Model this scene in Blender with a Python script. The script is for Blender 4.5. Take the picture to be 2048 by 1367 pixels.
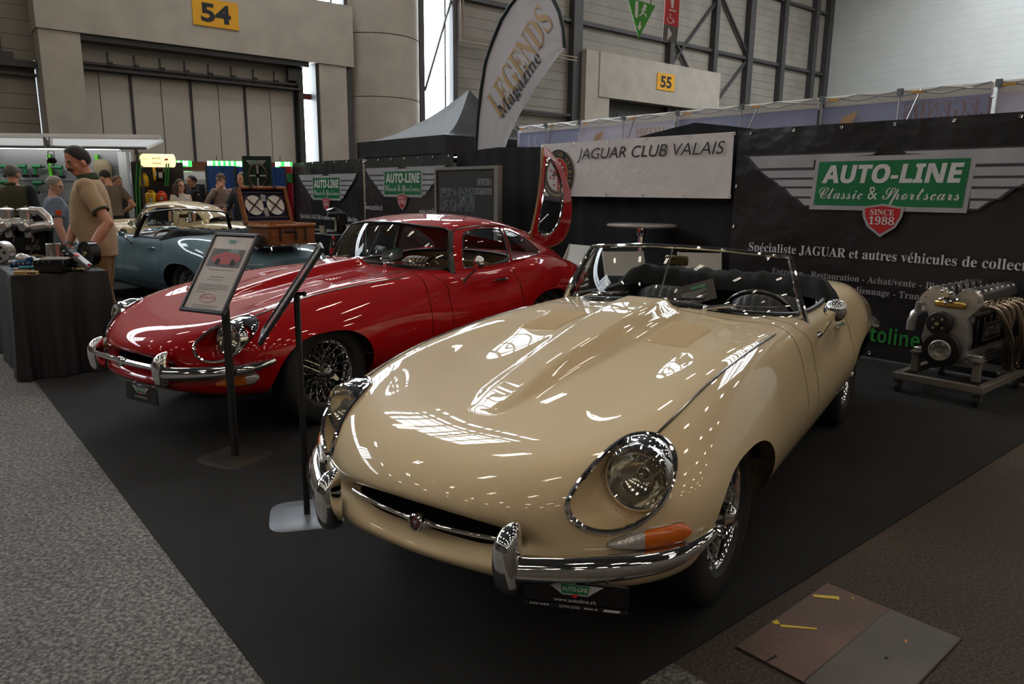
import bpy, bmesh, math, random
import numpy as np
from math import sin, cos, pi, radians as R
from mathutils import Vector, Matrix

sc = bpy.context.scene
for o in list(bpy.data.objects): bpy.data.objects.remove(o)
COL = sc.collection

# ---------------------------------------------------------------- camera
cd = bpy.data.cameras.new('camera'); cam = bpy.data.objects.new('camera', cd); COL.objects.link(cam)
cd.sensor_fit = 'HORIZONTAL'; cd.sensor_width = 36.0
cd.lens = 1463.1045/2048*36.0
cd.clip_start = .05; cd.clip_end = 300
PITCH, ROLL, CAMZ = R(11.478093), R(0.6279179), 1.4035543
fw = Vector((0, cos(PITCH), -sin(PITCH))); up0 = Vector((0, sin(PITCH), cos(PITCH))); rt0 = Vector((1, 0, 0))
rt = rt0*cos(ROLL)+up0*sin(ROLL); up = -rt0*sin(ROLL)+up0*cos(ROLL)
M = Matrix((rt, up, -fw)).transposed().to_4x4(); M.translation = Vector((0, 0, CAMZ))
cam.matrix_world = M
sc.camera = cam

# ---------------------------------------------------------------- world and exposure
w = bpy.data.worlds.new('world'); sc.world = w; w.use_nodes = True
w.node_tree.nodes['Background'].inputs[0].default_value = (.80, .90, 1.0, 1)
w.node_tree.nodes['Background'].inputs[1].default_value = 1.0
vs = sc.view_settings
vs.view_transform = 'Standard'; vs.look = 'None'; vs.gamma = 1; vs.use_curve_mapping = False
vs.exposure = 0.36
sc.display_settings.display_device = 'sRGB'
sc.cycles.max_bounces = 8; sc.cycles.transparent_max_bounces = 12
sc.cycles.use_denoising = True
sc.cycles.sample_clamp_indirect = 6
sc.cycles.caustics_reflective = False; sc.cycles.caustics_refractive = False
#@LIGHTS@
# ---------------------------------------------------------------- materials
def srgb(r, g, b):
    f = lambda c: c/12.92 if c <= .04045 else ((c+.055)/1.055)**2.4
    return (f(r/255), f(g/255), f(b/255))
MATS = {}
def mat(name, col=(.5, .5, .5), rough=.5, metal=0, coat=0, noise=None, bump=None, emit=None, spec=.5, sheen=0, coat_rough=.03):
    """procedural principled material; noise=(scale, amount) varies the colour, bump=(scale, strength) roughens the surface"""
    if name in MATS: return MATS[name]
    m = bpy.data.materials.new(name); m.use_nodes = True; MATS[name] = m
    nt = m.node_tree; b = nt.nodes['Principled BSDF']; I = b.inputs
    I['Base Color'].default_value = (*col, 1); I['Roughness'].default_value = rough; I['Metallic'].default_value = metal
    I['Specular IOR Level'].default_value = spec
    if coat: I['Coat Weight'].default_value = coat; I['Coat Roughness'].default_value = coat_rough
    if sheen: I['Sheen Weight'].default_value = sheen
    if emit: I['Emission Color'].default_value = (*emit[0], 1); I['Emission Strength'].default_value = emit[1]
    tc = nt.nodes.new('ShaderNodeTexCoord')
    if noise:
        n = nt.nodes.new('ShaderNodeTexNoise'); n.inputs['Scale'].default_value = noise[0]; n.inputs['Detail'].default_value = 5
        nt.links.new(tc.outputs['Object'], n.inputs['Vector'])
        mx = nt.nodes.new('ShaderNodeMix'); mx.data_type = 'RGBA'; mx.blend_type = 'MULTIPLY'
        rp = nt.nodes.new('ShaderNodeMapRange'); rp.inputs[1].default_value = .3; rp.inputs[2].default_value = .7
        rp.inputs[3].default_value = 1-noise[1]; rp.inputs[4].default_value = 1+noise[1]
        nt.links.new(n.outputs['Fac'], rp.inputs[0])
        mx.inputs[0].default_value = 1; mx.inputs[6].default_value = (*col, 1)
        nt.links.new(rp.outputs[0], mx.inputs[7]); nt.links.new(mx.outputs[2], I['Base Color'])
    if bump:
        n = nt.nodes.new('ShaderNodeTexNoise'); n.inputs['Scale'].default_value = bump[0]; n.inputs['Detail'].default_value = 3
        nt.links.new(tc.outputs['Object'], n.inputs['Vector'])
        bp = nt.nodes.new('ShaderNodeBump'); bp.inputs['Strength'].default_value = bump[1]; bp.inputs['Distance'].default_value = .02
        nt.links.new(n.outputs['Fac'], bp.inputs['Height']); nt.links.new(bp.outputs[0], I['Normal'])
    return m
def glass(name, tint=(.93, .96, .95), rough=0.0, extra=0.0, ior=1.45):
    """thin sheet of glass: see-through with a Fresnel reflection"""
    if name in MATS: return MATS[name]
    m = bpy.data.materials.new(name); m.use_nodes = True; MATS[name] = m
    nt = m.node_tree; nt.nodes.clear()
    o = nt.nodes.new('ShaderNodeOutputMaterial'); t = nt.nodes.new('ShaderNodeBsdfTransparent'); t.inputs[0].default_value = (*tint, 1)
    g = nt.nodes.new('ShaderNodeBsdfGlossy'); g.inputs['Roughness'].default_value = rough
    f = nt.nodes.new('ShaderNodeFresnel'); ge = nt.nodes.new('ShaderNodeNewGeometry'); mr = nt.nodes.new('ShaderNodeMapRange'); mr.inputs[3].default_value = ior; mr.inputs[4].default_value = 1/ior
    nt.links.new(ge.outputs['Backfacing'], mr.inputs[0]); nt.links.new(mr.outputs[0], f.inputs[0])
    a = nt.nodes.new('ShaderNodeMath'); a.operation = 'ADD'; a.inputs[1].default_value = extra
    x = nt.nodes.new('ShaderNodeMixShader')
    nt.links.new(f.outputs[0], a.inputs[0]); nt.links.new(a.outputs[0], x.inputs[0])
    nt.links.new(t.outputs[0], x.inputs[1]); nt.links.new(g.outputs[0], x.inputs[2]); nt.links.new(x.outputs[0], o.inputs[0])
    return m
CHROME = mat('chrome', (.86, .86, .87), .045, 1)
STEEL = mat('satin_steel', (.55, .54, .53), .32, 1, noise=(30, .1))
RUBBER = mat('tyre_rubber', (.013, .013, .014), .62, bump=(180, .25))
BLACK = mat('black_gloss', (.008, .008, .009), .22)
BLACKM = mat('black_matt', (.012, .012, .013), .65, noise=(40, .2))
DARK = mat('dark_cavity', (.006, .006, .007), .8, noise=(12, .3))
LEATHER = mat('black_leather', (.018, .018, .020), .42, bump=(220, .12))
GLASS = glass('clear_glass')

# ---------------------------------------------------------------- mesh helpers
class MB:
    """collects shapes and links them as ONE mesh object"""
    def __init__(self): self.v = []; self.f = []
    def add(self, vs, fs):
        n = len(self.v); self.v += [tuple(p) for p in vs]; self.f += [tuple(i+n for i in q) for q in fs]; return self
    def box(self, c, s, rz=0, bev=0, rot=None):
        x, y, z = (k/2 for k in s)
        if bev:
            b = min(bev, x*.9, y*.9, z*.9); vs = []
            for sx in (-1, 1):
                for sy in (-1, 1):
                    for sz in (-1, 1):
                        vs += [(sx*x, sy*(y-b), sz*(z-b)), (sx*(x-b), sy*y, sz*(z-b)), (sx*(x-b), sy*(y-b), sz*z)]
            bm = bmesh.new()
            for p in vs: bm.verts.new(p)
            r = bmesh.ops.convex_hull(bm, input=bm.verts); bm.verts.index_update()
            vs = [v.co.copy() for v in bm.verts]; fs = [[v.index for v in f.verts] for f in bm.faces]; bm.free()
        else:
            vs = [Vector((a*x, b*y, d*z)) for d in (-1, 1) for a, b in ((-1, -1), (1, -1), (1, 1), (-1, 1))]
            fs = [(3, 2, 1, 0), (4, 5, 6, 7), (0, 1, 5, 4), (1, 2, 6, 5), (2, 3, 7, 6), (3, 0, 4, 7)]
        m = rot if rot is not None else Matrix.Rotation(rz, 3, 'Z')
        return self.add([Vector(c)+m @ Vector(p) for p in vs], fs)
    def tube(self, path, r, n=8, closed=False, caps=True, flat=None):
        P = [Vector(p) for p in path]; k = len(P)
        rr = r if isinstance(r, (list, tuple)) else [r]*k
        tang = []
        for i in range(k):
            a = P[(i-1) % k] if closed or i else P[i]; b = P[(i+1) % k] if closed or i < k-1 else P[i]
            t = b-a; tang.append(t.normalized() if t.length > 1e-9 else Vector((0, 0, 1)))
        u = tang[0].orthogonal().normalized() if flat is None else Vector(flat)
        vs = []
        for i in range(k):
            t = tang[i]; u = (u-t*u.dot(t))
            u = u.normalized() if u.length > 1e-6 else t.orthogonal().normalized()
            q = t.cross(u)
            for j in range(n):
                a = 2*pi*j/n; vs.append(P[i]+(u*cos(a)+q*sin(a))*rr[i])
        fs = []
        for i in range(k if closed else k-1):
            a, b = i*n, ((i+1) % k)*n
            for j in range(n): fs.append((a+j, a+(j+1) % n, b+(j+1) % n, b+j))
        if caps and not closed: fs += [tuple(range(n-1, -1, -1)), tuple(range((k-1)*n, k*n))]
        return self.add(vs, fs)
    def sweep(self, path, prof, upv=(0, 0, 1), closed=False, ups=None, caps=True):
        """profile points (side, up) carried along a path"""
        P = [Vector(p) for p in path]; k = len(P); vs = []
        for i in range(k):
            a = P[(i-1) % k] if closed or i else P[i]; b = P[(i+1) % k] if closed or i < k-1 else P[i]
            t = (b-a).normalized(); U = Vector(ups[i]) if ups else Vector(upv)
            sd = t.cross(U).normalized(); U = sd.cross(t).normalized()
            pr = prof(i/(k-1)) if callable(prof) else prof
            n = len(pr)
            vs += [P[i]+sd*x+U*y for x, y in pr]
        fs = []
        for i in range(k if closed else k-1):
            a, b = i*n, ((i+1) % k)*n
            for j in range(n): fs.append((a+j, a+(j+1) % n, b+(j+1) % n, b+j))
        if caps and not closed: fs += [tuple(range(n-1, -1, -1)), tuple(range((k-1)*n, k*n))]
        return self.add(vs, fs)
    def grid(self, rows, cu=False, cv=False):
        m, n = len(rows), len(rows[0]); vs = [p for r in rows for p in r]; fs = []
        for i in range(m if cu else m-1):
            for j in range(n if cv else n-1):
                fs.append((i*n+j, i*n+(j+1) % n, ((i+1) % m)*n+(j+1) % n, ((i+1) % m)*n+j))
        return self.add(vs, fs)
    def lathe(self, prof, c=(0, 0, 0), axis='Z', n=32, m3=None, closed=False):
        """profile of (radius, height) turned about an axis through c"""
        if m3 is None:
            m3 = {'Z': Matrix.Identity(3), 'X': Matrix(((0, 0, 1), (1, 0, 0), (0, 1, 0))), 'Y': Matrix(((0, 1, 0), (0, 0, 1), (1, 0, 0)))}[axis]
        rows = [[Vector(c)+m3 @ Vector((r*cos(2*pi*j/n), r*sin(2*pi*j/n), h)) for j in range(n)] for r, h in prof]
        return self.grid(rows, closed, True)
    def cyl(self, a, b, r, n=16, r2=None):
        return self.tube([a, b], [r, r if r2 is None else r2], n)
    def disc(self, c, r, nrm=(0, 0, 1), n=24, ry=None):
        N = Vector(nrm).normalized(); u = N.orthogonal().normalized(); q = N.cross(u)
        return self.add([Vector(c)+u*r*cos(2*pi*j/n)+q*(ry or r)*sin(2*pi*j/n) for j in range(n)], [tuple(range(n))])
    def poly(self, pts): return self.add(pts, [tuple(range(len(pts)))])
    def prism(self, pts, d):
        d = Vector(d); n = len(pts); P = [Vector(p) for p in pts]
        return self.add(P+[p+d for p in P], [tuple(range(n-1, -1, -1)), tuple(range(n, 2*n))]+[(i, (i+1) % n, n+(i+1) % n, n+i) for i in range(n)])
    def ball(self, c, r, n=14, s=(1, 1, 1)):
        rows = [[Vector(c)+Vector((r*s[0]*sin(pi*i/n)*cos(2*pi*j/(2*n)), r*s[1]*sin(pi*i/n)*sin(2*pi*j/(2*n)), r*s[2]*cos(pi*i/n))) for j in range(2*n)] for i in range(n+1)]
        return self.grid(rows, False, True)
    def build(self, name, m, parent=None, smooth=True, angle=40, label=None):
        me = bpy.data.meshes.new(name); me.from_pydata([tuple(p) for p in self.v], [], self.f)
        return link_mesh(name, me, m, parent, smooth, angle, label)
def link_mesh(name, me, m, parent=None, smooth=True, angle=40, label=None, fix=True):
    if fix:
        bm = bmesh.new(); bm.from_mesh(me); bmesh.ops.remove_doubles(bm, verts=bm.verts, dist=1e-6)
        bmesh.ops.recalc_face_normals(bm, faces=bm.faces); bm.to_mesh(me); bm.free()
    if smooth:
        me.polygons.foreach_set('use_smooth', [True]*len(me.polygons))
        if angle < 180: me.set_sharp_from_angle(angle=R(angle))
    me.materials.append(m)
    o = bpy.data.objects.new(name, me); COL.objects.link(o)
    if parent: o.parent = parent
    if label: o['label'] = label
    return o
def thing(name, label, cat, loc=(0, 0, 0), rz=0, group=None):
    o = bpy.data.objects.new(name, None); COL.objects.link(o); o.empty_display_size = .1
    o.location = loc; o.rotation_euler = (0, 0, rz); o['label'] = label; o['category'] = cat
    if group: o['group'] = group
    return o
def tag(o, label, cat, group=None):
    o['label'] = label; o['category'] = cat
    if group: o['group'] = group
    return o
def struct(o): o['kind'] = 'structure'; return o
def copy_tree(o, parent=None):
    c = o.copy(); COL.objects.link(c)
    if parent: c.parent = parent
    for ch in o.children: copy_tree(ch, c)
    return c
def text_geo(body, size=1.0, font=None, bold=0.0, shear=0, spacing=1.0, align='CENTER', res=4):
    """outline of a line of lettering as (verts, faces) in its own x-y plane"""
    c = bpy.data.curves.new('lettering', 'FONT'); c.body = body; c.size = size; c.offset = bold; c.shear = shear
    c.space_character = spacing; c.align_x = align; c.align_y = 'CENTER'; c.resolution_u = res; c.fill_mode = 'FRONT'
    if font: c.font = font
    o = bpy.data.objects.new('lettering', c); COL.objects.link(o)
    dg = bpy.context.evaluated_depsgraph_get(); me = bpy.data.meshes.new_from_object(o.evaluated_get(dg))
    vs = [tuple(v.co) for v in me.vertices]; fs = [tuple(p.vertices) for p in me.polygons]
    bpy.data.objects.remove(o); bpy.data.curves.remove(c); bpy.data.meshes.remove(me)
    return vs, fs
class Plane:
    """a flat sheet in the place: origin, right and up vectors; p(x,y,d) gives a point d in front of it"""
    def __init__(self, o, r, u, nrm=None):
        self.o = Vector(o); self.r = Vector(r).normalized(); self.u = Vector(u).normalized()
        self.n = self.r.cross(self.u) if nrm is None else Vector(nrm)
        self.warp = None
    def p(self, x, y, d=0):
        if self.warp: d += self.warp(x, y)
        return self.o+self.r*x+self.u*y+self.n*d
def put_text(mb, pl, body, x, y, h=None, width=None, d=.003, **k):
    vs, fs = text_geo(body, 1.0, **k)
    if not vs: return
    A = np.array(vs); lo, hi = A.min(0), A.max(0)
    sy = h/(hi[1]-lo[1]) if h else width/(hi[0]-lo[0]); sx = width/(hi[0]-lo[0]) if width else sy
    cx, cy = (lo[0]+hi[0])/2, (lo[1]+hi[1])/2
    mb.add([pl.p(x+(a-cx)*sx, y+(b-cy)*sy, d) for a, b, _ in vs], fs)
def put_poly(mb, pl, pts, d=.002, sub=0):
    mb.add([pl.p(x, y, d) for x, y in pts], [tuple(range(len(pts)))])

# ---------------------------------------------------------------- cutting a mesh along a level line
def iso_cut(bm, g):
    bm.verts.ensure_lookup_table(); bm.verts.index_update()
    co = np.array([v.co[:] for v in bm.verts]); val = g(co)
    val = np.where(np.abs(val) < 1e-6, 1e-6, val)
    new = []
    todo = [(e, e.verts[0], e.verts[1]) for e in bm.edges if val[e.verts[0].index]*val[e.verts[1].index] < 0]
    if not todo: return
    A = np.array([a.co[:] for _, a, b in todo]); B = np.array([b.co[:] for _, a, b in todo])
    va = np.array([val[a.index] for _, a, b in todo]); lo = np.zeros(len(todo)); hi = np.ones(len(todo))
    for _ in range(18):
        mid = (lo+hi)/2; vm = g(A+(B-A)*mid[:, None]); same = np.sign(vm) == np.sign(va)
        lo = np.where(same, mid, lo); hi = np.where(same, hi, mid)
    t = np.clip((lo+hi)/2, .002, .998)
    for (e, a, b), f in zip(todo, t):
        _, nv = bmesh.utils.edge_split(e, a, float(f)); new.append(nv)
    bmesh.ops.connect_verts(bm, verts=new)
    bm.verts.index_update()
def faces_where(bm, g):
    bm.faces.ensure_lookup_table()
    C = np.array([f.calc_center_median()[:] for f in bm.faces]); m = g(C) < 0
    return [f for f, k in zip(bm.faces, m) if k]
def take(bm, faces, name=None):
    """moves faces out of bm into a new mesh"""
    idx = {}; vs = []; fs = []
    for f in faces:
        q = []
        for v in f.verts:
            if v not in idx: idx[v] = len(vs); vs.append(v.co[:])
            q.append(idx[v])
        fs.append(q)
    bmesh.ops.delete(bm, geom=faces, context='FACES')
    return vs, fs
def loops_of(vs, fs):
    """boundary loops (ordered point lists) of a face set"""
    cnt = {}
    for q in fs:
        for i in range(len(q)):
            a, b = q[i], q[(i+1) % len(q)]; cnt.setdefault((min(a, b), max(a, b)), []).append((a, b))
    nb = {}
    for k, l in cnt.items():
        if len(l) == 1: nb.setdefault(k[0], []).append(k[1]); nb.setdefault(k[1], []).append(k[0])
    out = []; seen = set()
    for s in nb:
        if s in seen: continue
        lp = [s]; seen.add(s); cur = s
        while True:
            nx = [x for x in nb[cur] if x not in seen]
            if not nx: break
            cur = nx[0]; lp.append(cur); seen.add(cur)
        out.append([Vector(vs[i]) for i in lp])
    return sorted(out, key=lambda l: -len(l))
def resample(loop, n, closed=True, smooth=0):
    P = np.array([p[:] for p in loop]); 
    if closed: P = np.vstack([P, P[:1]])
    d = np.r_[0, np.cumsum(np.linalg.norm(np.diff(P, axis=0), axis=1))]
    t = np.linspace(0, d[-1], n+1)[:-1] if closed else np.linspace(0, d[-1], n)
    Q = np.stack([np.interp(t, d, P[:, k]) for k in range(3)], 1)
    for _ in range(smooth):
        if closed: Q = (np.roll(Q, 1, 0)+2*Q+np.roll(Q, -1, 0))/4
        else: Q[1:-1] = (Q[:-2]+2*Q[1:-1]+Q[2:])/4
    return [Vector(p) for p in Q]
def poly_sd(P, X, Y):
    """signed distance (negative inside) of points to a closed polygon"""
    P = np.asarray(P, float); Qn = np.roll(P, -1, 0); best = np.full(X.shape, 1e9); ins = np.zeros(X.shape, bool)
    for (ax, ay), (bx, by) in zip(P, Qn):
        dx, dy = bx-ax, by-ay; t = np.clip(((X-ax)*dx+(Y-ay)*dy)/(dx*dx+dy*dy+1e-12), 0, 1)
        best = np.minimum(best, np.hypot(X-ax-t*dx, Y-ay-t*dy))
        c = ((ay > Y) != (by > Y)) & (X < (bx-ax)*(Y-ay)/(by-ay+1e-15)+ax); ins ^= c
    return np.where(ins, -best, best)
def smooth_closed(P, n):
    return spline(np.asarray(P, float), np.linspace(0, len(P), n, endpoint=False), True)
# ---------------------------------------------------------------- smooth surface maths
def spline(P, t, closed=False):
    """cubic interpolating spline through rows of P (uniform parameter 0..m-1 or 0..m when closed)"""
    P = np.asarray(P, float); m = len(P); t = np.asarray(t, float)
    if closed:
        A = np.zeros((m, m)); R = np.zeros_like(P)
        for i in range(m):
            A[i, (i-1) % m] += 1; A[i, i] += 4; A[i, (i+1) % m] += 1
            R[i] = 3*(P[(i+1) % m]-P[(i-1) % m])
    else:
        A = np.zeros((m, m)); R = np.zeros_like(P)
        A[0, 0] = 2; A[0, 1] = 1; R[0] = 3*(P[1]-P[0]); A[-1, -1] = 2; A[-1, -2] = 1; R[-1] = 3*(P[-1]-P[-2])
        for i in range(1, m-1):
            A[i, i-1] = 1; A[i, i] = 4; A[i, i+1] = 1; R[i] = 3*(P[i+1]-P[i-1])
    D = np.linalg.solve(A, R.reshape(m, -1)).reshape(P.shape)
    if closed:
        i = np.floor(t).astype(int); f = t-i; a = i % m; b = (i+1) % m
    else:
        i = np.clip(np.floor(t).astype(int), 0, m-2); f = t-i; a = i; b = i+1
    f = f.reshape(f.shape+(1,)*(P.ndim-1))
    return P[a]*(1+2*f)*(1-f)**2 + D[a]*f*(1-f)**2 + P[b]*f*f*(3-2*f) + D[b]*f*f*(f-1)

def sstep(x, a, b):
    u = np.clip((x-a)/(b-a), 0, 1); return u*u*u*(u*(6*u-15)+10)

# rows: stations from the mouth lip back to the tail; each row runs from the belly centre round the side to the bonnet centre
# entry = (distance back from the nose, half width, height)
STATIONS = [
 [(0.09,0,0.398),(0.09,0.13,0.4),(0.1,0.24,0.408),(0.125,0.318,0.432),(0.11,0.285,0.458),(0.085,0.22,0.474),(0.07,0.15,0.483),(0.064,0.075,0.487),(0.062,0,0.488)],
 [(0.03,0,0.362),(0.034,0.16,0.365),(0.055,0.31,0.382),(0.105,0.395,0.44),(0.08,0.35,0.492),(0.05,0.27,0.51),(0.028,0.18,0.519),(0.018,0.09,0.524),(0.015,0,0.525)],
 [(0.075,0,0.312),(0.085,0.2,0.314),(0.12,0.431,0.335),(0.185,0.544,0.428),(0.165,0.497,0.535),(0.115,0.39,0.572),(0.075,0.26,0.583),(0.055,0.13,0.588),(0.05,0,0.589)],
 [(0.23,0,0.275),(0.24,0.26,0.276),(0.275,0.575,0.3),(0.325,0.705,0.425),(0.315,0.69,0.57),(0.265,0.535,0.648),(0.205,0.36,0.6555),(0.17,0.17,0.649),(0.16,0,0.6475)],
 [(0.45,0,0.25),(0.455,0.31,0.25),(0.475,0.64,0.275),(0.51,0.755,0.425),(0.505,0.742,0.59),(0.475,0.611,0.715),(0.42,0.39,0.713),(0.385,0.19,0.702),(0.375,0,0.699)],
 [(0.72,0,0.24),(0.72,0.33,0.24),(0.73,0.655,0.26),(0.74,0.765,0.425),(0.74,0.752,0.605),(0.725,0.614,0.77),(0.7,0.4,0.764),(0.68,0.2,0.758),(0.675,0,0.756)],
 [(1,0,0.24),(1,0.34,0.24),(1,0.65,0.25),(1,0.765,0.425),(1,0.748,0.62),(1,0.612,0.803),(1,0.4,0.802),(1,0.2,0.801),(1,0,0.801)],
 [(1.32,0,0.23),(1.32,0.34,0.23),(1.32,0.64,0.245),(1.32,0.758,0.43),(1.32,0.738,0.635),(1.32,0.622,0.822),(1.32,0.41,0.8336),(1.32,0.2,0.8412),(1.32,0,0.8424)],
 [(1.67,0,0.22),(1.67,0.34,0.22),(1.67,0.635,0.235),(1.67,0.752,0.44),(1.67,0.728,0.65),(1.67,0.632,0.828),(1.67,0.42,0.8508),(1.67,0.2,0.8676),(1.67,0,0.8722)],
 [(2.04,0,0.21),(2.04,0.35,0.21),(2.04,0.63,0.225),(2.04,0.755,0.45),(2.04,0.722,0.665),(2.04,0.655,0.826),(2.04,0.44,0.856),(2.04,0.22,0.874),(2.04,0,0.879)],
 [(2.42,0,0.21),(2.42,0.36,0.21),(2.42,0.63,0.225),(2.42,0.76,0.46),(2.42,0.718,0.675),(2.42,0.665,0.818),(2.42,0.443,0.845),(2.42,0.22,0.855),(2.42,0,0.858)],
 [(2.8,0,0.21),(2.8,0.36,0.21),(2.8,0.63,0.23),(2.8,0.764,0.48),(2.8,0.716,0.69),(2.8,0.651,0.832),(2.8,0.434,0.862),(2.8,0.22,0.872),(2.8,0,0.875)],
 [(3.18,0,0.22),(3.18,0.36,0.22),(3.18,0.64,0.24),(3.18,0.768,0.5),(3.18,0.752,0.745),(3.18,0.648,0.876),(3.18,0.416,0.896),(3.18,0.22,0.9),(3.18,0,0.902)],
 [(3.56,0,0.25),(3.56,0.35,0.25),(3.56,0.63,0.27),(3.56,0.745,0.515),(3.56,0.722,0.725),(3.56,0.59,0.856),(3.56,0.385,0.876),(3.56,0.2,0.882),(3.56,0,0.884)],
 [(3.92,0,0.3),(3.92,0.32,0.3),(3.92,0.595,0.325),(3.92,0.695,0.53),(3.92,0.666,0.71),(3.92,0.52,0.8),(3.92,0.35,0.818),(3.92,0.18,0.824),(3.92,0,0.826)],
 [(4.2,0,0.38),(4.2,0.27,0.38),(4.2,0.494,0.405),(4.2,0.584,0.55),(4.2,0.556,0.675),(4.2,0.432,0.727),(4.2,0.285,0.743),(4.2,0.15,0.75),(4.2,0,0.752)],
 [(4.39,0,0.47),(4.39,0.19,0.47),(4.39,0.332,0.49),(4.39,0.389,0.57),(4.39,0.37,0.635),(4.39,0.285,0.66),(4.39,0.19,0.668),(4.39,0.1,0.672),(4.39,0,0.673)],
]
def fair(S, lam=4e-3):
    """evens out the longitudinal lines so that the paint reflects cleanly"""
    S = S.copy(); n = len(S)
    for j in range(3, 9):
        s = S[2:, j, 0]; m = len(s); D = np.zeros((m-3, m))
        for i in range(m-3):
            for a in range(4): D[i, i+a] = 6/np.prod([s[i+a]-s[i+b] for b in range(4) if b != a])
        h = np.minimum(np.diff(s)[:-2], .3)
        A = np.eye(m)+lam*(D.T*h**4.5) @ D; A[0] = 0; A[0, 0] = 1
        for c in (1, 2): S[2:, j, c] = np.linalg.solve(A, S[2:, j, c])
    return S
def body_grid(nu=250, nv=184, stations=STATIONS):
    S = fair(np.array(stations))                           # n x 9 x 3
    full = np.concatenate([S, S[:, 7:0:-1]*np.array([1, -1, 1])], 1)   # closed loop of 16
    m = full.shape[1]
    tu = np.concatenate([np.linspace(0, 4, 70)[:-1], np.linspace(4, len(S)-1, nu-69)])
    A = spline(full, tu)
    A = np.moveaxis(A, 1, 0)
    tv = np.linspace(0, m, nv, endpoint=False)
    G = np.moveaxis(spline(A, tv, True), 0, 1)            # nu x nv x 3  (s,y,z)
    return G
def bulge(s, y):
    """power bulge pressed into the bonnet"""
    w = (.108+.067*sstep(s, .40, 1.60))*np.clip((s-.335)/.16, 1e-4, 1)**.4                     # half width at its foot
    k = np.clip((s-.36)/.95, 0, 1); h = .058*(k*(2-k))**.95
    a = np.abs(y)/w
    return h*(1-sstep(a, .46, 1.0))
# ---------------------------------------------------------------- classic sports car
from mathutils.bvhtree import BVHTree
def lx(p): return (-p[0], p[1], p[2])
def mir(mb):
    o = MB(); o.v = [(a, -b, c) for a, b, c in mb.v]; o.f = [tuple(reversed(q)) for q in mb.f]; return o
def both(mb, name, m, parent, **k): return mb.build(name, m, parent, **k), mir(mb).build(name, m, parent, **k)
LAMP_HOLE = smooth_closed([(.450,.561),(.455,.598),(.475,.653),(.502,.697),(.537,.712),(.588,.709),(.639,.681),(.668,.629),(.660,.560),(.606,.508),(.546,.491),(.482,.512)], 72)
COCKPIT = smooth_closed([(1.875,0),(1.905,.27),(1.99,.50),(2.14,.592),(2.48,.606),(2.82,.592),(3.0,.50),(3.07,.25),(3.09,0),(3.07,-.25),(3.0,-.50),(2.82,-.592),(2.48,-.606),(2.14,-.592),(1.99,-.50),(1.905,-.27)], 110)
def g_arch(sc_, half, top, z0=.245, n=2.6):
    return lambda C: np.maximum((np.abs((C[:, 0]-sc_)/half)**n+np.abs(np.minimum(0, z0-C[:, 2])/(top-z0))**n-1)*.3, .30-np.abs(C[:, 1]))
ARCHES = [(.815, .385, .592), (3.30, .38, .60)]
def g_lamp(C): return np.where(C[:, 0] < .62, poly_sd(LAMP_HOLE, np.abs(C[:, 1]), C[:, 2]), 1.0)
def g_cock(C): return np.where(C[:, 2] > .70, poly_sd(COCKPIT, C[:, 0], C[:, 1]), 1.0)
def g_bon(C): return C[:, 0]-(1.755-.10*np.clip(.60-C[:, 2], 0, .3)**1.0*.0)
def g_door(C):
    s, y, z = C[:, 0], np.abs(C[:, 1]), C[:, 2]
    front = 1.975-.09*np.clip((z-.72)/.1, 0, 1)**2-s
    rear = s-2.86-.10*np.clip((.62-z)/.3, 0, 1)**2+.06*np.clip((z-.70)/.12, 0, 1)
    low = .325-z
    k = .02; m3 = np.maximum(np.maximum(front, rear), low)
    sm = m3+k*np.log(np.exp((front-m3)/k)+np.exp((rear-m3)/k)+np.exp((low-m3)/k))
    return np.maximum(sm, .5-y)
_GRID = {}
def screen_pt(u, v, top=None):
    """point on the curved windscreen; u -1..1 across (positive = car's left), v 0..1 up"""
    b = np.array([(1.82,0,.876),(1.862,.25,.871),(1.955,.48,.853),(2.085,.645,.825)])
    t = np.array(top if top is not None else [(2.0,0,1.152),(2.028,.21,1.147),(2.09,.40,1.132),(2.18,.529,1.117)])
    k = abs(u)*3; sg = 1 if u >= 0 else -1
    fb = spline(np.vstack([b[1:0:-1]*[1, -1, 1], b]), np.array([k+1]))[0]; ft = spline(np.vstack([t[1:0:-1]*[1, -1, 1], t]), np.array([k+1]))[0]
    p = fb+(ft-fb)*v; bow = .018*4*v*(1-v)
    return np.array((p[0]-bow, sg*p[1], p[2]+bow*.4))
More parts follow.
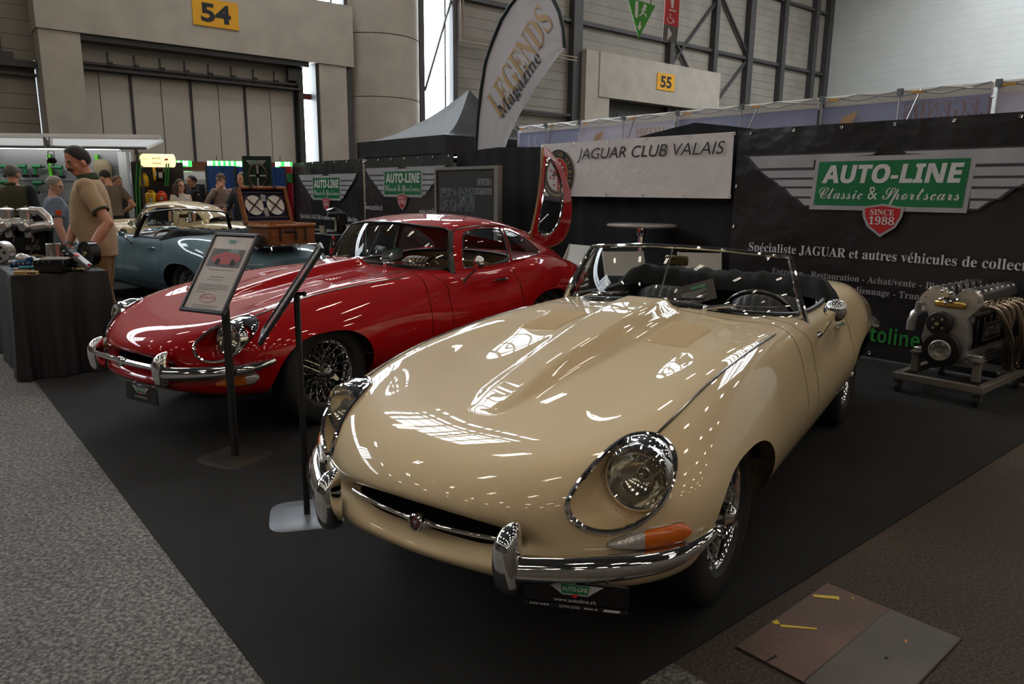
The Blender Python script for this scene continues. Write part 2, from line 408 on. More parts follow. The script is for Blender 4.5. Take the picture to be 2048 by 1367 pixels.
def wire_wheel():
    """tyre, chrome rim, spokes and two-eared hub nut; outer face towards +y, centred on the axle end"""
    ty = MB(); w = .088
    prof = [(.198,-.066),(.215,-.083),(.25,-w),(.285,-w),(.308,-.078),(.322,-.060),(.325,-.03),(.3255,0),(.325,.03),(.322,.060),(.308,.078),(.285,w),(.25,w),(.215,.083),(.198,.066),(.19,.0)]
    ty.lathe(prof, axis='Y', n=64, closed=True)
    rim = MB(); rim.lathe([(.205,.070),(.210,.064),(.207,.058),(.196,.056),(.192,.045),(.190,.02),(.181,.012),(.181,-.03),(.192,-.05),(.206,-.066),(.200,-.070),(.178,-.03),(.176,.014),(.186,.024),(.188,.05),(.198,.066)], axis='Y', n=64, closed=True)
    sp = MB()
    sets = [(.047, .055, .180, -.015, 18, .30), (.047, .055, .180, -.015, 18, -.30), (.052, -.030, .187, .040, 18, .24), (.052, -.030, .187, .040, 18, -.24)]
    for q, (r0, y0, r1, y1, n, da) in enumerate(sets):
        for k in range(n):
            a = 2*pi*(k+.25*q)/n; sp.tube([(r0*cos(a), y0, r0*sin(a)), (r1*cos(a+da), y1, r1*sin(a+da))], .0026, 5, caps=False)
            sp.ball((r1*cos(a+da)*.995, y1, r1*sin(a+da)*.995), .0045, 4)
    hub = MB(); hub.lathe([(0,.112),(.020,.111),(.028,.104),(.034,.094),(.046,.086),(.048,.070),(.052,.055),(.056,.04),(.050,.03),(.050,-.05),(.058,-.06),(0,-.06)], axis='Y', n=28)
    for a in (R(80), R(260)):
        d = Vector((cos(a), 0, sin(a))); t = Vector((-sin(a), 0, cos(a)))
        hub.prism([d*.03+t*.016+Vector((0,.082,0)), d*.066+t*.011+Vector((0,.092,0)), d*.074+Vector((0,.094,0)), d*.066-t*.011+Vector((0,.092,0)), d*.03-t*.016+Vector((0,.082,0))], (0, .012, 0))
    drum = MB(); drum.lathe([(.0,-.035),(.12,-.035),(.14,-.04),(.14,-.055),(0,-.055)], axis='Y', n=32)
    return ty, rim, sp, hub, drum
_WH = {}
def add_wheels(root):
    if not _WH:
        for k, mb, m in zip(('wheel', 'rim', 'spokes', 'hub_nut', 'brake_disc'), wire_wheel(), (RUBBER, CHROME, CHROME, CHROME, DARK)):
            o = mb.build(k, m, angle=35); _WH[k] = o.data; bpy.data.objects.remove(o)
    for s in (.87, 3.31):
        for sg in (1, -1):
            w = bpy.data.objects.new('wheel', _WH['wheel']); COL.objects.link(w); w.parent = root
            w.location = (-s, sg*.605, .3255); w.rotation_euler = (0, R(37*s), 0 if sg > 0 else pi)
            for k in ('rim', 'spokes', 'hub_nut', 'brake_disc'):
                c = bpy.data.objects.new(k, _WH[k]); COL.objects.link(c); c.parent = w
def strip(P, up_, wd, ht):
    """thin raised moulding along a path"""
    return MB().sweep([lx(p) for p in P], [(-wd/2, -ht), (-wd/2, ht*.4), (-wd*.25, ht), (wd*.25, ht), (wd/2, ht*.4), (wd/2, -ht)], upv=up_)
def make_car(name, label, cat, pose, paint, style='open', later=False, trim=None, wood=None, hood=True, plate=True, louvre=True, frame_black=False, top_pts=None):
    root = thing(name, label, cat, (pose[0], pose[1], 0), pose[2])
    trim = trim or LEATHER
    G = body_grid(stations=STATIONS).copy()
    up_ = G[..., 2] > .45
    G[..., 2] += np.where(up_ & (G[..., 0] < 1.80), bulge(G[..., 0], G[..., 1]), 0)*(1-sstep(G[..., 0], 1.69, 1.80))
    nu, nv = G.shape[:2]
    bm = bmesh.new(); V = [[bm.verts.new(p) for p in row] for row in G.tolist()]
    for i in range(nu-1):
        for j in range(nv):
            bm.faces.new((V[i][j], V[i][(j+1) % nv], V[i+1][(j+1) % nv], V[i+1][j]))
    bm.faces.new([V[nu-1][j] for j in range(nv)])
    bm.normal_update()
    tree = BVHTree.FromBMesh(bm)
    def top(s, y, dz=0):
        h = tree.ray_cast(Vector((s, y, 2)), Vector((0, 0, -1)))[0]; return np.array((s, y, h.z+dz))
    def near(p, off=0):
        q, n, _, _ = tree.find_nearest(Vector(p))
        if n.dot(q-Vector((q[0], 0, .45))) < 0: n = -n
        return q+n*off
    # openings
    for a in ARCHES:
        iso_cut(bm, g_arch(*a)); bmesh.ops.delete(bm, geom=faces_where(bm, g_arch(*a)), context='FACES')
    iso_cut(bm, g_lamp); lamp_v, lamp_f = take(bm, faces_where(bm, g_lamp))
    iso_cut(bm, g_cock); cv, cf = take(bm, faces_where(bm, g_cock))
    # shut lines
    gap = .0034
    for g in (g_bon, g_door):
        a = lambda C, g=g: g(C)-gap; b = lambda C, g=g: g(C)+gap
        iso_cut(bm, a); iso_cut(bm, b)
        bmesh.ops.delete(bm, geom=faces_where(bm, lambda C, g=g: np.abs(g(C))-gap), context='FACES')
    parts = {}
    parts['bonnet'] = take(bm, faces_where(bm, g_bon))
    dv, df = take(bm, faces_where(bm, g_door))
    dl = [q for q in df if dv[q[0]][1] > 0]; dr = [q for q in df if dv[q[0]][1] < 0]
    parts['body'] = take(bm, list(bm.faces)); bm.free()
    parts['door'] = (dv, dl); parts['door_'] = (dv, dr)
    objs = {}
    for k, (vs, fs) in parts.items():
        used = sorted({i for q in fs for i in q}); ix = {a: i for i, a in enumerate(used)}
        mb = MB().add([lx(vs[i]) for i in used], [tuple(ix[i] for i in q) for q in fs])
        objs[k] = mb.build(k.strip('_'), paint, root, angle=60)
    # wheel wells
    for sc_, half, tp in ARCHES:
        w = MB(); pr = []
        for k in range(33):
            t = pi*k/32; c_, s_ = cos(t), sin(t)
            pr.append((sc_+1.0*half*np.sign(c_)*abs(c_)**(2/2.6), .25+(tp-.25)*abs(s_)**(2/2.6)))
        w.grid([[lx((s, min(y, .715 if z > .43 else .60), z)) for s, z in pr] for y in (.33, .50, .715)])
        w.add([lx((s, .33, z)) for s, z in pr], [tuple(range(33))])
        both(w, 'wheel_well', DARK, root)
    # air intake throat
    rim0 = G[0]; th = MB(); rows = [[lx(p) for p in rim0]]
    c0 = rim0.mean(0)
    for d, k in ((.03, .96), (.14, .9), (.30, .85)):
        rows.append([lx((p[0]+d, p[1]*k, c0[2]+(p[2]-c0[2])*k)) for p in rim0])
    th.grid(rows, cv=True); th.add(rows[-1], [tuple(range(len(rim0)))])
    th.build('air_intake', DARK, root)
    # headlamps: aperture, bowl, lamp
    lp = [l for l in loops_of(lamp_v, lamp_f)]
    lp = [l for l in lp if l[0][1] > 0][0]
    lp = resample(lp, 72, True, 1)
    cen = Vector((.325, .580, .617) if not later else (.285, .580, .612)); fwd = Vector((-1, .10, .10)).normalized(); r0 = .094
    uu = Vector((0, 1, 0)); uu = (uu-fwd*uu.dot(fwd)).normalized(); ww = fwd.cross(uu)
    if ww.z < 0: ww = -ww
    rows = [[] for _ in range(9)]
    for p in lp:
        d = p-cen; a = math.atan2(d.dot(ww), d.dot(uu)); q = cen-fwd*.012+(uu*cos(a)+ww*sin(a))*r0*1.0
        for k in range(9):
            t = k/8; m_ = p.lerp(q, t); sag = .045*sin(pi*t)*min(1, (p-q).length/.12)
            rows[k].append(lx(m_+Vector((.75, -.2, -.55)).normalized()*sag))
    bowl = MB().grid(rows, cv=True)
    both(bowl, 'headlight_bowl', paint, root, angle=180)
    rimt = MB().tube([lx(p+Vector((-.003, .002, .003))) for p in lp], .0085, 8, closed=True)
    # broad chrome peak over the lamp
    hood_rows = [[], [], []]
    for p in lp:
        d = p-cen; a = math.atan2(d.dot(ww), d.dot(uu))
        if R(20) < a < R(150):
            k = sin((a-R(20))/R(130)*pi); q = cen+(uu*cos(a)+ww*sin(a))*(r0+.004)
            hood_rows[0].append(lx(p+Vector((-.002, .001, .004)))); hood_rows[1].append(lx(p.lerp(q, .5*k)+Vector((-.012*k, 0, .012*k)))); hood_rows[2].append(lx(p.lerp(q, .9*k)+Vector((-.006*k, 0, -.002))))
    if len(hood_rows[0]) > 2:
        order = sorted(range(len(hood_rows[0])), key=lambda i: hood_rows[0][i][1]); rimt.grid([[r_[i] for i in order] for r_ in hood_rows])
    both(rimt, 'headlight_trim', CHROME, root)
    ring, lens, refl = MB(), MB(), MB()
    m3 = Matrix((Vector(lx(uu)), Vector(lx(ww)), Vector(lx(fwd)))).transposed()
    ring.lathe([(.082,.012),(.088,.020),(.095,.016),(.098,.004),(.098,-.03),(.090,-.03)], lx(cen), m3=m3, n=40)
    lens.lathe([(0,.034),(.03,.032),(.055,.027),(.075,.018),(.084,.011)], lx(cen), m3=m3, n=40)
    refl.lathe([(.084,.008),(.075,-.012),(.055,-.035),(.03,-.05),(.012,-.055),(.011,-.02),(0,-.018)], lx(cen), m3=m3, n=40)
    for f_ in (lambda b: b, mir):
        h = f_(ring).build('headlight', CHROME, root); f_(lens).build('lens', MATS.get('lamp_lens') or lamp_lens(), h, angle=180); f_(refl).build('reflector', mat('lamp_reflector', (.78, .76, .70), .12, 1), h, angle=180)
    # seam moulding from headlamp to scuttle
    P = [(.445,.583),(.56,.595),(.75,.603),(1.0,.608),(1.3,.615),(1.64,.622)]
    P = spline(np.array(P), np.linspace(0, 5, 36)); P = [top(a, b, .002) for a, b in P]
    both(MB().tube([lx(p) for p in P], [.0045]*35+[.001], 6), 'wing_moulding', mat('dark_chrome', (.25, .24, .23), .2, 1), root)
    # louvres
    if louvre:
        lv = MB(); sl_ = MB(); n = 14
        for k in range(n):
            s0 = 1.19+.0226*k; rows = []
            for y in np.linspace(.205, .385, 9):
                e = min(1, min(y-.2, .39-y)/.012); a = top(s0, y); hh = .0125*e
                rows.append([lx((s0-.001, y, a[2]-.003)), lx((s0+.005, y, top(s0+.005, y)[2]+hh*.5)), lx((s0+.0135, y, top(s0+.0135, y)[2]+hh)), lx((s0+.0152, y, top(s0+.0152, y)[2]+hh*.9)), lx((s0+.0155, y, top(s0+.0155, y)[2]-.003))])
            lv.grid(rows)
            sl_.grid([[lx((s0+.0158, y, top(s0+.0158, y)[2]+.0004)), lx((s0+.0220, y, top(s0+.0220, y)[2]+.0006))] for y in np.linspace(.212, .378, 7)])
        L1, L2 = both(lv, 'bonnet_louvres', paint, root, angle=50)
        sl_.build('louvre_slots', DARK, L1); mir(sl_).build('louvre_slots', DARK, L2)
    # bumpers
    dz = .035 if later else 0
    path = spline(np.array([(.0,.33,.405),(.058,.43,.405),(.135,.55,.41),(.235,.668,.42),(.335,.738,.437),(.43,.772,.460)])+np.array([-.01*bool(later), 0, dz]), np.linspace(0, 5, 30))
    def bprof(t):
        h = .037*(1-.72*t**3); d = .026*(1-.5*t**4)
        return [(-.028, h*.75), (-.01, h), (.006, h*.88), (d*.8, h*.45), (d, -.1*h), (d*.9, -h*.6), (.010, -h), (-.02, -h), (-.028, -h*.6)]
    bp = MB().sweep([lx(p) for p in path], bprof)
    both(bp, 'bumper', CHROME, root, angle=50)
    ov = MB(); rows = []
    for z, wd, dp, sx in ((.338,.022,.030,.012),(.342,.030,.042,.006),(.365,.034,.050,.0),(.42,.036,.056,-.006),(.47,.035,.055,-.006),(.50,.030,.047,.002),(.518,.022,.034,.014),(.527,.012,.018,.026),(.529,.002,.004,.034)):
        z += dz*.6; rows.append([lx((.012+sx-dp*.75*(1 if False else np.sign(cos(a))*abs(cos(a))**.7), .345+wd*np.sign(sin(a))*abs(sin(a))**.7, z)) for a in np.linspace(0, 2*pi, 28, endpoint=False)])
    ov.grid(rows, cv=True); ov.add(rows[0], [tuple(range(28))])
    both(ov, 'overrider', CHROME, root, angle=60)
    bar = MB(); rb = .017 if later else .0075; zb = .462 if later else .438; sb = -.015 if later else .05
    pb = [(sb+.055*(abs(y)/.33)**2*(0.3 if later else 1), y, zb) for y in np.linspace(-.33, .33, 41)]
    bar.tube([lx(p) for p in pb], [rb*(1+1.3*math.exp(-((abs(i-20))/2.2)**2)*(1 if not later else .35)) for i in range(41)], 10)
    b_ = bar.build('intake_bar', CHROME, root)
    bd = MB(); bd.lathe([(0,.022),(.017,.021),(.020,.018)], lx((sb, 0, zb)), 'X', 28)
    MB().lathe([(.020,.010),(.020,.022),(.024,.024),(.028,.020),(.029,.008)], lx((sb, 0, zb)), 'X', 28).build('badge_ring', CHROME, b_)
    bd.build('badge', mat('badge_red', srgb(105, 22, 26), .25, coat=1), b_)
    cat_ = MB()
    for dy, dz_, r_ in ((0,0,.0065),(-.005,.0065,.0028),(.005,.0065,.0028),(0,-.006,.004)): cat_.ball(lx((sb-.021, dy, zb+dz_)), r_, 6, (.5, 1, 1))
    cat_.build('badge_face', STEEL, b_)
    # indicators
    zi = -.085 if later else 0
    ip = np.array([(.185,.548,.458),(.225,.607,.466),(.27,.662,.474),(.315,.703,.482),(.352,.727,.489)]); ip[:, 2] += zi; 
    ip = spline(ip, np.linspace(0, 4, 33)); ip = np.array([near(p, .002) for p in ip])
    def lampseg(i0, i1, sc_=1.0, out=.026):
        b = MB(); rows = []
        for i in range(i0, i1+1):
            t = i/32; hh = .031*min(1, (t/.42)**.6)*min(1, ((1.0001-t)/.20)**.55)*sc_; q = Vector(ip[i]); tg = Vector(ip[min(i+1, 32)]-ip[max(i-1, 0)]).normalized()
            nn = tg.cross(Vector((0, 0, 1))).normalized(); 
            if nn.y < 0: nn = -nn
            rows.append([lx(q+Vector((0, 0, 1))*hh*cos(a)+nn*(out*min(1, hh/.012)*max(0, sin(a))**.6-.006)) for a in np.linspace(-.15*pi, 1.15*pi, 15)])
        return b.grid(rows)
    ib = lampseg(0, 32, 1.14, .008); AMB = mat('amber_lens', srgb(216, 108, 16), .12, coat=1, bump=(90, .15)); CLR = mat('clear_lamp_lens', (.55, .53, .50), .1, .4, coat=1, bump=(120, .2))
    for f_ in (lambda b: b, mir):
        h = f_(ib).build('indicator', mat('dark_chrome'), root)
        f_(lampseg(1, 12) if not later else lampseg(20, 31)).build('clear_lens', CLR, h); f_(lampseg(12, 31) if not later else lampseg(1, 20)).build('amber_lens', AMB, h)
    # windscreen
    tpts = top_pts
    US = np.linspace(-1, 1, 41)
    gl = MB().grid([[lx(screen_pt(u, v, tpts)) for u in US] for v in np.linspace(0, 1, 9)])
    ws = gl.build('windscreen', GLASS, root, angle=180)
    bt = [lx(screen_pt(u, 0, tpts)) for u in US]; tpth = [lx(screen_pt(u, 1, tpts)) for u in US]
    fr = MB().tube(bt, .011, 8)
    if style == 'open':
        fr.tube(tpth, .011, 8)
    for sg in (1, -1):
        pl_ = [Vector(lx(screen_pt(sg, v, tpts))) for v in np.linspace(-.04, 1.0, 9)]
        fr.tube(pl_, [.019-.006*k/8 for k in range(9)], 8)
    fo = fr.build('windscreen_frame', CHROME if not frame_black else BLACK, root)
    sl = MB().tube([Vector(p)+Vector((.006, 0, -.008)) for p in bt], .013, 6)
    for sg in (1, -1): sl.tube([Vector(lx(screen_pt(sg, v, tpts)))+Vector((-.022, -sg*.004, 0)) for v in np.linspace(0, .96, 9)], .014 if not frame_black else .024, 8)
    sl.build('windscreen_seal', BLACK, root)
    # wipers
    for u0, du in ((-.62, .40), (-.13, .46), (.34, .47)):
        wb = MB(); a = Vector(screen_pt(u0, -.02, tpts))+Vector((-.055, 0, -.004)); a = Vector(top(a.x, a.y))
        h = a+Vector((-.008, 0, .022)); b1 = Vector(screen_pt(u0+du*.55, .10, tpts))+Vector((-.016, 0, .008))
        wb.cyl(lx(a-Vector((0, 0, .01))), lx(h), .0095, 12); wb.ball(lx(h), .012, 8)
        md = h.lerp(b1, .5)+Vector((-.008, 0, .010)); wb.tube([lx(h), lx(md), lx(b1)], [.0095, .008, .005], 6)
        b0 = [Vector(screen_pt(u0+du*t, .055+.10*t, tpts))+Vector((-.012, 0, .005)) for t in np.linspace(.12, 1, 9)]
        wb.tube([lx(p) for p in b0], [.003]+[.006]*7+[.003], 6)
        o = wb.build('wiper', CHROME, root)
        MB().tube([lx(p+Vector((.006, 0, -.004))) for p in b0], .003, 5).build('wiper_rubber', BLACKM, o)
    # rear-view mirror and its rod
    p0, p1 = screen_pt(0, .0, tpts), screen_pt(0, 1.0, tpts)
    rm = MB().tube([lx(p0+np.array((.02, 0, .0))), lx(p1+np.array((.02, 0, -.0)))], .004, 6)
    ro = rm.build('mirror_rod', CHROME, root)
    mx = MB().box(lx((p1[0]+.075, .0, p1[2]-.075)), (.018, .125, .050), bev=.008); mx.tube([lx((p1[0]+.07, 0, p1[2]-.07)), lx(p1*.6+p0*.4+np.array((.02, 0, .06)))], .004, 6)
    mx.build('interior_mirror', mat('mirror_back', srgb(92, 78, 45), .25, .6), root)
    # wing mirror
    mb = MB(); base = near((2.12, .80, .79), 0); stem0 = base; hd = Vector((2.06, .775, .895)) if not later else Vector((2.25, .765, .90)); 
    if later: base = near((2.16, .80, .80), 0)
    mb.tube([lx(base), lx(base+Vector((0, .02, .015))), lx(hd+Vector((.01, -.01, -.035))), lx(hd)], [.016, .008, .007, .01], 8)
    mb.lathe([(0,.030),(.022,.027),(.040,.016),(.051,.0),(.051,-.008),(.046,-.010),(0,-.010)], lx(hd), m3=Matrix((Vector((0, 1, 0)), Vector((-.1, 0, 1)), Vector((1, .15, .1)))).transposed(), n=28)
    mo = mb.build('wing_mirror', CHROME, root)
    # door handles
    hb = MB(); q = [near((s, .80, .755), .018) for s in (2.52, 2.58, 2.68)]
    hb.tube([lx(p) for p in q], [.006, .009, .011], 8); hb.tube([lx(q[2]), lx(near((2.69, .8, .752), -.005))], .012, 10); hb.ball(lx(q[2]), .013, 8); hb.ball(lx(q[0]), .007, 6)
    both(hb, 'door_handle', CHROME, root)
    # cockpit tub
    lp2 = resample(loops_of(cv, cf)[0], 110, True)
    tub = MB(); cxy = Vector((2.5, 0, 0)); rows = []
    for k, z in ((1.0, None), (.985, -.02), (.97, .60), (.95, .36), (.90, .30)):
        rows.append([lx((cxy.x+(p.x-cxy.x)*k, p.y*k, p.z if z is None else p.z+z if z < 0 else z)) for p in lp2])
    tub.grid(rows, cv=True); tub.add(rows[-1], [tuple(range(110))])
    tub.build('cockpit_tub', BLACKM if trim is LEATHER else trim, root)
    MB().tube([lx((p.x, p.y, p.z+.004)) for p in lp2], .014, 8, closed=True).build('cockpit_rail', LEATHER, root)
    db = MB(); rows = []
    for y in np.linspace(-.60, .60, 31):
        s0 = 1.90+.55*(abs(y)/.62)**2.4*.38; z0 = top(min(s0, 1.86), y*.9)[2]-.004
        rows.append([lx((s0-.03, y, z0)), lx((s0+.10, y, z0-.004)), lx((s0+.16, y, z0-.02)), lx((s0+.172, y, z0-.05)), lx((s0+.16, y, z0-.08)), lx((s0+.12, y, z0-.28))])
    db.grid(rows); db.build('dashboard', mat('dash_top', (.035, .04, .043), .45), root)
    # steering wheel
    rad = Matrix.Rotation(R(22), 3, 'Y'); c3 = Vector(lx((2.37, .36, .745))); sw = MB(); N = 40
    ax = Vector((-cos(R(24)), 0, sin(R(24)))); e1 = Vector((0, 1, 0)); e2 = ax.cross(e1)
    sw.tube([c3+(e1*cos(2*pi*k/N)+e2*sin(2*pi*k/N))*.195 for k in range(N)], .0125, 10, closed=True)
    so = sw.build('steering_wheel', wood or mat('dark_wood_rim', srgb(40, 30, 22), .25, coat=.6), root)
    s3 = MB(); s3.lathe([(0,.02),(.03,.018),(.045,.0),(.02,-.25),(0,-.25)], c3, m3=Matrix((e1, e2, ax)).transposed(), n=20)
    for a in (R(20), R(160), R(270)):
        d = e1*cos(a)+e2*sin(a)*(1 if e2.z > 0 else -1); t = ax.cross(d); s3.prism([c3+d*.03+t*.016, c3+d*.19+t*.010, c3+d*.19-t*.010, c3+d*.03-t*.016], ax*.004)
    s3.build('wheel_spokes', STEEL, so)
    # seats
    for sg in (1, -1):
        bk = MB(); rows = []
        for t in np.linspace(-1, 1, 49):
            y = .215*t; e = math.sqrt(max(0, 1-abs(t)**6)); hz = .852-.06*abs(t)**4; pl = .007*abs(sin(t*pi*4.5)) if abs(t) < .9 else 0
            b0, tp_ = Vector((2.62, y, .46)), Vector((2.80, y, hz)); dv_ = (tp_-b0)
            row = []
            for k, (v, o_) in enumerate(((0, .02), (.3, .035), (.7, .035), (.92, .03), (1.0, .006), (1.0, -.05), (.9, -.08), (.5, -.085), (0, -.085))):
                front = k < 4
                row.append(lx(b0+dv_*v+Vector((-1, 0, .45)).normalized()*((o_+(pl if front else 0))*max(e, .12))))
            rows.append(row)
        bk.grid(rows)
        so_ = bk.build('seat', trim, root, angle=50)
        cu = MB().box(lx((2.46, 0, .44)), (.46, .42, .14), bev=.05)
        cu.build('seat_cushion', trim, so_); so_.location.y = sg*.305
    # hood folded behind the seats
    if hood and style == 'open':
        rnd = random.Random(4); hb = MB(); rows = []; ys = np.linspace(-.675, .675, 61)
        for y in ys:
            a = abs(y)
            ht = np.interp(a, [0, .2, .4, .52, .58, .63, .66, .675], [.945, .948, .955, .968, .94, .885, .835, .80])
            f0 = np.interp(a, [0, .3, .5, .6, .675], [2.86, 2.85, 2.80, 2.72, 2.66]); r1 = np.interp(a, [0, .3, .5, .6, .675], [3.17, 3.16, 3.10, 3.02, 2.95])
            w_ = .006*sin(y*33+1)+.005*sin(y*71)
            row = []
            for k in range(15):
                t = k/14; s = f0+(r1-f0)*t; base_ = np.interp(t, [0, 1], [.80, .875 if a < .5 else .83])
                z = base_+(ht-base_)*sin(pi*min(1, max(0, t*.93+.04)))**.55+w_*sin(pi*t)+.006*sin(t*14+y*6)*sin(pi*t)
                row.append(lx((s, y, z)))
            rows.append(row)
        hb.grid(rows)
        hb.build('folded_hood', mat('hood_cloth', (.0085, .0082, .008), .75, bump=(60, .25), spec=.15), root, angle=180)
        MB().tube([lx((2.79, .56, .84)), lx((2.72, .585, .80)), lx((2.66, .59, .83))], .01, 6).build('hood_frame', STEEL, root)
    # rear bumper, lamps
    rp = spline(np.array([(4.38,.30,.56),(4.30,.45,.565),(4.14,.60,.57),(3.95,.70,.575),(3.75,.745,.58)]), np.linspace(0, 4, 26))
    rp = [np.array(near(p, .018)) for p in rp]
    both(MB().sweep([lx(p) for p in reversed(rp)], lambda t: [(-x, y) for x, y in bprof(1-t)][::-1]), 'rear_bumper', CHROME, root)
    tl = MB(); q = near((4.20, .56, .63), .01); tl.ball(lx(q), .05, 10, (1.0, .6, .6)); both(tl, 'tail_lamp', mat('tail_lamp_red', srgb(120, 10, 10), .1, coat=1), root)
    add_wheels(root)
    return root, top, near
def lamp_lens():
    m = glass('lamp_lens', (.90, .89, .84), .02, .04); nt = m.node_tree
    tc = nt.nodes.new('ShaderNodeTexCoord'); wv = nt.nodes.new('ShaderNodeTexWave'); wv.inputs['Scale'].default_value = 55; wv.bands_direction = 'Y'
    bp = nt.nodes.new('ShaderNodeBump'); bp.inputs['Strength'].default_value = .25; bp.inputs['Distance'].default_value = .01
    nt.links.new(tc.outputs['Object'], wv.inputs['Vector']); nt.links.new(wv.outputs['Fac'], bp.inputs['Height'])
    for n in nt.nodes:
        if n.type == 'BSDF_GLOSSY': nt.links.new(bp.outputs[0], n.inputs['Normal'])
    return m
# ---------------------------------------------------------------- closed roof for the coupe
GH = [
 [(2.09,.648,.79),(2.14,.603,.97),(2.205,.533,1.118),(2.125,.385,1.152),(2.06,.20,1.170),(2.035,0,1.176)],
 [(2.32,.655,.79),(2.34,.612,.98),(2.36,.534,1.138),(2.29,.395,1.188),(2.25,.20,1.209),(2.235,0,1.215)],
 [(2.58,.658,.79),(2.58,.608,.99),(2.58,.530,1.146),(2.55,.395,1.204),(2.53,.20,1.228),(2.52,0,1.235)],
 [(2.88,.658,.81),(2.88,.606,1.0),(2.88,.524,1.136),(2.86,.388,1.190),(2.84,.20,1.215),(2.84,0,1.222)],
 [(3.20,.640,.84),(3.20,.585,.985),(3.20,.500,1.085),(3.19,.368,1.133),(3.18,.19,1.156),(3.18,0,1.163)],
 [(3.55,.590,.83),(3.55,.535,.925),(3.55,.452,.992),(3.55,.330,1.035),(3.54,.17,1.056),(3.54,0,1.063)],
 [(3.90,.505,.77),(3.90,.455,.835),(3.90,.382,.882),(3.90,.275,.915),(3.90,.14,.932),(3.90,0,.938)],
 [(4.18,.405,.69),(4.18,.362,.725),(4.18,.302,.752),(4.18,.215,.772),(4.18,.11,.783),(4.18,0,.787)],
 [(4.34,.33,.61),(4.34,.295,.635),(4.34,.245,.650),(4.34,.175,.660),(4.34,.09,.666),(4.34,0,.668)],
]
HARDTOP = [GH[0], GH[1], GH[2],
 [(2.80,.655,.81),(2.80,.605,1.0),(2.80,.520,1.130),(2.78,.385,1.178),(2.77,.20,1.20),(2.77,0,1.206)],
 [(2.98,.645,.83),(2.97,.575,.99),(2.95,.480,1.098),(2.94,.355,1.142),(2.94,.18,1.162),(2.94,0,1.168)],
 [(3.10,.60,.84),(3.08,.52,.98),(3.06,.43,1.05),(3.06,.31,1.075),(3.06,.16,1.088),(3.06,0,1.092)],
 [(3.16,.54,.86),(3.155,.46,.94),(3.15,.37,.965),(3.15,.27,.975),(3.15,.14,.98),(3.15,0,.982)]]
def add_roof(root, paint, stations, windows, tail=None, glassm=None, frame=None, split=None):
    S = np.array(stations); full = np.concatenate([S, S[:, -2::-1]*np.array([1, -1, 1])], 1)
    tu = np.linspace(0, len(S)-1, 120); A = np.moveaxis(spline(full, tu), 1, 0); G = np.moveaxis(spline(A, np.linspace(0, full.shape[1]-1, 121)), 0, 1)
    bm = bmesh.new(); V = [[bm.verts.new(p) for p in row] for row in G.tolist()]
    for i in range(119):
        for j in range(120): bm.faces.new((V[i][j], V[i][j+1], V[i+1][j+1], V[i+1][j]))
    glassm = glassm or GLASS; frame = frame or CHROME
    for k, W in enumerate(windows):
        W = smooth_closed(W, 64); g = lambda C, W=W: np.where(np.abs(C[:, 1]) > .36, poly_sd(W, C[:, 0], C[:, 2]), 1.0)
        iso_cut(bm, g); vs, fs = take(bm, faces_where(bm, g))
        for sg in (1, -1):
            F = [q for q in fs if sg*vs[q[0]][1] > 0]
            if not F: continue
            used = sorted({i for q in F for i in q}); ix = {a: i for i, a in enumerate(used)}; vv = [vs[i] for i in used]; F = [tuple(ix[i] for i in q) for q in F]
            go = MB().add([lx(p) for p in vv], F).build('side_window' if k == 0 else 'quarter_window', glassm, root, angle=180)
            lp = resample(loops_of(vv, F)[0], 60, True); MB().tube([lx(p) for p in lp], .0095, 6, closed=True).build('window_frame', frame, go)
    gate = None
    if tail:
        T = smooth_closed(tail, 72); g = lambda C: np.where(C[:, 0] > 2.9, poly_sd(T, C[:, 0], C[:, 1]), 1.0)
        iso_cut(bm, g); gate = take(bm, faces_where(bm, g))
    vs, fs = take(bm, list(bm.faces)); bm.free()
    ro = MB().add([lx(p) for p in vs], fs).build('roof', paint, root, angle=60)
    inn = MB(); cv_ = np.array(vs); nn_ = cv_-np.stack([cv_[:, 0]*.75+2.7*.25, 0*cv_[:, 1], 0*cv_[:, 2]+.55], 1); nn_ /= np.linalg.norm(nn_, axis=1)[:, None]; inn.add([lx(p) for p in (cv_-nn_*.014)], fs); inn.build('headlining', mat('headlining', srgb(110, 98, 82), .8), root, angle=180)
    gut = [G[i][int(round(j_))] for i, j_ in [(i, 24+.0*i) for i in range(0, 70, 3)]]
    lp = [G[0][j] for j in range(22, 99)]
    MB().tube([lx(p) for p in lp], .010, 6).build('roof_header', BLACK, root)
    for sg in (1, -1):
        MB().tube([lx((p[0], sg*p[1], p[2]+.004)) for p in gut], .0075, 6).build('drip_rail', frame, root)
    return gate, G
DOORWIN = [(2.235,.86),(2.25,.95),(2.30,1.06),(2.38,1.112),(2.55,1.128),(2.72,1.125),(2.805,1.118),(2.822,1.09),(2.825,1.0),(2.825,.88),(2.815,.862),(2.7,.857),(2.5,.852),(2.3,.849)]
QUARTER = [(2.862,.885),(2.862,1.0),(2.866,1.10),(2.90,1.112),(3.0,1.090),(3.12,1.045),(3.24,.985),(3.325,.930),(3.335,.905),(3.30,.892),(3.15,.884),(3.0,.876),(2.88,.872)]
TAILGATE = [(3.24,0),(3.24,.15),(3.24,.28),(3.245,.37),(3.275,.42),(3.36,.43),(3.5,.415),(3.65,.37),(3.79,.29),(3.90,.19),(3.95,.08),(3.96,0),(3.95,-.08),(3.90,-.19),(3.79,-.29),(3.65,-.37),(3.5,-.415),(3.36,-.43),(3.275,-.42),(3.245,-.37),(3.24,-.28),(3.24,-.15)]
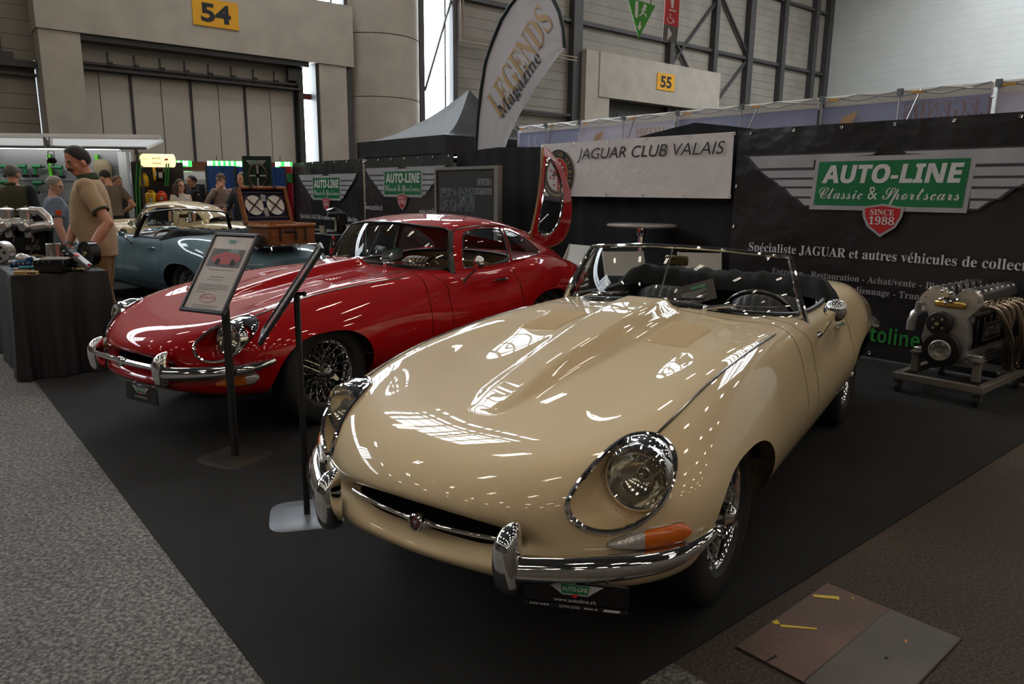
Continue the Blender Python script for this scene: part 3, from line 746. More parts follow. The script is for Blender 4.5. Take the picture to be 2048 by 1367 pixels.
TAILGLASS = [(3.30,0),(3.30,.14),(3.302,.25),(3.32,.32),(3.38,.345),(3.47,.325),(3.56,.275),(3.64,.20),(3.69,.10),(3.70,0),(3.69,-.10),(3.64,-.20),(3.56,-.275),(3.47,-.325),(3.38,-.345),(3.32,-.32),(3.302,-.25),(3.30,-.14)]
def open_tailgate(root, gate, paint):
    vs, fs = gate; bm = bmesh.new(); V = [bm.verts.new(p) for p in vs]
    for q in fs: bm.faces.new([V[i] for i in q])
    W = smooth_closed(TAILGLASS, 72); g = lambda C: poly_sd(W, C[:, 0], C[:, 1]); iso_cut(bm, g); gv, gf = take(bm, faces_where(bm, g)); pv, pf = take(bm, list(bm.faces)); bm.free()
    H0 = Vector((3.42, .43, 1.01)); H1 = Vector((3.80, .40, .91)); ax = (H1-H0).normalized(); Rm = Matrix.Rotation(R(-86), 3, ax)
    test = Rm @ (Vector((3.5, -.3, 1.0))-H0)
    if test.z < 0: Rm = Matrix.Rotation(R(86), 3, ax)
    tr = lambda p: lx(H0+Rm @ (Vector(p)-H0)+Vector((.03, .06, -.06)))
    pan = MB().add([tr(p) for p in pv], pf); lp_out = resample(loops_of(*gate)[0], 90, True)
    inn = [Vector(p)+Vector((0, -.0, -.022)) for p in pv]; pan.add([tr(p) for p in inn], pf)
    go = pan.build('tailgate', paint, root, angle=50)
    MB().add([tr(p) for p in gv], gf).build('tailgate_glass', GLASS, go, angle=180)
    MB().tube([tr(p) for p in resample(loops_of(gv, gf)[0], 72, True)], .010, 8, closed=True).build('glass_trim', CHROME, go)
    MB().tube([tr(p+Vector((0, 0, -.012))) for p in lp_out], .0125, 6, closed=True).build('edge_piping', mat('tan_leather', srgb(150, 108, 66), .5), go)
    st_ = MB(); a = tr((3.95, -.24, .86)); st_.tube([lx((3.5, .30, .98)), tr((3.5, .12, 1.04))], .006, 6); st_.build('stay', STEEL, go)
    return go
# ---------------------------------------------------------------- the exhibition hall
def at(px, py, Y):
    """the point at distance Y into the hall that the photograph shows at (px, py)"""
    d = fw+rt*((px-1024)/1463.1045)-up*((py-683.5)/1463.1045)
    return Vector((0, 0, CAMZ))+d*(Y/d.y)
AH = R(39.5); HW2 = Vector((cos(AH), sin(AH), 0)); HN = Vector((sin(AH), -cos(AH), 0))     # along the long wall, and out of it
def hw(wc, z, d=0): return HN*(d-25)+HW2*wc+Vector((0, 0, z))
HM = Matrix((HW2, -HN, Vector((0, 0, 1)))).transposed()
def hbox(mb, w0, w1, z0, z1, d0, d1):
    c = hw((w0+w1)/2, (z0+z1)/2, (d0+d1)/2); return mb.box(c, (w1-w0, d1-d0, z1-z0), rot=HM)
def lines_mat(name, col, period, depth, rough=.6, dark=.55, axis='Z', vary=.12):
    m = mat(name, col, rough, noise=(.9, vary)); nt = m.node_tree; b = nt.nodes['Principled BSDF']
    tc = nt.nodes.new('ShaderNodeTexCoord'); sp = nt.nodes.new('ShaderNodeSeparateXYZ'); nt.links.new(tc.outputs['Object'], sp.inputs[0])
    a = nt.nodes.new('ShaderNodeMath'); a.operation = 'DIVIDE'; a.inputs[1].default_value = period; nt.links.new(sp.outputs[axis], a.inputs[0])
    f = nt.nodes.new('ShaderNodeMath'); f.operation = 'FRACT'; nt.links.new(a.outputs[0], f.inputs[0])
    g = nt.nodes.new('ShaderNodeMapRange'); g.inputs[1].default_value = 0; g.inputs[2].default_value = .10; g.inputs[3].default_value = dark; g.inputs[4].default_value = 1
    nt.links.new(f.outputs[0], g.inputs[0])
    old = b.inputs['Base Color'].links[0].from_socket
    mx = nt.nodes.new('ShaderNodeMix'); mx.data_type = 'RGBA'; mx.blend_type = 'MULTIPLY'; mx.inputs[0].default_value = 1
    nt.links.new(old, mx.inputs[6]); nt.links.new(g.outputs[0], mx.inputs[7]); nt.links.new(mx.outputs[2], b.inputs['Base Color'])
    bp = nt.nodes.new('ShaderNodeBump'); bp.inputs['Strength'].default_value = .6; bp.inputs['Distance'].default_value = depth
    nt.links.new(g.outputs[0], bp.inputs['Height']); nt.links.new(bp.outputs[0], b.inputs['Normal'])
    return m
CLAD = lines_mat('wall_cladding', srgb(134, 128, 119), .40, .03)
CONC = mat('pale_concrete', srgb(168, 160, 148), .75, noise=(1.3, .10), bump=(25, .1))
DSTEEL = mat('dark_steel', srgb(58, 58, 58), .55, noise=(3, .15))
WHITECLAD = lines_mat('white_cladding', srgb(192, 195, 192), .42, .02, .35, .82, vary=.04)
SKYPANE = mat('daylight_glass', (.8, .85, .9), .3, emit=((.86, .94, 1.0), 10.5))
# floors
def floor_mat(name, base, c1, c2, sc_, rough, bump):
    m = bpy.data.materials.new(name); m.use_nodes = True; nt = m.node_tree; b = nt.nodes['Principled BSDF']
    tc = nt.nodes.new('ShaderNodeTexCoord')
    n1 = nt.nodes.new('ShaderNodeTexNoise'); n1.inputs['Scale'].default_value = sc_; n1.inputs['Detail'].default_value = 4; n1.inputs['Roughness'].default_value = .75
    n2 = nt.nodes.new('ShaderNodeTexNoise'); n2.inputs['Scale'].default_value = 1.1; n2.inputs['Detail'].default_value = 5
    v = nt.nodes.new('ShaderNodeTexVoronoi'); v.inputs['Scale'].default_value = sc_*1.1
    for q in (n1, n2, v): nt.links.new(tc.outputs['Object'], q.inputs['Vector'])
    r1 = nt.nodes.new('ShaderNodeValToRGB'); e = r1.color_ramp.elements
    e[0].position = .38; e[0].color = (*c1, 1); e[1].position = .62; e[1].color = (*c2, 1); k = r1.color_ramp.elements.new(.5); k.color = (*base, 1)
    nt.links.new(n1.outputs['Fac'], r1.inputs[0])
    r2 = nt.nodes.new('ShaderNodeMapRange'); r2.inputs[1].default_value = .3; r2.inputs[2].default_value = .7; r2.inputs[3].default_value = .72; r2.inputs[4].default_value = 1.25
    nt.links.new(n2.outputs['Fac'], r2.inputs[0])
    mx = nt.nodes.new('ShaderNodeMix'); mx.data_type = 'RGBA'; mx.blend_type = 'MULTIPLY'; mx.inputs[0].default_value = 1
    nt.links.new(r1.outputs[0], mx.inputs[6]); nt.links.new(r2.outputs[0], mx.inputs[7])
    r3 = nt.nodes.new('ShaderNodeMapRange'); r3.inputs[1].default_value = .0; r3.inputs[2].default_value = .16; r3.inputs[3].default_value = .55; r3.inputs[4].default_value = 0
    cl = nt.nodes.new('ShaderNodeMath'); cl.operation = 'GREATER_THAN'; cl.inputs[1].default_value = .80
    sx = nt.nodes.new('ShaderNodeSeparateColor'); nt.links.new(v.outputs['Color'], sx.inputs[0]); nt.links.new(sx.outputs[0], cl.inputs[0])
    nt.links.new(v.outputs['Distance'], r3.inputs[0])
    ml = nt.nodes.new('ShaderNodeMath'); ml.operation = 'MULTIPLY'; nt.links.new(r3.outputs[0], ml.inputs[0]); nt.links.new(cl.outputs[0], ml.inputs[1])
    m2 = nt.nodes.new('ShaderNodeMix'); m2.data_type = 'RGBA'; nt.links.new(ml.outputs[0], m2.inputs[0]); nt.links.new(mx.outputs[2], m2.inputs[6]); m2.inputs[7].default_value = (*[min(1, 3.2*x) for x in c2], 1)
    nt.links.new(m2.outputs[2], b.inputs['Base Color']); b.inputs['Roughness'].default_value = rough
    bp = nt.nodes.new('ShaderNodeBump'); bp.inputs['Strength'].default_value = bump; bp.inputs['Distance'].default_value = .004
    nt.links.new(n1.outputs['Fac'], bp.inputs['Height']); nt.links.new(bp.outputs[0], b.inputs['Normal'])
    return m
E1 = Vector((sin(R(40)), -cos(R(40)), 0)); E2 = Vector((cos(R(40)), sin(R(40)), 0)); C0 = Vector((-.264, 1.357, 0))   # stand axes and its front corner
def st(a, b, z=0): return C0+E1*a+E2*b+Vector((0, 0, z))
ASPH = floor_mat('asphalt', (.056, .042, .031), (.026, .019, .014), (.104, .079, .058), 95, .85, .6)
AISLE = floor_mat('aisle_grey', (.125, .116, .107), (.040, .036, .032), (.285, .268, .25), 62, .8, .7)  # paler, greyer and coarser speckled floor along the aisle side of the stand
fl = MB(); P = [hw(-45, 0, -2), hw(47.5, 0, -2), hw(47.5, 0, 62), hw(-45, 0, 62)]
fl.prism(P, (0, 0, -.2)); struct(fl.build('floor', ASPH, smooth=False))
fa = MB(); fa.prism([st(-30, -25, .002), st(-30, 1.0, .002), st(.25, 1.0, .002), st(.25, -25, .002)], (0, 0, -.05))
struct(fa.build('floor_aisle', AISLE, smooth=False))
CARP = mat('black_carpet', (.0125, .0122, .0125), .92, noise=(2.2, .35), bump=(420, .5))
ca = MB(); ca.prism([st(-14, 0, .007), st(-14, 6.4, .007), st(0, 6.4, .007), st(0, 0, .007)][::-1], (0, 0, -.006))
struct(ca.build('floor_stand_carpet', CARP, smooth=False))
# walls and ceiling
HZ = 17.5
wl = MB(); hbox(wl, -45, 3.4, 0, 11.3, -1.0, -.7); hbox(wl, 17.65, 47.3, 0, 11.3, -1.0, -.7); hbox(wl, 3.4, 17.65, 5.0, 11.3, -1.0, -.7); hbox(wl, 30, 47.3, 11.3, HZ, -1.0, -.7); hbox(wl, 11.5, 30, 13.3, HZ, -1.0, -.7); hbox(wl, -9, 7.0, 13.3, HZ, -1, -.7); hbox(wl, -45, -14, 13.3, HZ, -1, -.7); hbox(wl, -45, -26, 11.3, 13.3, -1, -.7)
struct(wl.build('wall_long', CLAD, smooth=False))
wr = MB().box(hw(47.0+.15, HZ/2, 30), (.3, 64, HZ), rot=HM); struct(wr.build('wall_end', WHITECLAD, smooth=False))
wo = MB().box(hw(1, HZ/2, 62), (96, .3, HZ), rot=HM); struct(wo.build('wall_opposite', mat('hall_grey', srgb(120, 116, 110), .8, noise=(1, .1)), smooth=False))
wq = MB().box(hw(-45, HZ/2, 30), (.3, 64, HZ), rot=HM); struct(wq.build('wall_rear', mat('hall_grey'), smooth=False))
ce = MB(); hbox(ce, -45, 30, HZ, HZ+.2, 7.5, 22); hbox(ce, 44, 47.3, HZ, HZ+.2, 7.5, 22); hbox(ce, 30, 44, HZ, HZ+.2, 7.5, 8); hbox(ce, -45, 47.3, HZ, HZ+.2, 22, 62); hbox(ce, -45, 47.3, HZ, HZ+.2, -1, 1.5); hbox(ce, 11.5, 47.3, HZ, HZ+.2, 1.5, 7.5); hbox(ce, -45, 7.0, HZ, HZ+.2, 1.5, 7.5)
struct(ce.build('ceiling', mat('ceiling_grey', srgb(96, 96, 98), .8, noise=(1, .1)), smooth=False)); ce = MB()
for k in range(16): hbox(ce, -44+6*k, -43.7+6*k, HZ-1.6, HZ-1.3, -.6, 62); hbox(ce, -44+6*k, -43.8+6*k, HZ-.2, HZ, -.6, 62)
for k in range(20): hbox(ce, -45, 47, HZ-1.0, HZ-.85, 3*k, 3*k+.12)
struct(ce.build('trim_4', mat('ceiling_grey'), smooth=False))
def glazed(name, w0, w1, z0, z1, d, nw, nz, flat=False, d1=0):
    g = MB()
    if flat: hbox(g, w0, w1, HZ+.02, HZ+.06, d, d1)
    else: hbox(g, w0, w1, z0, z1, d-.02, d)
    o = struct(g.build(name, SKYPANE, smooth=False)); b = MB()
    for i in range(nw+1):
        x = w0+(w1-w0)*i/nw; t = .09 if i % 4 == 0 else .035
        if flat: hbox(b, x-t, x+t, HZ-.15, HZ+.01, d, d1)
        else: hbox(b, x-t, x+t, z0, z1, d, d+.12)
    for i in range(nz+1):
        if flat: y = d+(d1-d)*i/nz; hbox(b, w0, w1, HZ-.12, HZ+.01, y-.04, y+.04)
        else: y = z0+(z1-z0)*i/nz; hbox(b, w0, w1, y-.045, y+.045, d, d+.10)
    b.build('window_bars', DSTEEL, o, smooth=False); return o
glazed('window_1', -26, 30, 11.3, 13.3, -.8, 56, 2)
glazed('window_2', 7.0, 11.5, 13.3, 17.0, -.8, 5, 4); glazed('window_6', -14, -9, 13.3, 17.0, -.8, 5, 4)
glazed('window_7', 7.0, 11.5, 0, 0, 1.5, 5, 6, True, 7.5); glazed('window_8', 30, 44, 0, 0, 8, 14, 12, True, 22)
# portal 54
pt = MB(); hbox(pt, 3.42, 13.0, 5.72, 7.74, -1, .25); hbox(pt, 3.42, 11.35, 7.74, 9.4, -1, .25); hbox(pt, 3.46, 4.48, 0, 5.72, -1, .2); hbox(pt, 11.7, 12.72, 0, 5.72, -1, .2)
struct(pt.build('wall_portal', CONC, smooth=False))
t = MB(); hbox(t, 11.35, 12.8, 7.76, 9.4, -.30, -.25); o = struct(t.build('window_3', SKYPANE, smooth=False))
b = MB(); hbox(b, 11.3, 11.4, 7.74, 9.4, -.3, .1); hbox(b, 12.75, 12.9, 7.74, 9.4, -.3, .1); hbox(b, 12.3, 12.36, 7.74, 9.4, -.27, 0); b.build('window_bars', DSTEEL, o, smooth=False)
DOORM = mat('door_grey', srgb(176, 170, 161), .6, noise=(1.2, .06))
dr = MB()
xs = [4.48, 4.95, 5.80, 6.66, 7.54, 8.40, 9.26, 10.12, 10.95]
for a, c in zip(xs[:-1], xs[1:]): hbox(dr, a+.012, c-.012, .05, 4.78, -.42, -.36)
hbox(dr, 4.48, 11.0, 4.9, 5.7, -.5, -.44)
d1 = struct(dr.build('door_1', DOORM, smooth=False))
g = MB(); hbox(g, 4.48, 11.1, .0, 5.6, -.60, -.55)
for x in (5.80, 7.54, 9.26): hbox(g, x-.04, x+.04, .05, 4.8, -.36, -.33)
g.build('door_gap', mat('door_gap_dark', srgb(45, 44, 43), .7), d1, smooth=False)
rl = MB(); hbox(rl, 4.48, 11.2, 4.80, 4.86, -.35, -.05); hbox(rl, 4.48, 11.2, 4.95, 5.02, -.35, -.15); hbox(rl, 4.48, 11.35, 5.55, 5.72, -.4, .15)
for k in range(9): hbox(rl, 5.2+.72*k, 5.25+.72*k, 4.9, 5.35, -.3, -.25); hbox(rl, 5.2+.72*k, 5.33+.72*k, 5.02, 5.07, -.3, -.1)
hbox(rl, 10.7, 11.1, 5.1, 5.5, -.3, -.1)
rl.build('door_rail', DSTEEL, d1, smooth=False)
t = MB(); hbox(t, 11.22, 11.62, 2.0, 4.55, -.45, -.40); hbox(t, 11.22, 11.62, 4.75, 5.75, -.45, -.40); o = struct(t.build('window_4', SKYPANE, smooth=False))
b = MB(); hbox(b, 11.05, 11.22, 0, 5.75, -.5, -.1); hbox(b, 11.6, 11.72, 0, 5.75, -.5, .1); hbox(b, 11.2, 11.6, 4.55, 4.75, -.45, -.35); b.build('window_bars', DSTEEL, o, smooth=False)
b = MB(); hbox(b, 11.2, 11.6, 4.60, 4.68, -.40, -.33); b.build('red_rail', mat('red_rail', srgb(150, 40, 35), .5), o, smooth=False)
# left cladding rail
rl = MB(); hbox(rl, -20, 3.42, 4.72, 4.9, -.7, -.35); hbox(rl, -20, 3.42, 4.5, 4.58, -.7, -.5); hbox(rl, 2.4, 2.9, 4.9, 5.1, -.65, -.4); hbox(rl, 2.6, 2.66, 5.0, 5.5, -.6, -.5)
struct(rl.build('trim_1', DSTEEL, smooth=False))
# big round column
cl = MB(); cc = hw(14.56, 0, -.9)
for z0, z1 in ((0, 4.77), (4.79, 6.94), (6.96, 11.2)): cl.lathe([(1.57, z0), (1.59, z0+.01), (1.59, z1-.01), (1.57, z1)], cc, n=72)
struct(cl.build('column', CONC, angle=60))
b = MB(); hbox(b, 12.72, 12.98, 0, 5.72, -.5, .1); struct(b.build('trim_2', DSTEEL, smooth=False))
# tall window beside the column
t = MB(); hbox(t, 16.3, 17.7, 4.25, 11.2, -.65, -.6); hbox(t, 16.3, 17.7, 2.4, 3.95, -.65, -.6); o = struct(t.build('window_5', SKYPANE, smooth=False))
b = MB(); hbox(b, 16.1, 16.32, 0, 11.2, -.7, -.3); hbox(b, 17.66, 17.9, 0, 11.2, -.7, -.3); hbox(b, 16.3, 17.7, 3.95, 4.25, -.65, -.5); hbox(b, 17.4, 17.46, 4.2, 11.2, -.6, -.5)
b.tube([hw(17.65, 8.8, -.4), hw(16.38, 5.3, -.4)], .05, 6); b.build('window_bars', DSTEEL, o, smooth=False)
b = MB(); hbox(b, 16.3, 17.7, 4.03, 4.12, -.5, -.45); b.build('red_rail', mat('red_rail'), o, smooth=False)
# steelwork of the long wall
sw = MB()
for x, wd in ((24.6, .55), (31.3, .35), (34.95, .32), (38.2, .5), (41.6, .4), (45.1, .4), (46.75, .5)): hbox(sw, x-wd/2, x+wd/2, 0, HZ, -.7, -.35)
hbox(sw, 17.9, 47, 8.98, 9.14, -.7, -.5); hbox(sw, 17.9, 47, 12.6, 12.75, -.7, -.5)
for a, b_, c, d in ((31.4, 7.9, 34.9, 11.5), (38.3, 9.1, 34.9, 12.4), (38.2, 9.0, 34.9, 5.9), (33.0, 7.8, 31.4, 9.4)): sw.tube([hw(a, b_, -.55), hw(c, d, -.55)], .09, 6)
struct(sw.build('wall_steelwork', DSTEEL, smooth=False))
pp = MB(); 
for dz in (0, .14): pp.tube([hw(17.95+dz, 12, -.2), hw(17.95+dz, 7.30+dz, -.2), hw(24.4, 7.30+dz, -.2)], .035, 8)
struct(pp.build('trim_3', mat('pipe', srgb(150, 138, 124), .45), smooth=True))
# lintel 55
lt = MB(); hbox(lt, 25.7, 35.0, 5.86, 7.85, -.9, .0); hbox(lt, 24.85, 26.45, 0, 5.86, -.95, -.05); hbox(lt, 24.85, 25.7, 5.86, 7.85, -1, -.05)
struct(lt.build('wall_lintel', CONC, smooth=False))
dk = MB(); hbox(dk, 26.45, 34.9, 0, 5.86, -.68, -.6); dk2 = struct(dk.build('door_2', mat('door_dark', srgb(62, 60, 57), .7, noise=(1, .2)), smooth=False))
rl = MB(); hbox(rl, 26.45, 34.9, 4.9, 5.0, -.6, -.4); hbox(rl, 18, 24.5, 4.9, 5.0, -.6, -.4)
for k in range(12): hbox(rl, 26.8+.7*k, 26.85+.7*k, 4.95, 5.3, -.5, -.45)
rl.build('door_rail', DSTEEL, dk2, smooth=False)
# number boards
YEL = mat('sign_yellow', srgb(222, 160, 20), .5, noise=(2, .04)); INK = mat('sign_ink', srgb(26, 26, 30), .6)
for num, wc, zc, h, lab in (('54', 8.28, 6.78, .80, 'yellow number board reading 54 on the concrete beam above the folding doors'), ('55', 30.42, 6.95, .80, 'yellow number board reading 55 on the far concrete lintel')):
    d = .27 if num == '54' else .02; zc = 6.78 if num == '54' else 6.95
    s = thing('number_sign', lab, 'sign', hw(wc, zc, d)); b = MB(); wd = 1.40 if num == '54' else 1.36
    b.box((0, 0, 0), (wd, .03, h), rot=HM); b.build('board', YEL, s, smooth=False)
    pl = Plane((0, 0, 0), HW2, (0, 0, 1)); tx = MB(); put_text(tx, pl, num, 0, 0, h=.56, width=.92 if num == '54' else .86, d=.02, bold=.035); tx.build('number', INK, s, smooth=False)
# hanging lamps of the hall (they show as glints in the paint)
LAMPM = mat('hall_lamp_tube', (1, 1, 1), .3, emit=((1.0, .87, .72), 34))
hl = None
for i in range(9):
    for j in range(9):
        wc, d = -30+9*i, 6+6.2*j
        if hl is None:
            hl = thing('hall_lamp', 'twin-tube white ceiling lamp hanging below the hall roof trusses', 'lamp', hw(wc, HZ-2.2, d), AH, 'hall ceiling lamps')
            MB().box((0, 0, .1), (1.7, .55, .08)).box((0, 0, .38), (.03, .03, .5)).build('lamp_housing', mat('lamp_white', (.6, .6, .6), .5), hl, smooth=False)
            for y in (-.16, .16): MB().box((0, y, .03), (1.6, .12, .05)).build('lamp_tube', LAMPM, hl, smooth=False)
        else:
            o = copy_tree(hl); o.location = hw(wc, HZ-2.2, d)
# ---------------------------------------------------------------- the stand: backdrop, banners, furniture
def mathtext(s, cap, low, dig=None):
    o = ''
    for ch in s:
        if 'A' <= ch <= 'Z': o += chr(cap+ord(ch)-65)
        elif 'a' <= ch <= 'z': o += chr(low+ord(ch)-97)
        elif ch.isdigit() and dig: o += chr(dig+ord(ch)-48)
        else: o += ch
    return o
SERIF = lambda s: mathtext(s, 0x1D400, 0x1D41A, 0x1D7CE)
SCRIPT = lambda s: mathtext(s, 0x1D4D0, 0x1D4EA)
SANSB = lambda s: mathtext(s, 0x1D5D4, 0x1D5EE, 0x1D7EC)
def serif_line(mb, pl, body, x, y, h, width, d):
    """a line of bold serif lettering with acute accents drawn on"""
    plain = body.replace('é', 'e').replace('É', 'E')
    vs, fs = text_geo(SERIF(plain), 1.0, align='LEFT'); A = np.array(vs); lo, hi = A.min(0), A.max(0)
    xh = text_geo(SERIF('x'), 1.0, align='LEFT')[0]; k = h/(np.array(text_geo(SERIF('H'), 1.0)[0]).ptp(0)[1] if hasattr(np.ndarray, 'ptp') else np.ptp(np.array(text_geo(SERIF('H'), 1.0)[0])[:, 1]))
    sx = width/(hi[0]-lo[0]); base = np.array(xh)[:, 1].min(); top_ = np.array(xh)[:, 1].max()
    f = lambda a, b: pl.p(x-width/2+(a-lo[0])*sx, y+(b-base)*k, d)
    mb.add([f(a, b) for a, b, _ in vs], fs)
    for i, ch in enumerate(body):
        if ch in 'éÉ':
            r = np.array(text_geo(SERIF(plain[:i+1]), 1.0, align='LEFT')[0])[:, 0].max()
            q = np.array(text_geo(SERIF('e'), 1.0, align='LEFT')[0]); w_ = np.ptp(q[:, 0]); c = r-w_*.5
            mb.add([f(c-.04, top_+.05), f(c+.03, top_+.05), f(c+.14, top_+.24), f(c+.03, top_+.24)], [(0, 1, 2, 3)])
VINYL = mat('black_vinyl', (.020, .019, .020), .34, noise=(1.6, .25), bump=(2.4, .8))
WVINYL = mat('white_vinyl', srgb(236, 233, 232), .38, noise=(2, .05), bump=(2.6, .45))
DRAPE = mat('black_drape', (.009, .009, .012), .85, noise=(5, .3), bump=(60, .15))
[n for n in VINYL.node_tree.nodes if n.type == 'BUMP'][0].inputs['Distance'].default_value = .05; [n for n in WVINYL.node_tree.nodes if n.type == 'BUMP'][0].inputs['Distance'].default_value = .08
P_SILV = mat('print_silver', srgb(176, 176, 182), .45, noise=(3, .12)); P_DARK = mat('print_graphite', srgb(62, 62, 68), .5)
P_GREEN = mat('print_green', srgb(14, 116, 68), .42, noise=(2, .2)); P_WHITE = mat('print_white', srgb(222, 222, 224), .45); P_RED = mat('print_red', srgb(196, 30, 34), .45, noise=(4, .1))
P_GREY = mat('print_grey', srgb(165, 165, 170), .5); P_LIME = mat('print_leaf_green', srgb(46, 140, 62), .45)
BW = Plane(st(0, 5.84), E1, (0, 0, 1), -E2)
def sheet(pl, a0, a1, z0, z1, thick=.004, na=40, nz=20, ztop=None):
    mb = MB(); rows = []
    for i in range(nz+1):
        row = []
        for j in range(na+1):
            a = a0+(a1-a0)*j/na; zt = z1 if ztop is None else ztop(a); row.append(pl.p(a, z0+(zt-z0)*i/nz))
        rows.append(row)
    mb.grid(rows); mb.grid([[p-pl.n*thick for p in r] for r in rows])
    return mb
def logo(parent, pl, cx, cz, k=1.0, ky=None, script=True, since=True, d0=.004):
    """winged name plate: wings, bevelled frame, green field, two lines of lettering and a red shield"""
    ky = ky or k; f = lambda x, y: (cx+x*k, cz+y*ky); dd = d0
    wing, rib = MB(), MB()
    for s in (-1, 1):
        g = lambda x, y: f(s*x, y)
        base = [(.10,.275),(1.385,.275),(1.25,.135),(1.215,.135),(1.12,.05),(1.085,.05),(.99,-.03),(.955,-.03),(.86,-.12),(.825,-.12),(.715,-.205),(.62,-.205),(.66,.20),(.125,.235)]
        put_poly(rib, pl, [g(*p) for p in base], dd)
        for a, b, x0, x1, x2 in ((.265,.145,.12,1.335,1.215),(.125,.06,.64,1.19,1.095),(.04,-.02,.645,1.05,.965),(-.04,-.11,.65,.915,.84),(-.13,-.19,.655,.785,.715)):
            if a > .2: put_poly(wing, pl, [g(.12,.262), g(1.33,.262), g(1.215,.150), g(.66,.150), g(.66,.215), g(.14,.245)], dd*1.6)
            else: put_poly(wing, pl, [g(x0, a), g(x1, a), g(x2, b), g(x0, b)], dd*1.6)
    rib.build('wing_outline', P_DARK, parent, smooth=False); wing.build('wings', P_SILV, parent, smooth=False)
    fr = MB(); q = [(-.64,.235),(.665,.235),(.64,-.225),(-.665,-.225)]
    put_poly(fr, pl, [f(*p) for p in q], dd*2.2); fr.build('plate_frame', P_SILV, parent, smooth=False)
    gr = MB(); put_poly(gr, pl, [f(-.605,.195), f(.625,.195), f(.605,-.185), f(-.625,-.185)], dd*2.9); gr.build('plate_field', P_GREEN, parent, smooth=False)
    tx = MB(); put_text(tx, pl, SANSB('AUTO-LINE') if k > .2 else 'AUTO-LINE', cx+.01*k, cz+.085*ky, h=.158*ky, width=1.15*k, d=dd*3.8, bold=.022 if k > .2 else .03, shear=.12); tx.build('name_lettering', P_WHITE, parent, smooth=False)
    if script:
        tx = MB(); put_text(tx, pl, SCRIPT('Classic & Sportscars') if k > .2 else 'Classic & Sportscars', cx, cz-.098*ky, h=.15*ky, width=1.16*k, d=dd*3.8); tx.build('script_lettering', P_WHITE, parent, smooth=False)
    sh = [(-.175,-.19),(-.12,-.183),(0,-.165),(.12,-.183),(.175,-.19),(.165,-.27),(.12,-.36),(0,-.445),(-.12,-.36),(-.165,-.27)]
    a, b = MB(), MB(); put_poly(a, pl, [f(*p) for p in sh], dd*4.4); put_poly(b, pl, [f(x*.85, (y+.28)*.85-.28) for x, y in sh], dd*5)
    a.build('shield_edge', P_SILV, parent, smooth=False); b.build('shield', P_RED, parent, smooth=False)
    if since:
        tx = MB(); put_text(tx, pl, SERIF('SINCE'), cx, cz-.235*ky, h=.05*ky, width=.20*k, d=dd*5.7); put_text(tx, pl, SERIF('1988'), cx, cz-.305*ky, h=.07*ky, width=.215*k, d=dd*5.7); tx.build('since_lettering', P_WHITE, parent, smooth=False)
def eyelets(parent, pl, pts):
    e = MB()
    for a, z in pts: e.lathe([(.006,.004),(.012,.007),(.016,.002)], pl.p(a, z, .004), m3=Matrix((pl.r, pl.u, pl.n)).transposed(), n=12)
    e.build('eyelets', CHROME, parent)
# -- large banner on the right
def wv(amp, ka, kz, ph=0): return lambda a, z: amp*(sin(ka*a+.9*z+ph)+.6*sin(ka*.43*a-kz*z+1.3+ph))
bs_ = Plane(BW.p(0, 0, .02), E1, (0, 0, 1), -E2); bs_.warp = wv(.006, 2.6, 1.7); bp = Plane(BW.p(0, 0, .031), E1, (0, 0, 1), -E2)
b = thing('banner', 'large black banner with a winged green plate, behind the polished engine', 'banner', bp.o+E1*(-1.62)); inv = b.location.copy()
def kids(o):
    bpy.context.view_layer.update()
    for c in o.children: c.matrix_parent_inverse = o.matrix_world.inverted()
sheet(bs_, -3.10, -.10, .02, 2.035).build('vinyl_sheet', VINYL, b)
logo(b, bp, -1.615, 1.515)
t = MB(); serif_line(t, bp, 'Spécialiste JAGUAR et autres véhicules de collection', -1.62, .875, .080, 2.50, .012); t.build('headline', P_WHITE, b, smooth=False)
t = MB(); serif_line(t, bp, 'Entretien - Restauration - Achat/vente - Pièces détachées'.replace('è', 'e'), -1.62, .672, .055, 1.96, .012); serif_line(t, bp, 'Gardiennage - Transport', -1.49, .573, .055, .86, .012); t.build('service_lines', P_GREY, b, smooth=False)
t = MB(); put_text(t, bp, SANSB('www.autoline.ch'), -1.60, .235, h=.14, width=1.20, d=.012); t.build('web_address', P_LIME, b, smooth=False)
eyelets(b, bp, [(-2.95+.45*k, 2.0) for k in range(7)]+[(-3.07, z) for z in (1.1, 1.5)]+[(-1.6+.5*k, .06) for k in range(4)])
kids(b)
# -- long white banner
ws_ = Plane(BW.p(0, 0, .06), E1, (0, 0, 1), -E2); ws_.warp = wv(.008, 3.1, 4.0, 1); wp = Plane(BW.p(0, 0, .073), E1, (0, 0, 1), -E2)
b = thing('banner', 'long white club banner with a round emblem hung on the drape behind the folding chairs', 'banner', wp.o+E1*(-4.5)+Vector((0, 0, 1.37)))
sheet(ws_, -5.95, -3.12, 1.375, 2.02).build('vinyl_sheet', WVINYL, b)
t = MB(); put_text(t, wp, 'JAGUAR CLUB VALAIS', -4.235, 1.855, h=.165, width=2.07, d=.006, shear=.22, bold=-.004); t.build('club_lettering', INK, b, smooth=False)
cx, cz = -5.61, 1.64; disc = MB(); put_poly(disc, wp, [(cx+.275*cos(q), cz+.30*sin(q)) for q in np.linspace(0, 2*pi, 48, endpoint=False)], .005); disc.build('emblem_ring', INK, b, smooth=False)
GOLD = mat('print_gold', srgb(186, 150, 96), .5)
t = MB(); n = 0
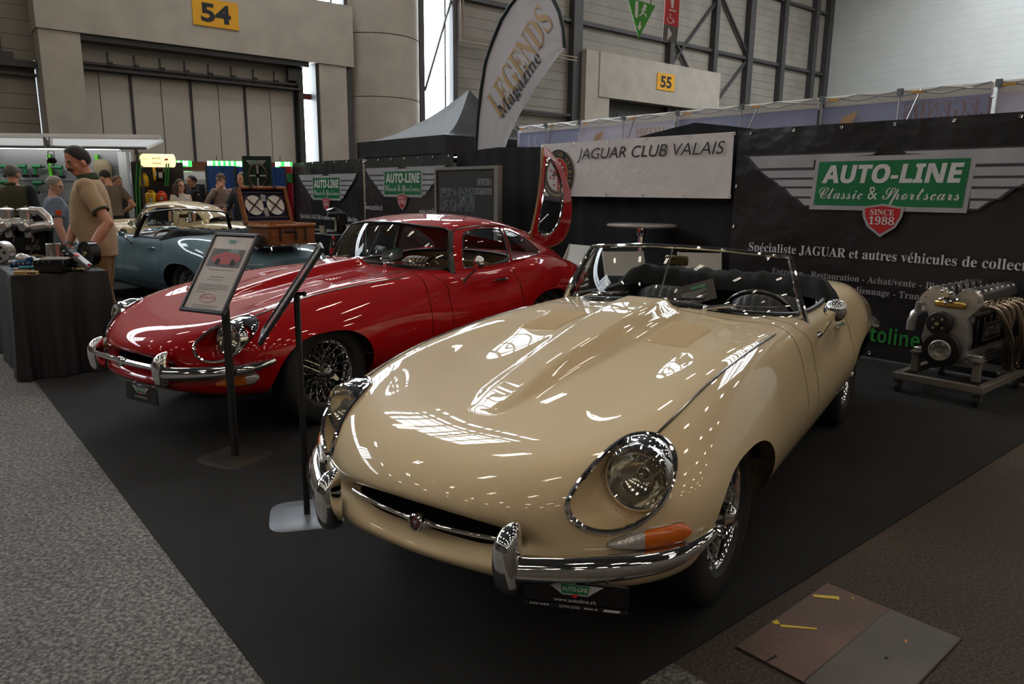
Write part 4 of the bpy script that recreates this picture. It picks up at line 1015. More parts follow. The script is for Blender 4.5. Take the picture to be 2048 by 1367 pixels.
for word, a0, a1, r in (('Jaguar Club Valais', 205, -25, .232), ):
    for i, ch in enumerate(word):
        q = R(a0+(a1-a0)*(i+.5)/len(word)); sub = Plane(wp.p(cx+r*cos(q), cz+r*1.09*sin(q), 0), E1*sin(q)+Vector((0, 0, -cos(q))), E1*cos(q)+Vector((0, 0, sin(q))), wp.n)
        if ch != ' ': put_text(t, sub, ch, 0, 0, h=.052, d=.009)
for q in np.linspace(215, 325, 14): put_poly(t, wp, [(cx+.235*cos(R(q))+.02*cos(R(q+u)), cz+.256*sin(R(q))+.011*sin(R(q+u))) for u in range(0, 360, 45)], .009)
put_poly(t, wp, [(cx+.19*cos(q), cz+.207*sin(q)) for q in np.linspace(0, 2*pi, 40, endpoint=False)], .008); t.build('emblem_lettering', GOLD, b, smooth=False)
t = MB(); put_poly(t, wp, [(cx+.178*cos(q), cz+.195*sin(q)) for q in np.linspace(pi/2, 1.5*pi, 24)], .0095); t.build('emblem_white_half', P_WHITE, b, smooth=False)
t = MB(); put_poly(t, wp, [(cx+.178*cos(q), cz+.195*sin(q)) for q in np.linspace(-pi/2, pi/2, 24)], .0095); t.build('emblem_red_half', P_RED, b, smooth=False)
sw_, sr_ = MB(), MB()
for i, (x, y) in enumerate(((-.07,.12),(-.12,.05),(-.06,.03),(-.12,-.04),(-.06,-.05),(-.05,-.13),(.05,.13),(.10,.08),(.12,0),(.05,-.06),(.11,-.08),(.05,-.14))):
    (sr_ if x < 0 else sw_).add([wp.p(cx+x+(.026 if k % 2 == 0 else .011)*cos(pi/2+k*pi/5), cz+y+(.028 if k % 2 == 0 else .012)*sin(pi/2+k*pi/5), .012) for k in range(10)], [tuple(range(10))])
sw_.build('white_stars', P_WHITE, b, smooth=False); sr_.build('red_stars', P_RED, b, smooth=False)
t = MB(); put_poly(t, wp, [(cx-.10,cz-.01),(cx-.04,cz+.035),(cx+.05,cz+.04),(cx+.11,cz+.075),(cx+.13,cz+.06),(cx+.10,cz+.02),(cx+.05,cz-.01),(cx+.08,cz-.045),(cx+.04,cz-.03),(cx,cz-.015),(cx-.06,cz-.03)], .014); t.build('leaping_cat', mat('print_bronze', srgb(74, 60, 44), .5), b, smooth=False)
eyelets(b, wp, [(-5.9+.56*k, 2.0) for k in range(6)]+[(-5.9+.56*k, 1.395) for k in range(6)])
kids(b)
# -- two banners at the far end
for lab, a0, a1, cx, cz, k, ky, ph in (('black winged-plate banner behind the coffee table, at the far end of the row', -13.68, -10.66, -12.09, 1.46, .915, 1.0, 0), ('black winged-plate banner half hidden by the photo board, beside the plain drape', -10.60, -7.91, -9.32, 1.545, .915, .98, 2)):
    qs = Plane(BW.p(0, 0, .03), E1, (0, 0, 1), -E2); qs.warp = wv(.008, 3.0, 2.0, ph); q = Plane(BW.p(0, 0, .043), E1, (0, 0, 1), -E2); b = thing('banner', lab, 'banner', q.o+E1*cx)
    sheet(qs, a0, a1, .03, 1.97).build('vinyl_sheet', VINYL, b); logo(b, q, cx, cz, k, ky)
    t = MB()
    if ph == 0:
        serif_line(t, q, 'Spécialiste JAGUAR et autres véhicules de collection', cx, .865, .085, 2.45, .012); serif_line(t, q, 'Entretien - Restauration - Achat/vente - Pieces détachées', cx, .64, .055, 2.1, .012)
    else:
        put_text(t, q, 'www.autoline.ch', -10.27, 1.145, h=.10, width=.60, d=.012); put_text(t, q, 'www.autoline.ch', -8.52, 1.115, h=.10, width=.60, d=.012)
    t.build('text_lines', P_WHITE, b, smooth=False); eyelets(b, q, [(a0+.1+(a1-a0-.2)*i/6, 1.94) for i in range(7)]+[(a0+.05, z) for z in (.9, 1.2, 1.5)]); kids(b)
# -- plain drape with its frame
def fold(a, z): return .016*sin(a*7+1.1*sin(a*2.3))*(1-.35*z)+.006*sin(a*19+z)+.012*sin(z*5+a*3)
dp = Plane(BW.p(0, 0, -.10), E1, (0, 0, 1), -E2); dp.warp = fold
def dtop(a): return 2.0+.03*max(0, 1-abs(a+7.0)/.9)+(.155*max(0, 1-abs(a+3.72)/.95)**.8)-.02*max(0, 1-abs(a+7.9)/.4)
dm = sheet(dp, -8.0, -2.9, .01, 2.0, .006, 260, 14, dtop)
tag(dm.build('drape', DRAPE, None), 'plain black cloth drape with a peaked top behind the white banner', 'drape')
fr = MB()
for a in (-13.7, -10.63, -7.95, -6.0, -3.1, -.1): fr.cyl(BW.p(a, 0, -.26), BW.p(a, 1.94, -.26), .02, 8); fr.box(BW.p(a, .01, -.30), (.2, .2, .02))
fr.cyl(BW.p(-13.7, 1.93, -.26), BW.p(0, 1.93, -.26), .02, 8)
tag(fr.build('backdrop_frame', STEEL), 'tubular steel frame holding up the banners and the drape', 'frame')
# -- photo board
b = thing('photo_board', 'aluminium framed board of workshop photographs titled ENTRETIEN & RESTAURATION', 'board', BW.p(-6.95, 0, .5)); q = Plane(BW.p(0, 0, .5), E1, (0, 0, 1), -E2)
ALU = mat('brushed_aluminium', srgb(158, 154, 148), .38, .6, noise=(20, .06)); BOARD = mat('board_charcoal', srgb(48, 47, 47), .5, noise=(2, .08))
RM = Matrix((E1, -E2, Vector((0, 0, 1)))).transposed()
def qbox(mb, q, a0, a1, z0, z1, d0, d1): return mb.box(q.p((a0+a1)/2, (z0+z1)/2, (d0+d1)/2), (a1-a0, d1-d0, z1-z0), rot=RM)
m = MB(); qbox(m, q, -7.62, -6.30, .1, 1.71, 0, .02); m.build('panel', BOARD, b, smooth=False)
m = MB(); qbox(m, q, -7.66, -7.62, 0, 1.75, -.03, .04); qbox(m, q, -6.30, -6.22, 0, 1.75, -.03, .04); qbox(m, q, -7.62, -6.30, 1.71, 1.75, -.03, .04); qbox(m, q, -7.62, -6.3, .06, .1, -.03, .04)
for a in (-7.6, -6.26): qbox(m, q, a-.03, a+.03, 0, .03, -.3, .3)
m.build('board_frame', ALU, b, smooth=False)
m = MB(); put_text(m, q, SANSB('ENTRETIEN &'), -6.52, 1.545, h=.085, width=.30, d=.024); put_text(m, q, SANSB('RESTAURATION'), -6.55, 1.425, h=.085, width=.36, d=.024); m.build('title', P_GREY, b, smooth=False)
def photo_mat(name, c1, c2, s_): 
    m = mat(name, c1, .35, noise=None); nt = m.node_tree; bs = nt.nodes['Principled BSDF']; tc = nt.nodes.new('ShaderNodeTexCoord'); n = nt.nodes.new('ShaderNodeTexNoise'); n.inputs['Scale'].default_value = s_; n.inputs['Distortion'].default_value = 2.5; n.inputs['Detail'].default_value = 3
    r = nt.nodes.new('ShaderNodeValToRGB'); r.color_ramp.elements[0].position = .35; r.color_ramp.elements[0].color = (*c1, 1); r.color_ramp.elements[1].position = .68; r.color_ramp.elements[1].color = (*c2, 1)
    nt.links.new(tc.outputs['Object'], n.inputs['Vector']); nt.links.new(n.outputs['Fac'], r.inputs[0]); nt.links.new(r.outputs[0], bs.inputs['Base Color']); return m
for i, (a0, a1, z0, z1, c1, c2) in enumerate(((-7.55,-7.14,1.15,1.47,(28,30,38),(150,152,165)), (-7.11,-6.72,1.15,1.47,(22,30,40),(160,172,180)), (-7.56,-7.36,.72,1.05,(40,36,42),(120,104,104)), (-7.32,-7.05,.72,1.05,(46,54,66),(110,120,140)), (-6.98,-6.74,.72,1.05,(50,48,58),(130,132,150)), (-6.66,-6.34,.62,1.08,(16,18,22),(62,74,88)))):
    m = MB(); qbox(m, q, a0, a1, z0, z1, .02, .024); m.build('photograph', photo_mat('photo_%d' % i, srgb(*[k*.8 for k in c1]), srgb(*[k*.75 for k in c2]), 7), b, smooth=False)
m = MB(); put_poly(m, q, [(-7.30,.86),(-7.28,.93),(-7.22,.965),(-7.13,.97),(-7.08,.93),(-7.06,.87)], .027); m.build('photo_detail', mat('photo_yellow', srgb(168, 152, 40), .4), b, smooth=False)
kids(b)
# -- high table and folding chairs
p = at(1283, 450, 8.0)
t = thing('high_table', 'round chrome bar table on a single post by the black drape', 'table', (p.x, p.y, 0)); zt = p.z
MB().lathe([(0, zt-.02), (.36, zt-.02), (.375, zt-.012), (.375, zt+.004), (.36, zt+.012), (0, zt+.012)], n=48).build('table_top', mat('table_top_metal', srgb(190, 186, 180), .25, .5), t)
MB().cyl((0, 0, .03), (0, 0, zt-.02), .034, 20).lathe([(.034, zt-.12), (.05, zt-.10), (.05, zt-.03), (.10, zt-.02)], n=20).build('post', CHROME, t)
MB().lathe([(0, .045), (.06, .04), (.24, .018), (.25, 0), (0, 0)], n=36).build('base', CHROME, t)
WPL = mat('white_plastic', srgb(196, 196, 190), .45)
def folding_chair(px, py, Y, rz, label, first=None):
    p = at(px, py, Y); loc = Vector((p.x, p.y, 0))
    if first: c = copy_tree(first); c.location = loc; c.rotation_euler = (0, 0, rz); c['label'] = label; return c
    c = thing('folding_chair', label, 'chair', loc, rz, 'white folding chairs')
    m = MB(); m.grid([[(.20-.02*cos(x*6)+.10*k, x, .58+.24*k) for x in np.linspace(-.21, .21, 9)] for k in np.linspace(0, 1, 4)]); m.grid([[(.215-.02*cos(x*6)+.10*k, x, .58+.24*k) for x in np.linspace(-.21, .21, 9)] for k in np.linspace(0, 1, 4)])
    m.build('backrest', WPL, c)
    MB().box((0, 0, .445), (.38, .40, .025), bev=.01).build('seat', WPL, c)
    for y in (-.215, .215):
        MB().tube([(-.25, y, .0), (.10, y, .47), (.30, y, .82)], .013, 8).build('front_leg', WPL, c); MB().tube([(.28, y, 0), (-.12, y, .45)], .012, 8).build('rear_leg', WPL, c)
    m = MB(); m.cyl((-.17, -.215, .11), (-.17, .215, .11), .008); m.cyl((.2, -.215, .11), (.2, .215, .11), .008); m.build('stretcher', WPL, c)
    return c
ch = folding_chair(1262, 560, 7.4, R(100), 'white folding chair beside the post of the round bar table')
folding_chair(1400, 560, 7.35, R(80), 'white folding chair behind the mirror of the cream open car', ch)
folding_chair(1128, 545, 8.4, R(40), 'white folding chair behind the raised tailgate of the red car', ch)
# -- information stands
def info_stand(x, y, phi, label, fore=True):
    s = thing('info_stand', label, 'sign', (x, y, 0)); nh = Vector((-sin(phi), -cos(phi), 0)); wd = Vector((cos(phi), -sin(phi), 0)); L, tb, W_ = .46, .26, .315
    upv = Vector((-nh.x*tb, -nh.y*tb, math.sqrt(L*L-tb*tb)))/L; nn = wd.cross(upv); 
    c = Vector((0, 0, .995))+nh*.020; q = Plane(c, wd, upv, nn if nn.dot(nh) > 0 else -nn)
    bs = MB(); pts = [(.16*np.sign(cos(a))*abs(cos(a))**.45, .16*np.sign(sin(a))*abs(sin(a))**.45) for a in np.linspace(0, 2*pi, 40, endpoint=False)]
    rot = lambda a, b, z: wd*a+nh*b+Vector((0, 0, z)); bs.grid([[rot(a*k, b*k, z) for a, b in pts] for k, z in ((.0, .016), (.4, .0155), (.93, .012), (1.0, .006), (1.0, .0), (.0, .0))], cv=True)
    bs.build('base', mat('stand_base_grey' if not fore else 'stand_base_black', srgb(128, 134, 142) if not fore else srgb(74, 67, 62), .42, .35), s)
    MB().box((0, 0, .492), (.045, .026, .984), rz=-phi, bev=.006).build('pole', BLACKM, s)
    k = MB().cyl(-nh*.02+Vector((0, 0, .985)), nh*.02+Vector((0, 0, .985)), .009, 12); k.ball(-nh*.03+Vector((0, 0, .985)), .011, 8); k.build('tilt_knob', BLACK, s)
    fm = MB(); rot3 = Matrix((wd, upv, q.n)).transposed(); FR = mat('frame_anthracite', srgb(62, 62, 64), .32, .5)
    for a0, a1, b0, b1 in ((-W_/2, -W_/2+.022, -L/2, L/2), (W_/2-.022, W_/2, -L/2, L/2), (-W_/2, W_/2, -L/2, -L/2+.022), (-W_/2, W_/2, L/2-.022, L/2)): fm.box(q.p((a0+a1)/2, (b0+b1)/2, 0), (a1-a0, b1-b0, .018), rot=rot3, bev=.005)
    f = fm.build('sign_frame', FR, s)
    MB().box(q.p(0, 0, -.006), (W_-.01, L-.01, .006), rot=rot3).build('backing', BLACKM, s, smooth=False)
    pa = MB().box(q.p(0, 0, .0), (W_-.04, L-.04, .003), rot=rot3).build('paper', mat('paper_white', srgb(214, 208, 204), .22, coat=.6), s, smooth=False)
    m = MB()
    for x0, x1, y0 in ((-.09,.10,.012),(-.05,.05,-.03),(-.06,.04,-.045),(-.10,.11,-.075),(-.10,.10,-.085),(-.10,.11,-.095),(-.10,.04,-.105),(-.1,-.03,-.12),(-.09,.1,-.19),(-.08,.08,-.2)):
        x = x0
        while x < x1:
            l = .008+.014*((x*977) % 1); put_poly(m, q, [(x, y0), (min(x+l, x1), y0), (min(x+l, x1), y0+.0042), (x, y0+.0042)], .0026); x += l+.004
    m.build('text_lines', mat('ink_grey', srgb(120, 114, 112), .6), s, smooth=False)
    m = MB(); put_poly(m, q, [(-.115,.03),(.115,.03),(.115,.135),(-.115,.135)], .0026); m.build('car_photo', mat('photo_ground', srgb(84, 76, 72), .5, noise=(14, .4)), s, smooth=False)
    m = MB(); put_poly(m, q, [(-.10,.07),(-.08,.095),(-.02,.118),(.02,.120),(.09,.105),(.105,.08),(.08,.055),(.02,.047),(-.05,.045)], .0034); m.build('car_in_photo', mat('photo_red', srgb(176, 44, 50), .5), s, smooth=False)
    m = MB(); [put_poly(m, q, [(wx+.016*cos(a), .058+.02*sin(a)) for a in np.linspace(0, 2*pi, 14)[:-1]], .0042) for wx in (-.045, .06)]; m.build('wheels_in_photo', BLACKM, s, smooth=False)
    m = MB(); put_poly(m, q, [(.0,.116),(.015,.134),(.065,.136),(.085,.107)], .004); m.build('windows_in_photo', mat('photo_window', srgb(120, 136, 140), .5), s, smooth=False)
    hexa = [(-.055,-.147),(-.045,-.132),(0,-.122),(.045,-.132),(.055,-.147),(.045,-.162),(0,-.172),(-.045,-.162)]; m = MB(); m.tube([q.p(a, b, .003) for a, b in hexa], .0012, 5, closed=True); put_text(m, q, 'JAGUAR', 0, -.147, h=.020, width=.092, d=.0035); m.build('red_emblem', mat('print_red'), s, smooth=False)
    m = MB(); put_poly(m, q, [(-.06,.195),(.06,.195),(.025,.165),(-.025,.165)], .0026); m.build('wing_emblem', P_SILV, s, smooth=False); m = MB(); put_poly(m, q, [(-.024,.187),(.024,.187),(.022,.170),(-.022,.170)], .0034); m.build('green_emblem', P_GREEN, s, smooth=False)
    return s
info_stand(-1.475, 3.715, R(27), 'black info stand with a red-car sheet on a dark base, by the red car nose')
info_stand(-.895, 3.01, R(74), 'info stand turned edge-on on a pale grey base by the cream car', False)
# -- floor plates and marks
PLATE = mat('worn_steel_plate', srgb(96, 66, 48), .55, .12, noise=(2.6, .35), bump=(40, .1))
TAPE = mat('yellow_tape', srgb(232, 202, 14), .5)
pa, pb, pc = Vector((.72, 2.08, 0)), Vector((1.18, 2.48, 0)), Vector((1.47, 2.14, 0)); u, v = (pb-pa), (pc-pb)
def plate(v0, v1, lab, m_):
    o = thing('floor_plate', lab, 'plate', pa+u*.5+v*((v0+v1)/2), 0, 'steel duct covers in the floor'); g = lambda a, b, z=.006: pa+u*a+v*b+Vector((0, 0, z))-o.location
    e = .006; b_ = MB(); b_.prism([g(e, v0+e), g(e, v1-e), g(1-e, v1-e), g(1-e, v0+e)][::-1], (0, 0, -.006)); b_.build('sheet', m_, o, smooth=False)
    r = MB(); r.tube([g(0, v0, .003), g(1, v0, .003), g(1, v1, .003), g(0, v1, .003)], .004, 4, closed=True); r.build('rim', mat('plate_rim', srgb(70, 60, 52), .5, .5), o, smooth=False)
    return o, g
o, g = plate(0, .5, 'rusty brown steel floor plate with yellow tape scraps, nearest the carpet edge', PLATE)
m = MB()
for pts in (((.772,.031),(.794,.016),(.84,.085),(.89,.161),(.855,.19),(.848,.162),(.80,.085)), ((.343,.004),(.387,.014),(.366,.057),(.341,.037)), ((.359,.062),(.42,.16),(.484,.264),(.468,.269),(.40,.165),(.342,.082)), ((.934,.229),(.945,.247),(.931,.262))): m.prism([g(a, b, .0075) for a, b in pts], (0, 0, -.001))
m.build('yellow_tape', TAPE, o, smooth=False); m = MB(); m.prism([g(a, b, .0072) for a, b in ((.005,.223),(.1,.232),(.083,.251),(.017,.237))], (0, 0, -.0006)); m.build('dark_hole', DARK, o, smooth=False)
o, g = plate(.5, 1, 'greyer steel floor plate without tape, beside the one with yellow tape', mat('worn_steel_plate_grey', srgb(84, 74, 65), .55, .15, noise=(2.2, .3), bump=(40, .1)))
m = MB(); m.prism([g(.507+.010*cos(q), .747+.012*sin(q), .0072) for q in np.linspace(0, 2*pi, 12, endpoint=False)], (0, 0, -.0006)); m.build('dark_hole', DARK, o, smooth=False)
m = MB(); m.prism([g(a, b, .0075) for a, b in ((.739,.743),(.749,.754),(.726,.769),(.72,.755))], (0, 0, -.001)); m.build('orange_dot', mat('orange_paint', srgb(220, 140, 30), .6), o, smooth=False)
# ---------------------------------------------------------------- engine on its trolley
def atz(px, py, z):
    d = fw+rt*((px-1024)/1463.1045)-up*((py-683.5)/1463.1045); k = (z-CAMZ)/d.z
    return Vector((0, 0, CAMZ))+d*k
ALUM = mat('cast_aluminium', (.60, .59, .57), .30, .75, noise=(18, .12), bump=(60, .08)); POL = mat('polished_aluminium', (.74, .72, .70), .22, .9, noise=(10, .05))
PIPE = mat('heated_chrome', (.60, .50, .40), .10, 1, noise=(5, .25))
e = thing('engine', 'polished six-cylinder engine with curved chrome exhaust pipes, carried on the grey trolley', 'engine', (3.045, 5.055, .125), R(40))
m = MB().box((.42, 0, .365), (.74, .30, .27), bev=.02)
for k in range(6): m.box((.12+.12*k, -.155, .36), (.05, .02, .20), bev=.005)
bl = m.build('engine_block', BLACK, e)
q = Plane((.36, -.175, .36), (1, 0, 0), (0, 0, 1), (0, -1, 0)); m = MB().box((.36, -.170, .36), (.36, .008, .13)); m.build('name_plate', BLACKM, bl, smooth=False)
m = MB(); put_text(m, q, 'AUTO-LINE', 0, 0, h=.07, width=.30, d=.003, bold=.02)
for a, b_, c, d in ((-.17,.17,.056,.06),(-.17,.17,-.06,-.056),(-.17,-.166,-.06,.06),(.166,.17,-.06,.06)): put_poly(m, q, [(a, c), (b_, c), (b_, d), (a, d)], .003)
m.build('plate_lettering', P_GREY, bl, smooth=False)
fc = [(-.12,.20),(-.155,.30),(-.14,.40),(-.125,.46),(-.135,.485),(-.20,.565),(-.185,.605),(-.125,.668),(-.085,.672),(-.03,.615),(.03,.615),(.085,.672),(.125,.668),(.185,.605),(.20,.565),(.135,.485),(.125,.46),(.14,.40),(.155,.30),(.12,.20),(.08,.17),(-.08,.17)]
m = MB().prism([(0, y, z) for y, z in fc], (.06, 0, 0))
for y, z in fc[1:-1]: m.cyl((-.008, y*.9, .42+(z-.42)*.93), (.0, y*.9, .42+(z-.42)*.93), .010, 8)
m.build('timing_cover', ALUM, e, angle=30)
MB().box((.43, 0, .535), (.75, .36, .10), bev=.02).build('cylinder_head', ALUM, e)
for s in (1, -1):
    rows = []
    for x in np.linspace(.02, .82, 25):
        k = min(1, min(x-.0, .84-x)/.04); rows.append([(x, s*.105+.075*cos(a)*k, .585+.085*max(0, sin(a))**.75*k) for a in np.linspace(0, pi, 15)])
    c = MB().grid(rows).build('cam_cover', POL, e, angle=50); m = MB()
    for k in range(7):
        for o_ in (-.05, .05): m.lathe([(0, .022), (.008, .020), (.011, .010), (.011, 0)], (.07+.115*k, s*.105+o_, .64), n=10)
    m.build('cover_nuts', CHROME, c)
m = MB().box((.45, 0, .61), (.70, .08, .06), bev=.01)
for k in range(6): m.tube([(.10+.125*k, 0, .64), (.10+.125*k, .0, .672), (.16+.125*k, .03, .68)], .008, 6)
m.build('spark_plug_valley', BLACK, e)
rows = [[(x, .14*k*np.sign(cos(a))*abs(cos(a))**.5, .145+.075*(1+sin(a))*(.85 if k < 1 else 1)) for a in np.linspace(0, 2*pi, 25)[:-1]] for x, k in ((.03,.8),(.05,1),(.40,1),(.78,1),(.80,.8))]
m = MB().grid(rows, cv=True); m.add(rows[0], [tuple(range(24))])
for z in (.10, .125, .15, .175): m.box((.55, -.143, z+.02), (.44, .012, .010))
m.build('sump', ALUM, e, angle=40)
m = MB().lathe([(.05,.02),(.055,-.02),(.118,-.02),(.122,-.01),(.122,.03),(.112,.035),(.112,.045),(.05,.05)], (-.05, .0, .235), 'X', 44); m2 = m.build('crank_pulley', mat('pulley_black', (.012, .012, .012), .4), e)
m = MB().lathe([(0,-.01),(.03,-.01),(.032,-.022),(.068,-.03),(.074,-.026),(.076,.0),(.055,.01)], (-.05, 0, .235), 'X', 36)
for k in range(4): m.cyl((-.088, .048*cos(k*pi/2+.4), .235+.048*sin(k*pi/2+.4)), (-.06, .048*cos(k*pi/2+.4), .235+.048*sin(k*pi/2+.4)), .010, 8)
m.build('pulley_hub', ALUM, m2)
m = MB().lathe([(0,-.03),(.02,-.03),(.022,-.02),(.075,-.018),(.082,-.01),(.082,.03),(.05,.04)], (-.045, .035, .42), 'X', 36); m2 = m.build('water_pump_pulley', mat('pulley_black'), e)
m = MB()
for k in range(4): m.cyl((-.075, .035+.042*cos(k*pi/2+.7), .42+.042*sin(k*pi/2+.7)), (-.06, .035+.042*cos(k*pi/2+.7), .42+.042*sin(k*pi/2+.7)), .009, 8)
m.cyl((-.085, .035, .42), (-.06, .035, .42), .014, 10); m.build('pulley_bolts', CHROME, m2)
MB().tube([(.05, .15, .50), (.02, .19, .49), (-.0, .22, .46), (-.0, .235, .40), (0, .235, .34)], .030, 12).tube([(0, .20, .48), (-.01, .19, .55)], .024, 12).build('water_elbow', ALUM, e)
m = MB().box((-.012, -.01, .555), (.03, .20, .045), bev=.01); m.build('gold_gasket', mat('gold_plate', (.72, .48, .16), .25, 1), e)
m = MB().ball((-.035, 0, .615), .042, 12).lathe([(.0,-.03),(.02,-.03),(.03,-.01),(.03,.03)], (-.06, 0, .63), 'X', 16)
m.tube([(-.04, 0, .60), (-.08, -.05, .60), (-.09, -.09, .60)], .013, 8)
for y, z in ((-.03,.64),(.03,.65),(0,.57),(.035,.59),(-.035,.585)): m.ball((-.07, y, z), .014, 6)
m.build('thermostat_housing', CHROME, e)
for k in range(6):
    x = .10+.118*k; end = .58 if k < 3 else .70; j = k % 3
    P = [(x, -.17, .545), (x+.01, -.23, .55), (x+.04, -.275, .50), (x+(end-x)*.35, -.30+.02*j, .38), (x+(end-x)*.75, -.29+.03*j, .22), (end+.02*j, -.27+.03*j, .10), (end+.05, -.26+.02*j, .065), (min(.86, end+.18), -.24+.01*j, .06)]
    P = spline(np.array(P), np.linspace(0, 7, 30)); MB().tube([tuple(p) for p in P], .0235, 12).build('exhaust_pipe', PIPE, e)
MB().box((.43, -.178, .55), (.74, .012, .07), bev=.01).build('exhaust_flange', PIPE, e)
for x, y in ((.10,.17),(.10,-.17),(.70,.17),(.70,-.17)): MB().box((x, y*1.0, .19), (.07, .10, .04), bev=.005).build('mounting_bracket', ALUM, e)
# trolley
tr_ = thing('engine_trolley', 'grey square-tube trolley on four casters under the polished engine', 'trolley', (3.045, 5.055, 0), R(40)); GREYP = mat('grey_paint', srgb(120, 114, 106), .5, noise=(6, .1))
m = MB()
for y in (-.27, .27): m.box((.37, y, .125), (.86, .05, .05), bev=.004)
for x in (-.04, .78): m.box((x, 0, .125), (.05, .54, .05), bev=.004)
m.build('base_frame', GREYP, tr_)
for x, y in ((.08,.20),(.08,-.20),(.72,.20),(.72,-.20)): MB().box((x, y, .225), (.05, .05, .15), bev=.004).box((x, y, .30), (.10, .07, .012)).build('upright', GREYP, tr_)
for x, y in ((-.03,.26),(-.03,-.26),(.77,.26),(.77,-.26)):
    c = MB().lathe([(.0,-.016),(.038,-.016),(.042,-.01),(.042,.01),(.038,.016),(0,.016)], (x, y, .042), 'Y', 20).build('caster', RUBBER, tr_); MB().box((x, y-.022, .065), (.04, .005, .06)).box((x, y+.022, .065), (.04, .005, .06)).box((x, y, .095), (.06, .06, .01)).build('caster_fork', STEEL, c)
# ---------------------------------------------------------------- parts table on the left
TN = atz(22, 550, .785); TN.z = 0
tb = lambda a, b, z=0: TN-E1*a+E2*b+Vector((0, 0, z))
def ploc(px, py, z=.789): return atz(px, py, z)
TW = (atz(207, 538, .785)-atz(22, 550, .785)).dot(E2)
t = thing('display_table', 'long table under a black floor-length cloth at the edge of the grey aisle', 'table', tb(1.1, TW/2))
m = MB(); N = 240; per = [(0, 0)]; rows = []
L_, W_ = 2.3, TW
def per_pt(u):
    u = u % 4
    if u < 1: return (0, W_*u)
    if u < 2: return (L_*(u-1), W_)
    if u < 3: return (L_, W_*(3-u))
    return (L_*(4-u), 0)
for z, out, amp in ((.785, -.012, 0), (.784, 0, 0), (.77, .006, .002), (.5, .02, .012), (.2, .035, .022), (.012, .05, .03)):
    row = []
    for i in range(N):
        u = 4*i/N; a, b_ = per_pt(u); ca, cb = (a-L_/2)/(L_/2), (b_-W_/2)/(W_/2); w_ = amp*sin(u*19+sin(u*7)*1.5)+amp*.6*sin(u*37); s_ = out+w_
        if u > 2 and z < .7 and u < 4: s_ *= .6
        row.append(tb(a+(s_ if abs(ca) > .999 and ca > 0 else -s_ if abs(ca) > .999 else 0), b_+(s_ if abs(cb) > .999 and cb > 0 else -s_ if abs(cb) > .999 else 0), z)-t.location)
    rows.append(row)
m.grid(rows, cv=True); m.add(rows[0], [tuple(range(N))])
m.build('tablecloth', mat('tablecloth_black', (.013, .013, .015), .62, noise=(4, .3), bump=(90, .1)), t, angle=60)
for a, b_ in ((.15,.08),(2.1,.08),(.15,TW-.08),(2.1,TW-.08)): MB().cyl(tb(a, b_, 0)-t.location, tb(a, b_, .77)-t.location, .02, 8).build('leg', STEEL, t)
# carburettor display
p = ploc(60, 508); cb = thing('carburettor_display', 'row of polished carburettors mounted on a black lettered stand, on the parts table', 'engine part', p, R(0))
m = MB(); m.prism([(-.42, .02, 0), (.20, .02, 0), (.24, .02, .36), (-.10, .02, .36)], (0, .02, 0)); m.box((-.1, .06, .01), (.66, .16, .02)); m.prism([(.05, -.10, 0), (.07, -.10, 0), (.22, .02, .30), (.20, .02, .30)], (0, .012, 0)); m.build('stand', BLACK, cb, smooth=False)
q = Plane((.02, .018, .06), (1, 0, 0), (0, 0, 1), (0, -1, 0)); m = MB(); put_text(m, q, SERIF('AUTO'), 0, 0, h=.042, width=.14, d=.003); m.build('lettering', P_GREY, cb, smooth=False)
for k, x in enumerate((-.36, -.16, .02)):
    m = MB().lathe([(0,.15),(.012,.15),(.014,.135),(.045,.13),(.068,.122),(.070,.112),(.055,.108),(.052,.03),(.06,.02),(.06,0),(0,0)], (x, -.02, .30), n=24).cyl((x-.09, -.05, .285), (x+.09, -.05, .285), .034, 16).lathe([(0,-.06),(.035,-.06),(.05,-.04),(.05,0)], (x+.04, -.10, .26), 'Y', 18).lathe([(0,0),(.035,0),(.04,.06),(.03,.08)], (x+.02, -.04, .16), n=16)
    m.tube([(x+.05, -.05, .2), (x+.08, -.07, .17), (x+.06, -.06, .12)], .006, 6); m.build('carburettor', POL, cb)
MB().tube([(-.5, -.02, .31), (.0, -.02, .31)], .03, 14).build('inlet_pipe', POL, cb)
m = MB().tube([(.02, -.02, .385), (.08, -.02, .41), (.16, -.02, .405), (.22, -.02, .34), (.23, -.02, .29)], .038, 14).tube([(.10, -.06, .25), (.24, -.06, .27)], .05, 16); m.ball((.24, -.06, .27), .052, 10); m.build('air_elbow', POL, cb)
# loose items on the table
def item(name, label, px, py, rz=0, cat='engine part'): return thing(name, label, cat, ploc(px, py), rz)
o = item('control_box', 'black metal box with white papers on its lid, in the middle of the parts table', 98, 545, R(8), 'box')
MB().box((0, .09, .048), (.21, .18, .095), bev=.006).build('case', BLACK, o); MB().box((.02, .09, .098), (.18, .15, .006), rz=.1).box((.01, .10, .103), (.16, .13, .004), rz=-.1).build('papers', mat('paper_white'), o, smooth=False)
m = MB()
for x in (-.07, -.03, .01): m.cyl((x, -.004, .08), (x, .0, .08), .006, 8)
m.build('studs', CHROME, o)
o = item('fuel_pump_unit', 'black mechanism with a grey bracket and red tag, leaning at the table end', 148, 541, R(-15))
m = MB().box((-.03, .06, .085), (.17, .07, .07), rot=Matrix.Rotation(R(35), 3, 'Y'), bev=.01)
for k in range(5): m.cyl((-.09+.03*k, .02, .14-.02*k), (-.09+.03*k, -.01, .145-.02*k), .011, 8)
m.cyl((-.10, .05, .14), (-.13, .05, .17), .03, 12); m.box((.0, .06, .02), (.12, .08, .04), bev=.01); m.build('mechanism', BLACK, o)
